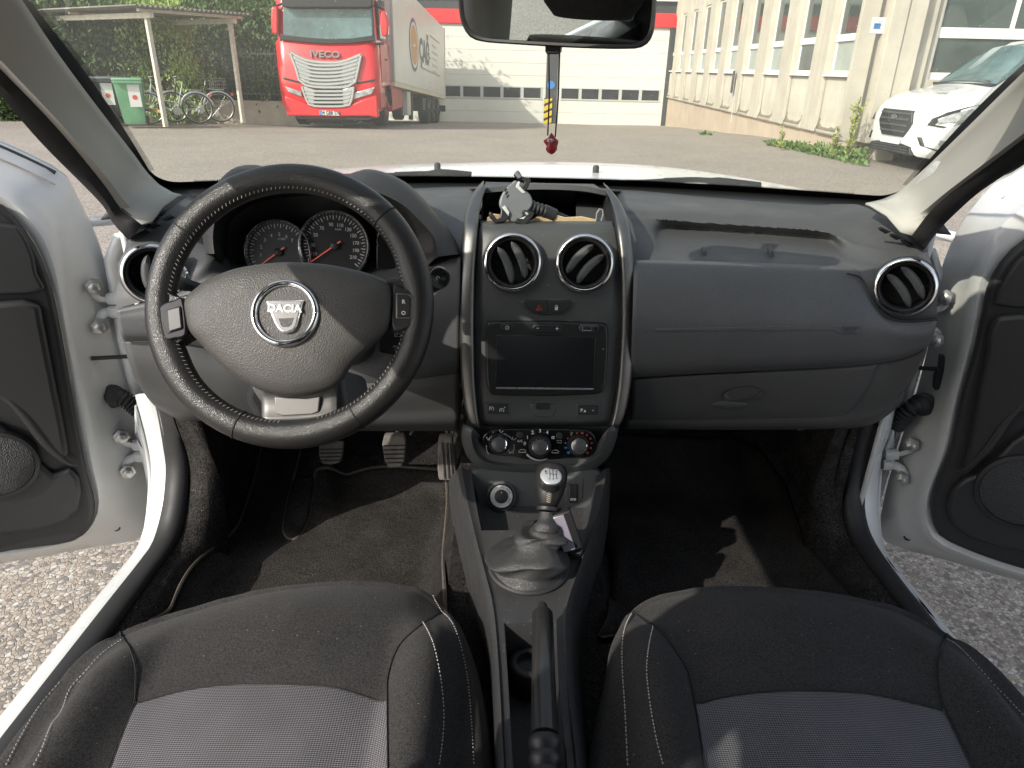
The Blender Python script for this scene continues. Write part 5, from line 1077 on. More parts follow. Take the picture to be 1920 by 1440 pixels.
# small demister slots at both ends
for pts, sg in (([(272,436),(292,424),(318,409)], -1), ([(1655,432),(1676,444),(1697,455)], 1)):
    for k in range(3):
        a, b = pts[k]; c = W(a, b, Y=1.262+.02*(1 if sg*k > 0 else 0)+( .03 if (sg<0 and k==2) or (sg>0 and k==0) else 0))
        pp = [W(a-9, b+4, Y=1.25), W(a+8, b-5, Y=1.25), W(a+12, b-2, Y=1.245), W(a-2, b+5, Y=1.245)] if sg < 0 else [W(a-10, b-5, Y=1.25), W(a+9, b+4, Y=1.25), W(a+4, b+6, Y=1.245), W(a-8, b-1, Y=1.245)]
        CB().prism([p+Vector((0,-.012,.004)) for p in pp], (0,.01,-.004)).build('demister_slot', M_DARK, dash, smooth=0)
# ------------------------------------------------------------------ air vents
def vent(px, py, Y, r, blades, n, label=None, sink=.0):
    v = part('air_vent', label); c = W(px, py, Y=Y); n = Vector(n).normalized()
    CB().lathe([(r*1.10,-.012),(r*1.09,.001),(r*1.02,.003)], c, n, 48, capend=False).build('bezel', M_DASH, v, smooth=60)
    CB().lathe([(r*1.05,-.008),(r*1.045,.003),(r*.99,.0075),(r*.92,.0075),(r*.87,.003),(r*.865,-.02)], c, n, 64, capend=False).build('chrome_ring', M_CHROME, v, smooth=60)
    CB().lathe([(r*.885,.000),(r*.86,.003),(r*.80,.001),(r*.76,-.012),(r*.76,-.05)], c, n, 48, capend=False).build('inner_ring', M_BLACK, v, smooth=60)
    CB().lathe([(r*.80,-.045),(.002,-.05)], c, n, 32).build('duct', M_DARK, v)
    u = Vector((1,0,0)); u = (u-n*u.dot(n)).normalized(); w = n.cross(u)
    for (off, ang, ln) in blades:
        a = R(ang); d = u*math.cos(a)+w*math.sin(a); s = n.cross(d)
        rows = []
        for k in range(13):
            t = -1+2*k/12; hw = r*.15*math.sqrt(max(0, 1-(abs(t)**3)))+.0004
            p = c + s*off*r + d*t*ln*r + n*.000 + s*(.10*r*(1-t*t))*(1 if off > 0 else 1)
            rows.append([p+s*hw*1.0-n*.012, p+s*hw+n*.001, p+n*.005+s*hw*.2, p-s*hw*.8+n*.002, p-s*hw-n*.012])
        CB().grid(rows).build('louver', M_DASH, v, smooth=60, solid=.001)
    CB().tube([c-u*r*.76-n*.02, c+u*r*.76-n*.02], .0015, 5).build('crossbar', M_BLACK, v)
vent(961, 492, 1.182, .048, [(.22,-68,.70),(-.30,-68,.70)], (-.05,-.96,.25))
vent(1096, 494, 1.182, .048, [(.22,48,.70),(-.30,48,.70)], (-.10,-.96,.25))
vent(1697, 538, 1.152, .0475, [(.26,-52,.70),(-.24,-52,.72)], (-.45,-.86,.14))
vent(287, 513, 1.152, .0475, [(.12,88,.66),(-.45,88,.5)], (.40,-.88,.14))
# ------------------------------------------------------------------ instrument binnacle
bn = part('instrument_cluster', 'hooded instrument cluster with two chrome-ringed dials')
c_back = [(392,476,1.31),(372,420,1.37),(400,372,1.46),(440,350,1.5),(500,342,1.5),(560,342,1.5),(640,342,1.5),(690,342,1.5),(760,358,1.45),(815,400,1.37),(850,444,1.31),(868,480,1.26)]
c_crest = [(386,476,1.20),(380,430,1.215),(396,362,1.235),(430,320,1.25),(468,309,1.26),(510,316,1.265),(560,330,1.265),(620,332,1.265),(655,326,1.262),(690,317,1.26),(730,326,1.25),(770,349,1.24),(810,393,1.22),(843,436,1.205),(861,477,1.195)]
c_mid = [(393,476,1.155),(390,435,1.165),(402,385,1.175),(430,350,1.185),(470,334,1.19),(520,337,1.19),(570,340,1.19),(620,340,1.19),(660,338,1.19),(700,340,1.185),(745,360,1.18),(788,400,1.17),(816,440,1.16),(838,479,1.155)]
c_lip = [(402,476,1.145),(399,442,1.15),(406,407,1.155),(430,378,1.16),(480,356,1.165),(560,348,1.17),(640,348,1.17),(694,356,1.165),(752,382,1.16),(791,418,1.155),(814,446,1.15),(822,481,1.145)]
c_in = [(412,490,1.20),(410,446,1.21),(416,410,1.22),(440,384,1.225),(485,364,1.23),(560,356,1.235),(640,356,1.235),(692,364,1.23),(746,388,1.225),(782,422,1.22),(803,450,1.21),(810,490,1.20)]
c_cav = [(428,510,1.275),(426,452,1.285),(432,417,1.295),(452,396,1.30),(490,378,1.31),(560,368,1.31),(640,368,1.31),(690,378,1.30),(738,400,1.295),(768,430,1.285),(786,455,1.28),(792,510,1.27)]
CB().grid(loft([PW(c_back), PW(c_crest), PW(c_mid), PW(c_lip)], 60, 20)).build('hood', mat('hood_plastic', (.030,.030,.032), .52, bump=(1300,.4,'vor',.0005), vary=(9,.1)), bn, smooth=60, label='ribbed grain cluster hood')
CB().grid(loft([PW(c_lip), PW(c_in), PW(c_cav)], 60, 14)).build('hood_inside', M_BLACK, bn, smooth=60)
CB().grid(loft([[W(a,b,Y=y+.001) for a,b,y in c_cav], [W(610+(a-610)*.1, 500, Y=1.36) for a,b,y in c_cav]], 60)).build('backing', M_DARK, bn)
Gn = Vector((.10,-.95,.30)).normalized(); Gc = W(575, 468, Y=1.268)
Gu = Vector((1,0,0)); Gu = (Gu-Gn*Gu.dot(Gn)).normalized(); Gv = Gn.cross(Gu)
Gu = (Gu*math.cos(R(-1.0))+Gv*math.sin(R(-1.0))).normalized(); Gv = Gn.cross(Gu)
def Gpl(px, py, h=0): return Wpl(px, py, Gc+Gn*h, Gn)
M_DIAL = mat('dial_face', (.013,.013,.015), .35); M_NEEDLE = mat('needle_orange', (.70,.13,.08), .4, emit=(.8,.12,.06,.12)); M_TICK = mat('dial_print', (.50,.50,.50), .5)
def dial(px, py, rpx, nums, rnum, size, a0, a1, nt, needle, unit, upx):
    d = part('gauge', parent=bn); c = Gpl(px, py); r = (Gpl(px+rpx, py)-c).length
    CB().lathe([(r*1.0,-.02),(r*1.0,.010),(r*.965,.013),(r*.93,.010),(r*.90,-.004)], c, Gn, 64, capend=False).build('gauge_ring', M_CHROME, bn, smooth=60)
    CB().lathe([(r*.92,-.006),(r*.92,-.004)], c, Gn, 48).build('gauge_face', M_DIAL, bn)
    tk = CB()
    for k in range(nt):
        a = R(a0+(a1-a0)*k/(nt-1)); dv_ = Gu*math.cos(a)+Gv*math.sin(a); sv_ = Gn.cross(dv_); big = k % 2 == 0
        w = .0007 if big else .0005; q0, q1 = (r*.74, r*.86) if big else (r*.79, r*.86); b = c-Gn*.0035
        tk.add([b+dv_*q0-sv_*w, b+dv_*q1-sv_*w, b+dv_*q1+sv_*w, b+dv_*q0+sv_*w], [(0,1,2,3)])
    for s, ang in nums:
        a = R(ang); put_text(tk, s, size, frame(c-Gn*.0034+(Gu*math.cos(a)+Gv*math.sin(a))*r*rnum, Gu, Gv), sx=.9, bold=.0001)
    put_text(tk, unit, size*.62, frame(Gpl(*upx, -.0034), Gu, Gv))
    tk.build('gauge_print', M_TICK, bn, smooth=0)
    e = Gpl(*needle, .004); hub = c
    dd = (e-(hub+Gn*.004)).normalized(); sd_ = Gn.cross(dd); h0 = hub+Gn*.004
    CB().prism([h0-dd*.014-sd_*.0012, h0-dd*.014+sd_*.0012, e+sd_*.0006, e-sd_*.0006], Gn*.0015).build('needle', M_NEEDLE, bn, smooth=0)
    CB().lathe([(.007,0),(.007,.006),(.004,.008),(.001,.008)], hub, Gn, 20).build('needle_hub', M_BLACK, bn)
    bpy.data.objects.remove(d)
dial(522, 473, 63, [('1',191),('2',165),('3',139),('4',114),('5',88),('6',65),('7',43)], .54, .0088, 216, 34, 29, (490,496), 'x1000', (528,448))
dial(627, 461, 67, [('10',204),('30',180),('50',152),('70',127),('90',100),('110',76),('130',52),('150',31),('170',10),('190',-10),('210',-30)], .60, .0092, 214, -40, 43, (582,492), 'km/h', (634,430))
c = Gpl(745, 470); 
CB().tube([Gpl(733+26*math.cos(a), 452-28*math.sin(a), .004) for a in [R(200-k*9) for k in range(9)]], .0016, 6).build('gauge_ring', M_CHROME, bn)
CB().tube([Gpl(700+40*math.cos(a), 462-60*math.sin(a), .004) for a in [R(250+k*6) for k in range(8)]], .0018, 6).build('gauge_ring', M_CHROME, bn)
CB().prism([Gpl(a,b,.001) for a,b in ((706,425),(770,425),(775,500),(706,505))], Gn*.003).build('display', M_GLOSS, bn, bevel=.002)
# ------------------------------------------------------------------ centre stack
cs = part('centre_stack', 'charcoal centre stack between satin metal bars')
YC = [(340,1.30),(418,1.232),(440,1.212),(492,1.190),(600,1.165),(740,1.140),(782,1.130),(800,1.128),(830,1.122),(880,1.112)]
def Yc(py):
    for (a, ya), (b, yb) in zip(YC[:-1], YC[1:]):
        if a <= py <= b: return ya+(yb-ya)*(py-a)/(b-a)
    return YC[-1][1] if py > 500 else YC[0][1]
def Q(px, py, d=0.0): return W(px, py, Y=Yc(py)-d)
rows = []
for py, xl, xr, k in ((414,900,1150,.03),(419,901,1149,.004),(424,900,1151,0),(440,897,1155,0),(492,893,1162,0),(560,890,1166,0),(620,889,1166,0),(700,890,1160,0),(760,895,1150,0),(786,899,1145,.000),(793,900,1143,.006),(799,901,1142,.03)):
    rows.append([W(xl+(xr-xl)*t, py, Y=Yc(py)+k+.010*(abs(2*t-1)**6)) for t in [i/14 for i in range(15)]])
cut(CB().grid(surf(rows, 110, 130))).build('fascia', M_CONS, cs, smooth=50, solid=.004)
# satin bars
barL_o = [(905,346),(890,362),(877,385),(868,425),(862,500),(861,580),(862,650),(866,720),(874,775),(884,796)]
barL_i = [(912,352),(905,372),(900,395),(896,430),(891,500),(889,580),(889,650),(891,720),(896,775),(900,799)]
barR_o = [(1138,350),(1152,364),(1168,388),(1180,425),(1189,500),(1191,580),(1189,650),(1183,720),(1172,775),(1160,800)]
barR_i = [(1132,356),(1143,374),(1150,395),(1156,430),(1163,500),(1165,580),(1163,650),(1158,720),(1150,775),(1143,799)]
def bar(o, i, sg):
    def yy(py): return Yc(py) if py > 418 else 1.232+(418-py)*.0021
    a = cr([W(p[0], p[1], Y=yy(p[1])+.006) for p in o], 40); c = cr([W(p[0], p[1], Y=yy(p[1])-.001) for p in i], 40)
    m = [p.lerp(q, .22)+Vector((0,-.011,.003)) for p, q in zip(a, c)]; m2 = [p.lerp(q, .88)+Vector((0,-.010,.002)) for p, q in zip(a, c)]
    rows = loft([a, m, m2, c], 60, 12); CB().grid([[p+Vector((0,.05,0)) for p in rows[0]]]+rows+[[p+Vector((0,.01,0)) for p in rows[-1]]]).build('side_bar', M_SILVER, cs, smooth=60, solid=.002, label='satin grey metal side bar')
bar(barL_o, barL_i, -1); bar(barR_o, barR_i, 1)
# tray on top of the stack
lid = [[(880,353,1.66),(960,349,1.68),(1020,348,1.69),(1090,350,1.68),(1165,357,1.66)],[(898,351,1.42),(960,346,1.42),(1020,345,1.42),(1090,348,1.42),(1147,356,1.42)],[(902,353,1.375),(960,347,1.375),(1020,345,1.375),(1090,348,1.375),(1143,357,1.375)],[(904,361,1.368),(960,356,1.368),(1020,354,1.368),(1090,357,1.368),(1141,366,1.368)],[(904,364,1.385),(960,359,1.385),(1020,357,1.385),(1090,360,1.385),(1141,369,1.385)]]
CB().grid(PS(lid, 40, 24)).build('tray_hood', M_DASH, cs, smooth=50, solid=.003)
bx0, bx1 = W(903, 400, Y=1.29).x, W(1146, 400, Y=1.29).x
z0_, z1_ = 1.118, W(1020, 360, Y=1.37).z+.004
tb = CB(); tb.add([(bx0,1.240,z0_),(bx1,1.240,z0_),(bx1,1.58,z0_),(bx0,1.58,z0_),(bx0,1.240,W(903,418,Y=1.24).z-.002),(bx1,1.240,W(1146,418,Y=1.24).z-.002),(bx1,1.58,z1_-.018),(bx0,1.58,z1_-.018),(bx0,1.375,z1_-.002),(bx1,1.375,z1_-.002)],
  [(0,1,2,3),(0,4,5,1),(2,6,7,3),(3,7,8,4,0),(1,5,9,6,2),(7,6,9,8)]); tb.build('tray_box', M_BLACK, cs, smooth=0)
# hazard and lock switches
def qpan(nm, pts, d, th, m, parent=cs, bevel=.0015, sm=None, seg=2):
    pp = [Vector((a,b,0)) for a, b in pts]
    if sm: pp = cr(pp, sm, closed=True)
    return CB().prism([Q(p.x, p.y, d) for p in pp], (0, th, 0)).build(nm, m, parent, bevel=bevel, seg=seg)
qpan('switch_surround', [(976,569),(984,562),(1028,560),(1071,562),(1079,568),(1066,584),(1048,591),(1008,590),(990,584)], .002, .006, M_CONS, bevel=.003, sm=40)
qpan('hazard_switch', [(980,566),(986,563.5),(1026.4,563.5),(1026.4,587.5),(1008,587.5),(996,583)], .006, .008, M_BLACK, bevel=.0015)
qpan('lock_switch', [(1028.2,563.5),(1070,564.5),(1075,568),(1061,583),(1048,587.5),(1028.2,587.5)], .006, .008, M_BLACK, bevel=.0015)
def qline(mb, pts, w, d): mb.tube([Q(a, b, d) for a, b in pts], w, 4); return mb
mb = CB(); qline(mb, [(1005.5,581),(1011,571),(1016.5,581),(1005.5,581)], .0007, .0066); qline(mb, [(1008.5,579.3),(1011,574.8),(1013.5,579.3),(1008.5,579.3)], .0005, .0066); mb.build('hazard_symbol', M_RED, cs, smooth=0)
mb = CB(); mb.prism([Q(a, b, .0068) for a, b in ((1040.5,576),(1046,576),(1046,581.5),(1040.5,581.5))], (0,.0005,0)); qline(mb, [(1041.3,576),(1041.3,573.8),(1043.2,572.4),(1045.2,573.8),(1045.2,576)], .0006, .0068); mb.build('lock_symbol', M_PRINT, cs, smooth=0)
# radio
rd = part('radio', 'switched-off black touchscreen radio')
qpan('bezel', [(912,610),(920,604.5),(1020,604),(1128,607.5),(1139,614),(1141,640),(1138,700),(1133,728),(1118,740),(1020,744),(930,742),(916,733),(911,700),(910,640)], .008, .012, mat('radio_black', (.012,.012,.013), .33, vary=(20,.15)), rd, bevel=.004, sm=64, seg=3)
qpan('screen', [(930,628),(1117,631),(1113,729),(929,727)], .0092, .003, M_SCREEN, rd, bevel=.001)
CB().tube([Q(930,727.5,.0095), Q(1113,729.5,.0095)], .0018, 6).build('screen_edge', mat('dusty_edge', (.20,.20,.20), .8, vary=(300,.5)), rd)
def pill(nm, x0, x1, y0, y1, m, d=.012, parent=rd):
    h = (y1-y0)/2; pts = [(x0+h+h*math.cos(a), (y0+y1)/2+h*math.sin(a)) for a in [R(90+k*22.5) for k in range(9)]]+[(x1-h+h*math.cos(a), (y0+y1)/2+h*math.sin(a)) for a in [R(-90+k*22.5) for k in range(9)]]
    return qpan(nm, pts, d, .006, m, parent, bevel=.0015)
pill('power_button', 937, 964.5, 608, 621.5, M_BLACK); pill('volume_button', 998, 1055, 609, 624, M_BLACK); pill('usb_surround', 1085, 1123, 609, 623.5, M_CONS, .0105)
pill('usb_port', 1091, 1110, 612.5, 620.5, M_DARK, .0112); mb = CB().lathe([(.004,0),(.004,.003),(.0022,.003),(.002,0)], Q(1117,616.5,.0105), (0,-1,.15), 16); mb.build('aux_port', M_BLACK, rd)
mb = CB(); qline(mb, [(1092.5,613.5),(1092.5,619.5),(1109,619.8),(1109,613.8)], .0007, .0118); mb.build('usb_rim', M_STEEL, rd, smooth=0)
mb = CB(); qline(mb, [(951+3.2*math.sin(a), 614.5-3.2*math.cos(a)) for a in [R(35+k*29) for k in range(11)]], .0005, .0125); qline(mb, [(951,610),(951,614)], .0005, .0125)
qline(mb, [(1006,615.5),(1010,615.6)], .0007, .0125); qline(mb, [(1042,616),(1047,616.2)], .0007, .0125); qline(mb, [(1044.5,613.3),(1044.5,618.8)], .0007, .0125); mb.build('button_print', M_PRINT, rd, smooth=0)
CB().lathe([(.0008,0),(.0008,.0006)], Q(1131.5,654.5,.0085), (0,-1,.1), 8).build('indicator', M_PRINT, rd); CB().lathe([(.003,-.001),(.0022,.0004)], Q(926,614,.0085), (0,-1,.1), 12).build('microphone', M_DARK, rd)
# lower switches
for nm, x0, x1, y0, y1 in (('cruise_switch', 914, 953, 758, 777), ('parking_switch', 1083, 1121.5, 760.5, 778.5)):
    qpan('switch_frame', [(x0-4,y0-3),(x1+4,y0-3),(x1+5,y1+4),(x0-3,y1+5)], .001, .005, M_CONS, bevel=.002)
    qpan(nm, [(x0,y0),(x1,y0+.5),(x1-.5,y1),(x0+.5,y1-.5)], .004, .006, M_BLACK, bevel=.0016)
mb = CB()
for cx, cy in ((921.5,766.5),(940.5,769.5)):
    qline(mb, [(cx+4.2*math.cos(a), cy-3.6*math.sin(a)) for a in [R(-50+k*28) for k in range(11)]], .00055, .0046); qline(mb, [(cx-1.5,cy-1.5),(cx+.5,cy+1)], .0008, .0046)
qline(mb, [(945,764),(947.5,764)], .0004, .0046); qline(mb, [(946.2,762.8),(946.2,765.4)], .0004, .0046); qline(mb, [(917,762),(919,764)], .0004, .0046)
put_text(mb, 'P', .0082, frame(Q(1090.5, 769.5, .0046), (1,0,-.02), (0,.2,1)), bold=.0004); mb.prism([Q(a,b,.0046) for a,b in ((1094,773),(1097,768),(1099,772.5))], (0,.0004,0)); mb.build('switch_print', M_PRINT, cs, smooth=0)
CB().lathe([(.0012,0),(.0012,.0005)], Q(1112,769.5,.0043), (0,-1,.1), 8).build('indicator', M_TICK, cs)
qpan('coin_tray', [(993,757),(1046,758),(1040,779),(1034,783),(1004,782.5),(998,778)], .0015, .006, M_CONS, bevel=.003); qpan('coin_slot', [(1006,757.5),(1031,758),(1031,768),(1006,767.5)], .004, .004, M_DARK, bevel=.001)
# climate unit
hv = part('climate_unit', 'black climate panel with three chrome-ringed knobs')
hous = [(872,796),(868,815),(874,845),(890,868),(915,879),(960,885),(1020,886),(1075,885),(1112,877),(1138,856),(1152,826),(1158,796)]
ho = [Vector((a,b,0)) for a, b in hous]; ho = cr(ho, 40)
rows = [[W(p.x, p.y, Y=1.175) for p in ho], [W(p.x, p.y, Y=1.135) for p in ho], [W(1013+(p.x-1013)*.965, 822+(p.y-822)*.95, Y=1.122) for p in ho], [W(1013+(p.x-1013)*.90, 826+(p.y-826)*.84, Y=1.116) for p in ho], [W(1013+(p.x-1013)*.885, 828+(p.y-828)*.74, Y=1.124) for p in ho], [W(1013+(p.x-1013)*.8, 826+(p.y-826)*.3, Y=1.128) for p in ho]]
CB().grid(rows).build('housing', M_CONS, hv, smooth=50, solid=.003)
CB().prism([W(a, b, Y=1.15) for a, b in ((874,800),(1156,800),(1150,830),(1110,872),(915,872),(880,845))], (0,.03,0)).build('housing_back', M_CONS, hv)
pan = [(904,832),(908,815),(925,807),(960,805.5),(1013,805),(1065,806),(1100,808),(1115,817),(1119,835),(1114,851),(1098,859),(1060,860),(1040,862),(985,862),(968,857),(935,855),(914,848)]
def H(px, py, d=0.0): return W(px, py, Y=1.1215-(py-830)*.00012-d)
CB().prism([H(p.x, p.y) for p in cr([Vector((a,b,0)) for a,b in pan], 60, closed=True)], (0,.008,0)).build('panel', M_GLOSS, hv, bevel=.002)
kn = Vector((-.03,-.90,.44)).normalized()
for (x, y, rb, rk) in ((936.5,831,.0195,.0148),(1012,836,.0215,.0150),(1084,834,.0195,.0150)):
    c = H(x, y, .001)
    CB().lathe([(rb,0),(rb*.99,.006),(rb*.84,.014),(rk*1.02,.016)], c, kn, 40, capend=False).build('knob_base', M_BLACK, hv, smooth=50)
    CB().lathe([(rk*1.02,.014),(rk*1.0,.024),(rk*.93,.0265),(rk*.86,.0262)], c, kn, 40, capend=False).build('knob_ring', M_CHROME, hv, smooth=60)
    CB().lathe([(rk*.88,.0258),(rk*.84,.0268),(.001,.0272)], c, kn, 40).build('knob_cap', M_CONS, hv, smooth=60)
for x, y in ((974.5,815),(1048.5,817)): CB().lathe([(.0062,0),(.006,.004),(.003,.0048),(.001,.0048)], H(x, y, .0), kn, 24).build('button', M_BLACK, hv)
mb = CB(); Hm = lambda x, y: frame(H(x, y, .0012), (1,0,-.02), (0,.2,1))
for s, x, y in (('0',984,832),('1',989,820.5),('2',998.5,811),('3',1012.5,808),('4',1026,811)): put_text(mb, s, .0088, Hm(x, y), bold=.00035)
put_text(mb, 'A/C', .0062, Hm(975,827), bold=.0002)
def harc(cx, cy, r, a0, a1, w=.00055, n=14): mb.tube([H(cx+r*math.cos(R(a0+(a1-a0)*k/n)), cy-r*.98*math.sin(R(a0+(a1-a0)*k/n)), .0012) for k in range(n+1)], w, 4)
harc(938,838,26,100,148); harc(938,838,26,78,33); harc(938,838,26,174,212); harc(938,838,26,10,-28); 
for k in range(12):   # tapered recirculation sweep
    a = R(215+k*7); mb.tube([H(1012+29*math.cos(a), 837-26*math.sin(a), .0012), H(1012+29*math.cos(a+R(7)), 837-26*math.sin(a+R(7)), .0012)], .0016*(1-k/12)+.0003, 4)
# little pictograms: seated figures, fan, screen, cars
def fig(x, y):
    mb.lathe([(.0011,0),(.0011,.0004)], H(x-2, y-2.5, .0012), (0,-1,.2), 8); mb.tube([H(x-2,y-.5,.0012),H(x+.5,y+2.5,.0012),H(x+3,y+.5,.0012),H(x+4.5,y-1.5,.0012)], .00055, 4)
for x, y in ((939,809),(915,823),(963,823),(956,847)): fig(x, y)
for a in (45,135,225,315): mb.lathe([(.0015,0),(.0015,.0004)], H(1037+2.2*math.cos(R(a)), 820.5-2.0*math.sin(R(a)), .0012), (0,-1,.2), 8)
mb.tube([H(1044.5,825.6,.0012),H(1052.5,825.8,.0012),H(1052.5,830.6,.0012),H(1044.5,830.4,.0012)], .0005, 4, closed=True)
for x0, y0 in ((979,846),(1041,847)): mb.tube([H(x0-7,y0+2,.0012),H(x0-6,y0-1,.0012),H(x0-2,y0-3.2,.0012),H(x0+4,y0-3,.0012),H(x0+7,y0,.0012),H(x0+7,y0+2,.0012)], .0006, 4, closed=True)
mb.build('climate_print', M_PRINT, hv, smooth=0)
rdot = MB(); dots = CB(); bl = CB()
for k, (x, y) in enumerate(((1064.5,822),(1071.5,815.5),(1081.5,812),(1091.5,812.2),(1100.5,816),(1107,822.7),(1109.5,831),(1107.7,840),(1101.5,848.5))): dots.lathe([(.0014+.0001*k,0),(.0014+.0001*k,.0005)], H(x, y, .0008), (0,-1,.2), 10)
for k, (x, y) in enumerate(((1060.5,830.5),(1060.8,839.5),(1066,848.5))): bl.lathe([(.0015+.0007*k,0),(.0015+.0007*k,.0005)], H(x, y, .0008), (0,-1,.2), 12)
dots.build('warm_dots', M_RED, hv, smooth=0); bl.build('cold_dots', M_BLUE, hv, smooth=0)
# ------------------------------------------------------------------ tunnel console
tn = part('tunnel_console', 'dusty grey plastic tunnel console')
def deck_row(py, xl, xr, z, d, wall, Zf=None):
    out = []
    for t, k in ((0,0),(.05,-.004),(.10,-.004),(.10+.03,0),(.5,0),(.87,0),(.90,-.004),(.95,-.004),(1,0)):
        out.append((xl+(xr-xl)*t, py, z))
    return out
# rim lines left / right (px, py, z) and where the walls meet the carpet
RL = [(866,878,.715),(872,915,.705),(880,955,.695),(893,1010,.68),(910,1075,.668),(925,1140,.66),(935,1250,.655),(945,1440,.655),(956,1620,.655)]
RRr = [(1137,878,.715),(1132,915,.705),(1122,960,.695),(1105,1010,.68),(1088,1060,.668),(1063,1135,.66),(1061,1205,.655),(1069,1320,.655),(1082,1440,.655),(1098,1620,.655)]
FL = [(842,900),(843,940),(850,990),(862,1050),(880,1125),(896,1185),(914,1260),(922,1440),(930,1620)]
FR = [(1144,900),(1143,940),(1139,990),(1128,1050),(1108,1120),(1094,1190),(1094,1260),(1106,1440),(1122,1620)]
a = cr([W(x, y, Z=z) for x, y, z in RL], 60); b = cr([W(x, y, Z=.53) for x, y in FL], 60)
CB().grid(loft([a, [p.lerp(q, .12)+Vector((-.004,0,.004)) for p, q in zip(a, b)], [p.lerp(q, .6)+Vector((-.004,0,.0)) for p, q in zip(a, b)], b], 60, 16)).build('side_wall', M_TUN, tn, smooth=60)
c = cr([W(x, y, Z=z) for x, y, z in RRr], 60); d = cr([W(x, y, Z=.53) for x, y in FR], 60)
CB().grid(loft([c, [p.lerp(q, .12)+Vector((.004,0,.004)) for p, q in zip(c, d)], [p.lerp(q, .6)+Vector((.004,0,.0)) for p, q in zip(c, d)], d], 60, 16)).build('side_wall', M_TUN, tn, smooth=60)
# deck: depth profile along the length
deck = []
NR = 110; a = cr([W(x, y, Z=z) for x, y, z in RL], NR); c = cr([W(x, y, Z=z) for x, y, z in RRr], NR)
for i in range(NR):
    p, q = a[i], c[i]; y = (p.y+q.y)/2
    tray = smooth01((y-.985)/.012)*.055
    trough = smooth01((.795-y)/.02)*.075
    row = []
    for k in range(33):
        t = k/32; pt = p.lerp(q, t); e = abs(2*t-1)
        edge = smooth01((.86-e)/.06); edge2 = smooth01((.74-e)/.05)
        pt.z += -.004*smooth01((.97-e)/.04) - tray*edge - trough*edge2
        row.append(pt)
    deck.append(row)
CB().grid(deck).build('deck', M_TUN, tn, smooth=40)
# switch panel at the front of the tray
def K(px, py, dd=0.0): return W(px, py, Y=1.105-(py-930)*.00035-dd)
pp = [(884,884),(1012,882),(1122,884),(1119,925),(1112,955),(1102,972),(1060,976),(990,976),(915,972),(900,958),(891,925)]
CB().prism([K(p.x, p.y) for p in cr([Vector((x,y,0)) for x,y in pp], 48, closed=True)], (0,.02,0)).build('switch_panel', M_CONS, tn, bevel=.004)
kn2 = Vector((0,-.86,.5)).normalized(); cK = K(940, 930, .001)
dk = part('drive_mode_dial', 'round silver-faced drive mode dial')
CB().lathe([(.0285,0),(.0275,.006),(.023,.007),(.0215,.003)], cK, kn2, 48, capend=False).build('dial_surround', M_CONS, dk, smooth=50)
CB().lathe([(.0225,.002),(.0222,.013),(.0208,.015)], cK, kn2, 48).build('dial_skirt', M_BLACK, dk, smooth=50)
CB().lathe([(.0208,.0145),(.0206,.0165),(.0125,.0168)], cK, kn2, 48, capend=False).build('dial_face', mat('dial_silver', (.60,.60,.60), .4, .4), dk, smooth=50)
CB().lathe([(.0128,.0160),(.0126,.0185),(.0115,.019),(.001,.0192)], cK, kn2, 40).build('dial_centre', M_BLACK, dk, smooth=50)
uK = Vector((1,0,0)); uK = (uK-kn2*uK.dot(kn2)).normalized(); vK = kn2.cross(uK)
top = cK+kn2*.0195
CB().add([top+vK*.0098, top+vK*.0062-uK*.0014, top+vK*.0062+uK*.0014], [(0,1,2)]).build('dial_pointer', M_PRINT, dk, smooth=0, recalc=False)
mb = CB()
for s, ang in (('2WD',88),('AUTO',38),('LOCK',-25)):
    a_ = R(ang); dd = uK*math.cos(a_)+vK*math.sin(a_); put_text(mb, s, .0050, frame(cK+kn2*.0170+dd*.0166, -kn2.cross(dd), dd), sx=.9)
mb.build('dial_print', M_BLACK, dk, smooth=0)
CB().prism([K(x, y, .001) for x, y in ((1058,893),(1088,893),(1095,900),(1094,935),(1087,944),(1060,944))], (0,.006,0)).build('switch_surround', M_CONS, tn, bevel=.003)
CB().prism([K(x, y, .004) for x, y in ((1067,910),(1083,910),(1082,944),(1067,943))], (0,.006,0)).build('eco_switch', M_BLACK, tn, bevel=.0015)
put_text(CB(), 'ECO', .0055, frame(K(1075, 936.5, .0046), (1,0,0), (0,.4,1)), bold=.0002).build('eco_print', M_PRINT, tn, smooth=0)
# cup recess at the left, socket at the right
cc = W(932, 1004, Z=.638); CB().lathe([(.036,.0),(.034,.002),(.033,-.03),(.001,-.032)], cc, (0,.1,1), 32).build('cup_recess', M_BLACK, tn, smooth=50)
sc_ = W(1075, 1034, Z=.672); CB().lathe([(.016,.0),(.016,.004),(.0125,.004),(.012,-.02),(.001,-.021)], sc_, (0,-.1,1), 24).build('socket', M_BLACK, tn, smooth=50)
CB().tube([sc_+Vector((.0135*math.cos(x), .0135*math.sin(x), .005)) for x in [i*math.pi/12 for i in range(24)]], .0009, 5, closed=True).build('socket_ring', M_STEEL, tn)
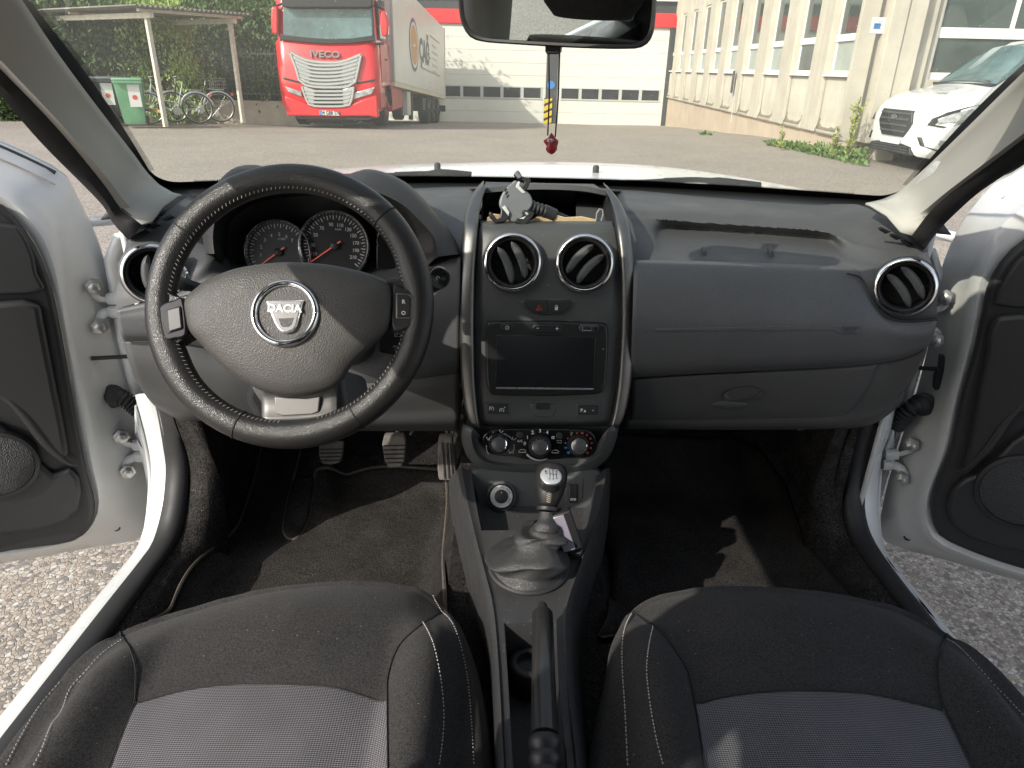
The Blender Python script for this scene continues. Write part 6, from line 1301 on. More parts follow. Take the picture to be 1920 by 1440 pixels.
# ------------------------------------------------------------------ gear lever
gl_ = part('gear_lever', 'gear lever with silver-capped leather knob and crumpled gaiter')
gb0 = W(991, 1058, Z=.668); gt = W(1024, 985, Z=.735); kc = W(1032, 905, Y=.965)
cen = [gb0+Vector((0,0,-.004)), gb0+Vector((0,0,.012)), gb0.lerp(gt, .30)+Vector((-.002,-.004,.020)), gb0.lerp(gt, .6)+Vector((0,0,.020)), gt+Vector((0,0,-.010)), gt]
rad = [.058,.056,.046,.035,.026,.0195]; asp = [1.0,1.0,1.02,1.0,1,1]
NB = 72; MBk = 64
def tri(a): a = (a/math.pi) % 2.0; q = 1-2*abs(a-1); return q*(1.35-.35*q*q)
cc_ = cr(cen, MBk); rows = []
for i in range(MBk):
    t = i/(MBk-1); j = t*5; k = min(4, int(j)); f = j-k; r0 = rad[k]+(rad[k+1]-rad[k])*(f*f*(3-2*f)); row = []
    for q in range(NB):
        th = 2*math.pi*q/NB; w = math.sin(math.pi*min(1, t*1.12))*(1 if t < .9 else 0)
        fold = .0105*w*tri(13*t+2.1*math.sin(th+.6)+.9*math.sin(2*th+1)) + .004*w*math.sin(3*th-6*t) + .003*w*noise.noise(Vector((math.cos(th)*2.2, math.sin(th)*2.2, t*5)))
        sag = -.010*math.sin(math.pi*t)*max(0, math.sin(th*1.0+math.pi*1.5+.6*math.sin(9*t)))
        r = r0+fold; zz = .007*w*math.sin(th+6*t) + sag
        row.append(cc_[i]+Vector((math.cos(th)*r*1.12, math.sin(th)*r*(1.08 if t < .5 else 1.0), zz)))
    rows.append(row)
CB().grid(rows, closed_u=True).build('gaiter', M_BOOT, gl_, smooth=70)
CB().lathe([(.064,-.004),(.066,.0),(.064,.004),(.058,.004)], gb0+Vector((0,0,-.002)), (0,-.05,1), 48, capend=False).build('gaiter_frame', M_TUN, gl_, smooth=50)
ax = (kc-gt).normalized()
CB().lathe([(.0195,-.012),(.021,-.006),(.0205,.000),(.0155,.004),(.013,.012),(.0125,.020)], gt, ax, 32, capend=False).build('collar', M_BOOT, gl_, smooth=50)
hk = (kc-gt).length
CB().lathe([(.0125,hk-.046),(.017,hk-.046),(.0185,hk-.043),(.018,hk-.040),(.0145,hk-.038)], gt, ax, 32, capend=False).build('reverse_collar', M_BLACK, gl_, smooth=50)
prof = [(.0125,hk-.040),(.0165,hk-.034),(.0215,hk-.020),(.0255,hk-.004),(.0268,hk+.008),(.0262,hk+.018),(.0235,hk+.026),(.0185,hk+.0305),(.010,hk+.0325),(.001,hk+.033)]
CB().lathe(prof, gt, ax, 40).build('knob', M_LEATHER, gl_, smooth=60)
kn3 = ((CAM-kc).normalized()*.8+ax*.75).normalized(); kt = Wpl(1033, 893, kc+kn3*.0290, kn3)
uu = Vector((1,0,0)); uu = (uu-kn3*uu.dot(kn3)).normalized(); vv = kn3.cross(uu)
def kdisc(ru, rv2, h0, h1, nm, m):
    n = 40; rws = [[kt+kn3*h+(uu*math.cos(2*math.pi*i/n)*ru*s+vv*math.sin(2*math.pi*i/n)*rv2*s) for i in range(n)] for s, h in ((1,h0),(1,h1),(.9,h1+.0012),(.5,h1+.0022),(.02,h1+.0026))]
    CB().grid(rws, closed_u=True).build(nm, m, gl_, smooth=60)
kdisc(.0195,.0222,-.014,.0, 'cap_ring', M_BLACK); kdisc(.0175,.0200,-.006,.0010, 'cap', mat('cap_silver', (.62,.63,.64), .34, .55))
mb = CB(); kf = kt+kn3*.0042
def kl(p): mb.tube([kf+uu*x*.001+vv*y*.001 for x, y in p], .00045, 4)
kl([(-2,7),(-2,-6)]); kl([(3,7.5),(3,-6)]); kl([(-2,1),(3,1),(8,0)]); kl([(8,4),(8,-4.5)]); kl([(-8,3),(-8,1),(-5,1)])
for s, x, y in (('R',-8,6),('1',-2,10),('3',3,10.3),('5',8.5,7),('2',-3,-10),('4',2.5,-10.3),('6',8.2,-8)): put_text(mb, s, .0058, Matrix.Translation(uu*x*.001+vv*y*.001) @ frame(kf, uu, vv), bold=.0001)
mb.build('shift_pattern', M_BLACK, gl_, smooth=0)
# laced seam down the front of the knob
mb = CB(); side_ = ax.cross((CAM-kc).normalized()).normalized(); fr_ = side_.cross(ax).normalized()
if fr_.dot(CAM-kc) < 0: fr_ = -fr_
for i in range(13):
    h = hk-.034+.036*i/12; r = .0165+(.0262-.0165)*min(1, i/9.0); c0 = gt+ax*h+fr_*(r+.0006)
    for s in (-1, 1): mb.tube([c0-side_*.0005*s, c0+side_*.0034*s+ax*.0018-fr_*.0006], .00055, 4)
mb.build('knob_lacing', mat('tan_thread', (.45,.38,.31), .8), gl_, smooth=0)
# ------------------------------------------------------------------ handbrake
hbk = part('handbrake', 'black handbrake lever between the seats')
h0 = W(1017, 1150, Z=.695); h1 = W(1021, 1385, Z=.675); h2 = W(1022, 1500, Z=.650)
dirh = (h1-h0).normalized(); L_ = (h1-h0).length
CB().lathe([(.0135,-.001),(.0150,.002),(.0152,L_*.5),(.0165,L_*.9),(.0165,L_-.004)], h0, dirh, 28, capend=True).build('grip', mat('grip_black', (.022,.022,.022), .22, bump=(300,.06,'noise',.0004), vary=(16,.15)), hbk, smooth=50)
CB().lathe([(.0070,.001),(.0070,-.014),(.0058,-.0165),(.001,-.017)], h0+dirh*.0, dirh, 20).build('release_button', M_BLACK, hbk, smooth=50)
rb = CB()
dir2 = (h2-h1).normalized()
prof = []
for k in range(41): prof.append((.0165+.0028*abs(math.sin(k*math.pi/8)), k*.0022))
rb.lathe(prof, h1-dirh*.004, dir2, 28).build('ribbed_sleeve', M_BLACK, hbk, smooth=50)
bp_ = W(992, 1262, Z=.60); CB().lathe([(.030,-.02),(.030,.018),(.026,.022),(.019,.022),(.018,.010),(.001,.009)], bp_, (0,.05,1), 32).build('adjuster_cup', M_BLACK, hbk, smooth=50)
# seat rails
for px, pts in ((0, [(1093,1328),(1108,1440),(1120,1560)]), (1, [(1124,1328),(1136,1440),(1150,1560)]), (2, [(902,1330),(904,1440),(906,1560)])):
    CB().tube([W(x, y, Z=.47) for x, y in pts], .0045, 8).build('seat_rail', M_RUBBER)
CB().prism([W(x, y, Z=.45) for x, y in ((1097,1335),(1120,1335),(1150,1560),(1118,1560))], (0,0,.006)).build('seat_rail_plate', M_BLACK)
for x, y in ((1109,1353),): CB().lathe([(.007,0),(.007,.005),(.003,.006)], W(x, y, Z=.458), (0,0,1), 6).build('rail_bolt', M_BLACK)
# ------------------------------------------------------------------ pedals
def pedal(pts, Y, nm, grooves, arm):
    p = part(nm)
    F = [W(x, y, Y=Y+ (y-pts[0][1])*-.0006) for x, y in pts]; CB().prism(F, (0,.014,.004)).build('pad', M_PEDAL, p, bevel=.004)
    for g in grooves: CB().tube([W(g[0], g[1], Y=Y-.004-(g[1]-pts[0][1])*.0006), W(g[2], g[3], Y=Y-.004-(g[3]-pts[0][1])*.0006)], .0016, 5).build('tread', M_RUBBER, p)
    CB().tube([W(*arm[0], Y=Y+.03), W(*arm[1], Y=Y+.06)], .007, 8).build('arm', M_BLACK, p)
pedal([(597,835),(645,832),(642,858),(637,869),(620,873),(604,871),(598,858)], 1.50, 'clutch_pedal', [(600,k,643,k-1) for k in (843,850,857,864)], ((622,840),(640,770)))
pedal([(720,818),(758,816),(762,830),(759,866),(752,877),(727,878),(720,864),(716,835)], 1.50, 'brake_pedal', [(719,k,760,k-1) for k in (836,844,852,860,868)], ((745,822),(752,760)))
pedal([(822,820),(848,818),(857,900),(853,903),(822,901),(820,880)], 1.47, 'accelerator_pedal', [(k,830,k+5,898) for k in (828,836,843)], ((840,825),(838,770)))
CB().tube(cr(PW([(357,790,1.36),(360,815,1.37),(370,836,1.38)]), 10), .011, 8, flat=.5).build('bonnet_release', M_LOW)
CB().tube(cr(PW([(773,790,1.5),(775,802,1.5),(769,815,1.5)]), 10), .003, 6).build('pedal_spring', M_STEEL)
# ------------------------------------------------------------------ steering wheel
sw = part('steering_wheel', 'black leather steering wheel with white stitching and a round chrome emblem')
tw = R(27); WN = Vector((0,-math.cos(tw),math.sin(tw))); WU = Vector((1,0,0)); WV = WN.cross(WU)
WC = Vector((-.3279,.881,1.109)); RO = .1872; RT = .0178; RC = RO-RT
def Wp(px, py, h=0.0): return Wpl(px, py, WC+WN*h, WN)
def ang(px, py): q = Wp(px, py)-WC; return math.atan2(q.dot(WV), q.dot(WU))
NA = 160; rows = []
aL, aR, aB = ang(300, 600), ang(790, 580), ang(563, 800)
def dang(a, b): return abs((a-b+math.pi) % (2*math.pi)-math.pi)
def rimpt(a, b, extra=0.0):
    dv_ = WU*math.cos(a)+WV*math.sin(a)
    fat = 1+.22*math.exp(-(dang(a, aL+.28)/.22)**2)+.22*math.exp(-(dang(a, aR+.0-.28+.56)/.22)**2)+.12*math.exp(-(dang(a, aB)/.30)**2)
    r = RT*(1+.06*math.cos(2*b))+extra
    inn = fat if math.cos(b) < 0 else 1.0
    return WC+dv_*(RC+r*inn*math.cos(b))+WN*r*math.sin(b)*1.05
CB().grid([[rimpt(2*math.pi*i/NA, 2*math.pi*j/20) for j in range(20)] for i in range(NA)], closed_u=True, closed_v=True).build('rim', M_LEATHER, sw, smooth=70, label='black grained leather rim')
seam_a = [ang(327,418), ang(723,408), ang(445,805), ang(672,785)]
for a in seam_a: CB().tube([rimpt(a, 2*math.pi*j/20, .0002) for j in range(20)], .0011, 4, closed=True).build('rim_seam', mat('seam_black', (.008,.008,.008), .8), sw)
mb = CB()
for i in range(170):
    a = 2*math.pi*i/170
    if dang(a, aL) < .20 or dang(a, aR) < .20 or dang(a, aB) < .16: continue
    b = R(142); p = rimpt(a, b, .0003); q = rimpt(a+.010, b+.17, .0003); mb.tube([p, q], .00045, 4)
mb.build('stitching', M_STITCH, sw, smooth=0, kind='stuff')
def wpr(nm, pts, h, th, m, bevel, seg=3, sm=None):
    P_ = [Vector((x,y,0)) for x,y in pts]
    if sm: P_ = cr(P_, sm, closed=True)
    return CB().prism([Wp(p.x, p.y, h) for p in P_], -WN*th).build(nm, m, sw, bevel=bevel, seg=seg)
wpr('spoke', [(722,526),(742,520),(760,508),(772,488),(786,500),(802,560),(800,615),(786,648),(770,640),(745,622),(726,612)], .010, .030, M_LEATHER, .010, 4, 44)
wpr('spoke', [(356,556),(334,556),(314,546),(300,520),(284,560),(284,615),(296,652),(320,650),(345,636),(362,620)], .010, .030, M_LEATHER, .010, 4, 44)
wpr('switch_pod', [(736,537),(752,539),(773,547),(787,563),(790,580),(786,600),(773,612),(736,617)], .016, .012, M_BLACK, .003, 3, 40)
wpr('switch_pod', [(343,560),(325,562),(306,568),(294,580),(292,597),(297,620),(308,637),(327,636),(350,625)], .016, .012, M_GLOSS, .003, 3, 40)
wpr('switch_slot', [(742,549),(770,552),(776,560),(775,594),(768,598),(742,597)], .0172, .004, M_SILVER, .001)
wpr('cruise_button', [(744,551),(764,552.5),(769.5,559),(768,594),(744,594.5)], .0195, .005, M_BLACK, .0016)
wpr('switch_slot', [(308,582),(338,573),(343,617),(314,626),(306,610)], .0172, .004, M_DARK, .001)
wpr('speed_button', [(313,581),(337,574),(341,615),(316,622.5)], .0195, .005, mat('button_silver', (.06,.06,.06), .35, .4), .0016)
mb = CB(); put_text(mb, 'R', .0068, frame(Wp(756.5, 566, .0202), WU, WV), bold=.0003); put_text(mb, 'O', .0068, frame(Wp(756.5, 587, .0202), WU, WV), bold=.0002); mb.build('button_print', M_PRINT, sw, smooth=0)
# airbag cover
out = cr([Vector((x,y,0)) for x,y in ((345,562),(366,541),(390,524),(444,503),(525,492),(606,495),(674,508),(715,522),(731,534),(736,560),(733,599),(723,625),(692,654),(660,686),(640,716),(611,733),(550,744),(492,733),(434,701),(395,666),(372,640),(353,618),(346,590))], 90, closed=True)
rows = []
for s, h in ((1.0,-.016),(1.0,.006),(.994,.014),(.975,.0205),(.93,.0255),(.8,.0305),(.6,.034),(.4,.036),(.2,.037),(.02,.0372)):
    rows.append([Wp(540+(p.x-540)*s, 612+(p.y-612)*s, h) for p in out])
CB().grid(rows, closed_u=True).build('airbag_cover', M_AIRBAG, sw, smooth=60, label='grained grey-black airbag cover')
ec = Wp(534.5, 587, .0362); er_ = (Wp(534.5+65, 587, .0362)-ec).length; EN = (WN+WV*.08).normalized()
CB().lathe([(er_,-.006),(er_*.995,.0015),(er_*.94,.0055),(er_*.87,.0060),(er_*.80,.0035),(er_*.77,-.003)], ec, EN, 72, capend=False).build('emblem_ring', M_CHROME, sw, smooth=60)
CB().lathe([(er_*.85,-.004),(er_*.85,-.0012),(er_*.02,.0002)], ec, EN, 48).build('emblem_disc', M_AIRBAG, sw, smooth=60)
def ep(nm, pts, h, th, m, bevel=.0012): return CB().prism([Wpl(x, y, ec+EN*h, EN) for x, y in pts], -EN*th).build(nm, m, sw, bevel=bevel, seg=3)
M_EMB = mat('emblem_metal', (.80,.80,.80), .20, .85)
ep('emblem_shield', [(497,563),(570,562),(567,569),(556,611),(549,620),(538,624),(528,623),(520,616),(514,606)], .0052, .006, M_EMB, .0022)
ep('emblem_hole', [(522,597),(551,596),(546,609),(540,613),(530,613),(526,609)], .0056, .003, M_AIRBAG, .0003)
put_text(CB(), 'DACIA', .0138, frame(Wpl(533.5, 579, ec+EN*.0053, EN), WU, WV), sx=1.02, extrude=.0010, bold=.0003).build('emblem_lettering', mat('emblem_letter', (.85,.85,.85), .3, .3), sw, smooth=0)
mb = CB(); pr = Wp(540, 677, .0335); put_text(mb, 'SRP', .0120, frame(pr, WU, WV), sx=1.5, bold=.0002); put_text(mb, 'AIRBAG', .0058, frame(Wp(540, 685, .0328), WU, WV), sx=1.3); mb.build('lettering', mat('emboss', (.025,.024,.022), .6), sw, smooth=0)
# lower spoke
rows = []
for x, dz in ((491,-.006),(493,.006),(515,.008),(563,.008),(605,.008),(631,.006),(634,-.006)):
    t = (x-491)/143; yt = 730-8*t*(1 if t > .5 else .5); yb = 787-10*t+4*math.sin(math.pi*t)
    rows.append([Wp(x, yt+(yb-yt)*k/5, dz+.006*math.sin(math.pi*k/5)*-1+(.008 if k == 0 else 0)) for k in range(6)])
CB().grid(surf(rows, 12, 30)).build('lower_spoke', M_SPOKE, sw, smooth=50, solid=.004)
wpr('lower_spoke_inset', [(514,744),(540,746),(575,747),(600,742),(597,772),(585,777),(530,780),(517,776)], .0075, .003, mat('inset_silver', (.17,.166,.16), .46, .5, vary=(25,.08)), .002)
# hub, column and stalks
CB().lathe([(.060,-.005),(.055,-.06),(.050,-.20),(.055,-.34)], WC-WN*.012, WN, 28).build('column_shroud', M_BLACK, sw, smooth=60)
CB().prism([Wp(x, y, -.06) for x, y in ((470,690),(640,690),(655,760),(640,790),(480,790),(455,750))], -WN*.18).build('column_cover', M_LOW, sw, bevel=.02, seg=4)
st = part('indicator_stalk'); CB().tube(cr(PW([(420,560,1.06),(370,540,1.03),(345,533,1.015),(329,529,1.01)]), 12), [.007]*5+[.0085]*4+[.010]*3, 10, flat=.6).build('lever', M_BLACK, st)
CB().lathe([(.016,0),(.016,.004),(.013,.006),(.012,.002)], W(334, 513, Y=1.10), (.2,-.95,.2), 24).build('light_ring', M_CHROME, st)
st = part('wiper_stalk'); e0, e1 = W(765, 560, Y=1.08), W(823, 521, Y=.99)
CB().tube([e0, e0.lerp(e1, .5), e1], [.010,.0135,.0160], 20).build('lever', M_BLACK, st)
dE = (e1-e0).normalized(); nE = (Vector((.2,-.93,.2))).normalized()
CB().lathe([(.0165,-.012),(.0165,0),(.0145,.004),(.0125,.004),(.0115,.001),(.0095,.001),(.009,.0035),(.001,.0040)], e1, nE, 32).build('end_button', M_GLOSS, st, smooth=50)
mb = CB(); mb.tube([e1+nE*.005+Vector((-.002+.002*math.cos(x),0,.0025*math.sin(x))) for x in [R(40*k) for k in range(7)]], .0004, 4); mb.build('end_print', M_PRINT, st, smooth=0)
rp_ = part('audio_remote'); CB().prism([W(x, y, Y=1.02) for x, y in ((715,612),(768,612),(775,640),(768,662),(735,668),(708,662))], (0,.06,0)).build('pod', M_BLACK, rp_, bevel=.006)
mb = CB(); mb.tube([W(x, y, Y=1.0185) for x, y in ((740.5,619),(751,619),(751,631),(740.5,631))], .0005, 4, closed=True); mb.tube([W(x, y, Y=1.0185) for x, y in ((752.5,618),(752,660))], .0004, 4)
put_text(mb, 'MODE', .0042, frame(W(744, 650, Y=1.0185), (1,0,0), (0,.2,1))); put_text(mb, 'OK', .0042, frame(W(744, 655.5, Y=1.0185), (1,0,0), (0,.2,1)))
for y in (624, 647): mb.tube([W(x, yy, Y=1.0185) for x, yy in ((757,y-2),(760,y-2),(763,y-4),(763,y+4),(760,y+2),(757,y+2))], .0005, 4, closed=True)
mb.tube([W(743+2*math.cos(x), 625-4*math.sin(x), Y=1.0185) for x in [R(-70+35*k) for k in range(5)]], .0004, 4); mb.lathe([(.0016,0),(.0016,.0004)], W(748.5, 624.5, Y=1.0185), (0,-1,0), 10)
mb.build('remote_print', M_PRINT, rp_, smooth=0)
# ------------------------------------------------------------------ front seats
def seat(side, front, seamL, seamR, ins, lout, rout, st_lines, label):
    s = part('front_seat', label); sg = -1 if side == 'L' else 1
    xc = .0
    P0 = lambda p, z=.665: W(p[0], p[1], Z=z)
    fr = cr([P0(p, .645) for p in front], 60); Lc = cr([P0(p) for p in lout], 30); Rc = cr([P0(p) for p in rout], 30)
    ls = cr([P0(p) for p in seamL], 30); rs = cr([P0(p) for p in seamR], 30)
    cx = (ls[15].x+rs[15].x)/2; hw = (rs[15].x-ls[15].x)/2
    yf = max(p.y for p in fr)
    def fy(x):   # front silhouette y at x
        best = min(range(59), key=lambda i: abs((fr[i].x+fr[i+1].x)/2-x)); return fr[best].y
    def h(x, y):
        u = (x-cx)/hw; z = .655+.012*math.cos(min(1.2, abs(u))*math.pi/2*.8)
        dfr = min(math.hypot(q.x-x, q.y-y) for q in fr)
        z += .030*smooth01((abs(u)-.92)/.35)*smooth01((dfr-.03)/.12)-.055*smooth01((abs(u)-1.32)/.35)*smooth01((dfr-.02)/.12)
        z += -.035*max(0, min(1.3, 1-dfr/.10))**2 + .010*math.exp(-((dfr-.13)/.07)**2)*max(0, 1-abs(u))
        z -= .010*smooth01((.62-y)/.15)*max(0, 1-abs(u))
        return z
    PS_ = lambda p: Wsurf(p[0], p[1], h, .655)
    fr = [PS_(p) for p in front]; fr = cr(fr, 60)
    LS, RS, IN = cr([PS_(p) for p in seamL], 40), cr([PS_(p) for p in seamR], 40), cr([PS_(p) for p in ins], 40)
    LO, RO_ = cr([PS_(p) for p in lout], 40), cr([PS_(p) for p in rout], 40)
    def zed(p, k=0): return Vector((p.x, p.y, h(p.x, p.y)+k+.0012*noise.noise(Vector((p.x*18, p.y*18, 1)))))
    def ext(c, y1):      # run a seam on backwards below the frame
        d_ = (c[-1]-c[-4]).normalized(); e = c[-1]+d_*((y1-c[-1].y)/d_.y if abs(d_.y) > .2 else .2); return c+[c[-1].lerp(e, t/6) for t in range(1, 7)]
    # split the seams where the insert starts
    jL = min(range(40), key=lambda i: (LS[i]-IN[0]).length); jR = min(range(40), key=lambda i: (RS[i]-IN[-1]).length)
    Lf, Rf = LS[:jL+1], RS[:jR+1]
    # front roll between the seams, front edge and insert edge
    i0 = min(range(60), key=lambda i: (fr[i]-LS[0]).length); i1 = min(range(60), key=lambda i: (fr[i]-RS[0]).length)
    fe = cr(fr[i0:i1+1], 50); n = 26; a = cr(Lf, n); b = cr(Rf, n); ie = cr(IN, 50)
    rows = []
    for k in range(n):      # Coons patch
        v = k/(n-1); row = []
        for q in range(50):
            u = q/49; p = (fe[q]*(1-v)+ie[q]*v) + (a[k]*(1-u)+b[k]*u) - ((fe[0]*(1-u)*(1-v)+fe[-1]*u*(1-v))+(ie[0]*(1-u)*v+ie[-1]*u*v)); row.append(zed(p, -.0015*(1 if q in (0,49) or k == n-1 else 0)))
        rows.append(row)
    dz = [(.012,-.012),(.020,-.03),(.022,-.06),(.015,-.13)]
    pre = [[Vector((p.x+(p.x-cx)*.0, p.y+dy, p.z+zz)) for p in rows[0]] for dy, zz in reversed(dz)]
    CB().grid(pre+rows).build('cushion_front', M_FAB, s, smooth=70)
    Le, Re = ext(LS[jL:], .18), ext(RS[jR:], .18); m = 30; Le = cr(Le, m); Re = cr(Re, m); b0 = Le[-1]; b1 = Re[-1]
    rows = []
    for k in range(m):
        v = k/(m-1); row = []
        for q in range(50):
            u = q/49; be = b0.lerp(b1, u); p = (ie[q]*(1-v)+be*v) + (Le[k]*(1-u)+Re[k]*u) - ((ie[0]*(1-u)*(1-v)+ie[-1]*u*(1-v))+(b0*(1-u)*v+b1*u*v)); row.append(zed(p, -.0015*(1 if q in (0,49) or k == 0 else 0)+.004*math.sin(math.pi*u)*min(1, v*6)))
        rows.append(row)
    CB().grid(rows).build('cushion_insert', M_INSERT, s, smooth=70, label='grey woven insert')
    for nm, seam, outer, g in (('L', LS, LO, -1), ('R', RS, RO_, 1)):
        S_, O_ = cr(ext(seam, .18), 50), cr(ext(outer, .18), 50)
        rows = []
        for t in [i/12 for i in range(13)]: rows.append([zed(p.lerp(q, t), -.0015*(t == 0)) for p, q in zip(S_, O_)])
        for dx, zz in ((.010,-.014),(.016,-.04),(.014,-.09),(.004,-.16)): rows.append([Vector((p.x+g*dx, p.y+.012*min(1, zz/-.05)*max(0, 1-i/10), p.z+zz)) for i, p in enumerate(rows[12])])
        CB().grid(rows).build('bolster', M_FAB, s, smooth=70)
    sm = CB()
    for c in (LS, RS, IN): sm.tube([zed(p, .0002) for p in cr(c, 60)], .0010, 4)
    sm.build('seam', mat('seam_black', (.008,.008,.008), .8), s)
    stc = CB()
    for c in st_lines:
        P_ = cr([PS_(p) for p in c], 200); L_ = sum((P_[i+1]-P_[i]).length for i in range(199)); nd = int(L_/.0052)
        for k in range(nd):
            i = int(199*k/nd); j = min(199, i+max(1, int(199*.60/nd))); stc.tube([zed(P_[i], .0018), zed(P_[j], .0018)], .0008, 4)
    stc.build('stitching', M_STITCH, s, smooth=0, kind='stuff')
    # backrest and headrest stand beside the camera, out of frame
    bx = CB(); rws = []
    for z, y, w, th in ((.60,.22,.24,.10),(.75,.15,.25,.11),(.95,.07,.24,.10),(1.15,.0,.21,.08),(1.22,-.03,.17,.06)):
        rws.append([Vector((cx+w*math.cos(a_)*1.0, y-th*.5+th*.5*math.sin(a_)*-1.0-(.0), z)) for a_ in [i*2*math.pi/24 for i in range(24)]])
    bx.grid(rws, closed_u=True); bx.f.append(tuple(range(24))); bx.f.append(tuple(96+i for i in range(24))); bx.build('backrest', M_FAB, s, smooth=70)
    hx = CB(); rws = []
    for z, w, th in ((1.27,.10,.05),(1.30,.125,.075),(1.38,.13,.08),(1.44,.115,.07),(1.46,.08,.04)):
        rws.append([Vector((cx+w*math.cos(a_), -.06+th*math.sin(a_)*.8, z)) for a_ in [i*2*math.pi/20 for i in range(20)]])
    hx.grid(rws, closed_u=True); hx.f.append(tuple(range(20))); hx.f.append(tuple(80+i for i in range(20))); hx.build('headrest', M_FAB, s, smooth=70)
    CB().box(cx-.22, cx+.22, .12, min(.80, yf-.06), .44, .60).build('seat_base', M_BLACK, s, bevel=.02)
seat('L', [(225,1184),(275,1165),(335,1145),(479,1109),(575,1096),(671,1090),(767,1097),(805,1112),(834,1141)],
  [(225,1184),(249,1232),(254,1280),(251,1318),(235,1356),(204,1440)], [(834,1141),(786,1174),(747,1212),(728,1265),(726,1313),(727,1440)],
  [(251,1318),(335,1296),(431,1283),(527,1282),(623,1289),(726,1313)],
  [(225,1184),(168,1217),(120,1265),(62,1337),(0,1418),(-60,1500)], [(834,1141),(858,1179),(877,1232),(889,1289),(896,1347),(903,1440)],
  [[(812,1118),(848,1169),(872,1246),(882,1327),(889,1440)], [(793,1168),(819,1232),(831,1313),(831,1375),(823,1440)], [(229,1200),(168,1251),(125,1308),(91,1375),(62,1440)], [(112,1280),(72,1327),(10,1440)]],
  'driver seat in black fabric with grey woven insert')
seat('R', [(1187,1145),(1211,1125),(1255,1110),(1321,1101),(1408,1101),(1517,1108),(1605,1119),(1692,1141),(1776,1187)],
  [(1187,1145),(1224,1171),(1264,1215),(1290,1259),(1303,1316),(1312,1368),(1323,1440)], [(1776,1187),(1760,1228),(1757,1267),(1767,1320),(1776,1342),(1824,1440)],
  [(1303,1316),(1364,1305),(1452,1296),(1539,1295),(1627,1300),(1714,1318),(1767,1331)],
  [(1187,1145),(1167,1189),(1159,1237),(1146,1302),(1135,1364),(1126,1440)], [(1776,1187),(1832,1219),(1889,1272),(1930,1318),(1990,1390),(2040,1460)],
  [[(1184,1152),(1170,1184),(1166,1237),(1171,1324),(1177,1440)], [(1224,1176),(1213,1237),(1216,1302),(1229,1381),(1244,1440)], [(1776,1200),(1824,1241),(1889,1311),(1930,1358)]],
  'passenger seat in black fabric with grey woven insert')
# ------------------------------------------------------------------ rear-view mirror
rm = part('rear_view_mirror', 'black framed rear-view mirror at the top of the windscreen')
mn = Vector((-.25,-.96,-.12)).normalized(); mc = W(1045, 12, Y=.88)
def Mp(px, py, h=0): return Wpl(px, py, mc+mn*h, mn)
mo = cr([Vector((x,y,0)) for x,y in ((860,-50),(860,10),(866,45),(882,70),(910,79),(960,83),(1040,88),(1110,91),(1170,92),(1205,88),(1224,66),(1230,20),(1231,-40),(1215,-68),(1040,-76),(880,-70))], 80, closed=True)
cx_, cy_ = 1045, 8
rows = [[Mp(cx_+(p.x-cx_)*s, cy_+(p.y-cy_)*s2, h) for p in mo] for s, s2, h in ((.80,.75,-.035),(.96,.94,-.026),(1.0,1.0,-.012),(1.0,1.0,-.001),(.985,.96,.003),(.958,.90,.002),(.952,.885,-.002))]
mb = CB().grid(rows, closed_u=True); mb.f.append(tuple(range(80))); mb.build('housing', M_BLACK, rm, smooth=60)
CB().prism([Mp(cx_+(p.x-cx_)*.955, cy_+(p.y-cy_)*.89, .0005) for p in mo], -mn*.002).build('mirror_glass', mat('mirror', (.80,.82,.82), .0, 1.0), rm, smooth=0)
CB().tube([Mp(1045,0,-.03), mc+Vector((0,.06,.05))], .012, 10).build('stem', M_BLACK, rm)
CB().prism([Mp(x,y,-.004) for x,y in ((1022,85),(1051,86),(1050,99),(1047,102),(1025,102),(1022,98))], -mn*.012).build('dimming_tab', M_BLACK, rm, bevel=.003)
# ================================================================== loose things in the cabin
ch = empty('hanging_charm', W(1034, 275, Y=.90)); tag(ch, 'small red charm with googly eyes hanging on a black cord from the mirror', 'charm')
O_ = Vector(ch.location)
MB().tube([W(1029,98,Y=.895)-O_, W(1030,180,Y=.898)-O_, W(1027,254,Y=.90)-O_], .0009, 6).build('cord', M_BLK, ch); MB().tube([W(1049,98,Y=.895)-O_, W(1047,180,Y=.898)-O_, W(1041,257,Y=.90)-O_], .0009, 6).build('cord', M_BLK, ch)
u = (W(1035,275,Y=.90)-O_).length
rows = []; NB = 28
for yp, r in ((289,2),(286,7),(280,10.5),(274,10),(270,8.0),(267,9.5),(263,10),(259,7.5),(255,4.5),(251,2.2),(249,.6)):
    rr = []
    for k in range(NB):
        th = 2*math.pi*k/NB; q = r*(1+.10*math.sin(3*th+yp*.35)); ear = 0
        if 262 < yp < 272: ear = 4.0*max(0, math.cos(th))**6+4.0*max(0, -math.cos(th))**6
        rr.append((W(1034, yp, Y=.90)-O_)+Vector(((q+ear)*math.cos(th)*u, q*math.sin(th)*u*.8, 0)))
    rows.append(rr)
MB().grid(rows, closed_u=True).build('figure', mat('charm_red', (.40,.035,.045), .45, vary=(120,.2)), ch, smooth=70)
for x in (1029.5, 1034.5):
    e = W(x, 263.5, Y=.8925)-O_; MB().lathe([(.0001,-.0022),(.0019,-.001),(.0022,.0),(.0017,.0012),(.0001,.002)], e, (0,-1,0), 12).build('eye', M_PRINT, ch, smooth=70); MB().lathe([(.0009,0),(.0001,.0005)], e+Vector((0,-.0021,0)), (0,-1,0), 8).build('pupil', M_BLK, ch)
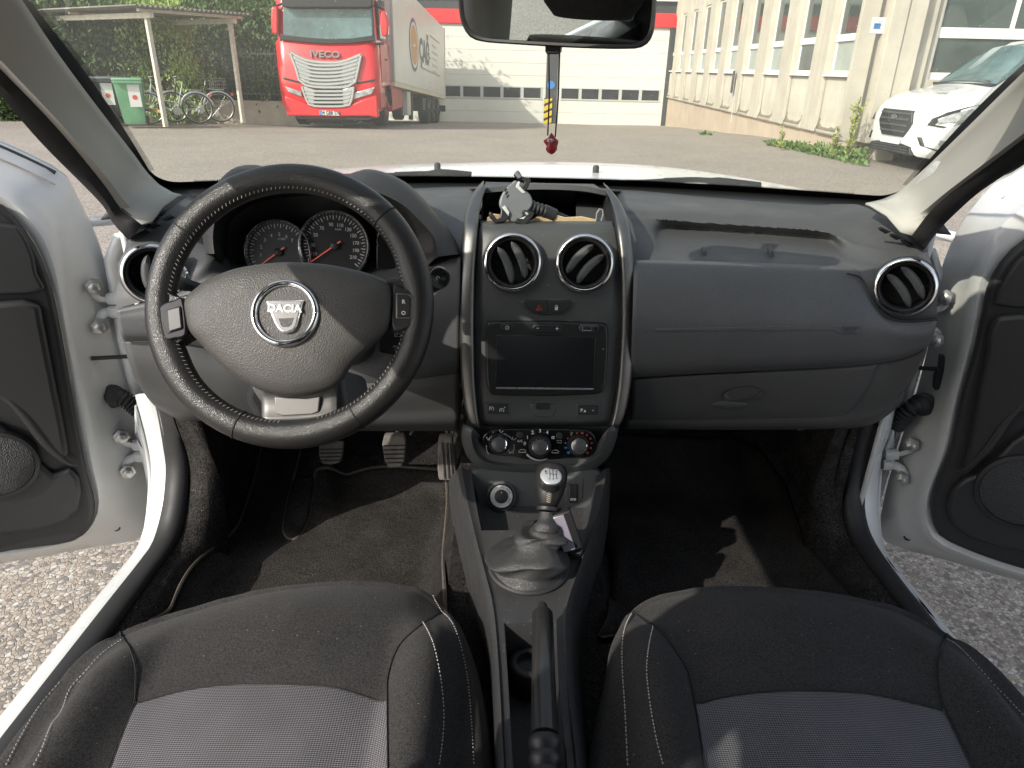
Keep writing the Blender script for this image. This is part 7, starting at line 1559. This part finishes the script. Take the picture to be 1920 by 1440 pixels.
# phone holder lying in the tray
M_HOLD = mat('holder_grey', (.16,.17,.18), .42, vary=(40,.08)); M_HOLDB = mat('holder_black', (.022,.022,.024), .4); M_HOLDW = mat('holder_light', (.55,.57,.58), .4)
hY = 1.262
ph = empty('phone_holder', W(966, 415, Y=hY)); tag(ph, 'grey phone holder with spring clamps lying in the dash tray', 'phone holder'); O2 = Vector(ph.location)
hn = Vector((.10,-.93,.33)).normalized()
def Pp(px, py, h=0): return Wpl(px, py, O2+Vector((0,-.012,.03))+hn*h, hn)-O2
def hp(nm, pts, h, th, m, bevel=.0015, sm=None):
    P_ = [Vector((x,y,0)) for x,y in pts]
    if sm: P_ = cr(P_, sm, closed=True)
    MB().prism([Pp(p.x, p.y, h) for p in P_], -hn*th).build(nm, m, ph, bevel=bevel, seg=3)
hp('cradle', [(968,337),(958,344),(946,356),(938,372),(937,386),(944,396),(950,406),(955,412),(962,416),(970,416),(980,408),(990,396),(998,386),(999,376),(995,366),(989,359),(982,356),(976,348)], 0, .012, M_HOLD, .003, 50)
hp('cradle_edge', [(972,339),(976,341),(974,348),(983,357),(988,359),(984,362),(979,362),(967,350)], .001, .006, M_HOLDW, .001)
hp('upper_jaw', [(964,325),(970,319),(973,320),(980,331),(992,333),(996,338),(990,352),(985,359),(977,350),(982,346),(984,341),(978,337),(972,335)], .006, .016, M_HOLDB, .002)
hp('upper_jaw_pad', [(964,326),(970,320),(979,331),(972,335)], .009, .004, M_HOLD, .001)
hp('lower_jaw', [(966,412),(971,408),(980,413),(988,408),(980,399),(979,395),(983,393),(1003,399),(999,406),(985,424),(976,421),(966,416)], .010, .018, M_HOLDB, .002)
hp('jaw_cut', [(974,410),(982,411),(991,402),(990,399),(984,397),(988,404)], .0112, .003, M_HOLDW, .0005)
hp('left_jaw', [(940,390),(947,386),(956,400),(955,408),(946,416),(930,418),(918,405),(917,398),(920,396),(927,404),(932,411),(938,407)], .004, .014, M_HOLDB, .002)
hp('left_rail', [(941,389),(947,385),(955,397),(954,405),(950,400)], .0055, .004, M_HOLDW, .0008)
for k in range(3): hp('grip_line', [(949+2*k-4,357+6*k),(953+2*k-4,352+6*k),(955+2*k-4,354+6*k),(951+2*k-4,360+6*k)], .0006, .002, M_HOLDB, .0003)
ar = [Pp(996,388,-.010), Pp(1008,392,-.014), Pp(1024,398,-.018), Pp(1040,405,-.020)]
MB().tube(cr(ar, 24), [.011+.0012*math.sin(i*1.6) if i < 12 else .0125 for i in range(24)], 14).build('ball_neck', M_HOLDB, ph); MB().tube([Pp(1036,403,-.020), Pp(1068,414,-.03)], [.010,.007], 10, flat=.5).build('vent_clip', M_HOLDB, ph)
# paper and clear plastic in the tray
M_PAPER = mat('tan_paper', (.52,.40,.24), .85, bump=(60,.4,'noise',.002), vary=(20,.2))
def sheet(nm, pts, Y, m, label, cat, dz=.012):
    F = [W(x, y, Y=Y) for x, y in pts]; o = sum(F, Vector())/len(F)
    e = MB().prism([p-o for p in F], (0,.0015,.0012)).build(nm, m, None); e.location = o; tag(e, label, cat)
sheet('paper_slip', [(990,418),(1035,424),(1085,424),(1118,421),(1117,413),(1090,407),(1060,409),(1035,402),(1010,406)], 1.262, M_PAPER, 'crumpled tan paper slip at the right in the dash tray', 'paper')
sheet('paper_slip', [(912,420),(960,424),(965,414),(945,405),(925,402),(914,409)], 1.268, mat('tan_paper2', (.45,.33,.20), .85, vary=(20,.25)), 'small tan paper slip under the phone holder on the left', 'paper')
o = W(1124, 405, Y=1.27); pk = CB.__mro__[1]().tube([W(x, y, Y=1.27)-o for x, y in ((1117,418),(1119,400),(1124,392),(1130,394),(1131,402),(1126,418))], .0013, 6).build('plastic_loop', mat('clear_plastic', (.30,.32,.32), .15, spec=.8), None); pk.location = o; tag(pk, 'small clear plastic loop standing at the right end of the dash tray', 'trinket')
# plug-in charger in the socket
cg = empty('socket_charger', W(1075, 1034, Z=.672)); tag(cg, 'black plug-in charger with a lilac-grey face stuck in the socket', 'charger'); O3 = Vector(cg.location)
q0 = W(1075, 1028, Z=.69)-O3; q1 = W(1050, 958, Z=.755)-O3; dq = (q1-q0).normalized(); sx_ = Vector((1,0,0)); sx_ = (sx_-dq*sx_.dot(dq)).normalized(); nq = sx_.cross(dq)
if nq.dot(CAM-O3) < 0: nq = -nq
MB().lathe([(.010,-.012),(.0105,.0),(.009,.016)], (0,0,.0), (q0).normalized(), 20).build('plug', M_BLACK, cg)
c8 = []
for t in (0, 1):
    b = q0.lerp(q1, t)
    for a_, h_ in ((-.018,-.010),(.016,-.010),(.016,.010),(-.018,.010)): c8.append(b+sx_*a_+nq*h_)
MB().add(c8, [(0,1,2,3),(4,7,6,5),(0,4,5,1),(1,5,6,2),(2,6,7,3),(3,7,4,0)]).build('body', M_BLACK, cg, bevel=.003, seg=3)
f4 = [q0.lerp(q1, t)+sx_*a_+nq*.0106 for t, a_ in ((.04,-.016),(.04,.004),(.96,.004),(.96,-.016))]
MB().prism(f4, -nq*.002).build('face', mat('lilac_face', (.36,.33,.41), .35, .3, vary=(30,.05)), cg, bevel=.001)
# ------------------------------------------------------------------ floor mats
def floor_mat(outline, label, n):
    P_ = [Wsurf(x, y, lambda a, b: hfloor(a, b)+.010, .40) for x, y in outline]
    C_ = cr(P_, n, closed=True); o = sum(C_, Vector())/n; r = empty('floor_mat', (o.x, o.y, 0)); tag(r, label, 'floor mat', 'floor mats'); o = Vector(r.location)
    bm = bmesh.new(); vs = [bm.verts.new((p.x-o.x, p.y-o.y, 0)) for p in C_]; f = bm.faces.new(vs)
    bmesh.ops.triangulate(bm, faces=[f])
    for _ in range(4): bmesh.ops.subdivide_edges(bm, edges=[e for e in bm.edges if e.calc_length() > .025], cuts=1, use_grid_fill=False); bmesh.ops.triangulate(bm, faces=[q for q in bm.faces if len(q.verts) > 3])
    for v in bm.verts: v.co.z = hfloor(v.co.x+o.x, v.co.y+o.y)+.008+.0035*noise.noise(Vector((v.co.x*9, v.co.y*9, 2)))+.002*noise.noise(Vector((v.co.x*25, v.co.y*25, 5)))
    me = bpy.data.meshes.new('pile'); bm.to_mesh(me); bm.free(); me.materials.append(M_MAT); me.shade_smooth()
    ob = bpy.data.objects.new('pile', me); COL.objects.link(ob); ob.parent = r
    md = ob.modifiers.new('s', 'SOLIDIFY'); md.thickness = .006
    ed = MB(); D_ = cr(C_, n*2, closed=True); ed.tube([Vector((p.x-o.x, p.y-o.y, hfloor(p.x, p.y)+.009+.0035*noise.noise(Vector(((p.x-o.x)*9, (p.y-o.y)*9, 2))))) for p in D_], .0042, 6, closed=True, flat=.8); ed.build('binding', M_BIND if 'driver' in label else M_BLACK, r)
floor_mat([(512,785),(489,840),(481,876),(463,935),(439,993),(377,1045),(343,1089),(319,1140),(290,1200),(540,1200),(838,1200),(835,1140),(831,1038),(838,952),(836,900),(826,882),(810,878),(700,876),(618,876),(600,877),(591,886),(586,930),(579,972),(561,1003),(549,1010),(536,1003),(532,986),(540,940),(549,900),(563,844),(573,790)], 'driver floor mat in dark felt with a notch beside the clutch', 220)
floor_mat([(1130,820),(1157,815),(1253,820),(1370,823),(1403,833),(1437,860),(1470,907),(1487,960),(1510,1017),(1550,1067),(1590,1117),(1640,1180),(1400,1190),(1150,1190),(1143,1140),(1150,1060),(1133,993),(1127,893)], 'black passenger floor mat with a dark edge binding', 160)
a = W(1506, 803, Y=1.33); e = MB().prism([W(x, y, Y=1.33)-a for x, y in ((1495,800),(1516,799),(1508,806),(1497,807))], (0,.002,.001)).build('paper_scrap', M_PAPER, None); e.location = a; tag(e, 'pale paper scrap poking out under the glovebox', 'paper')
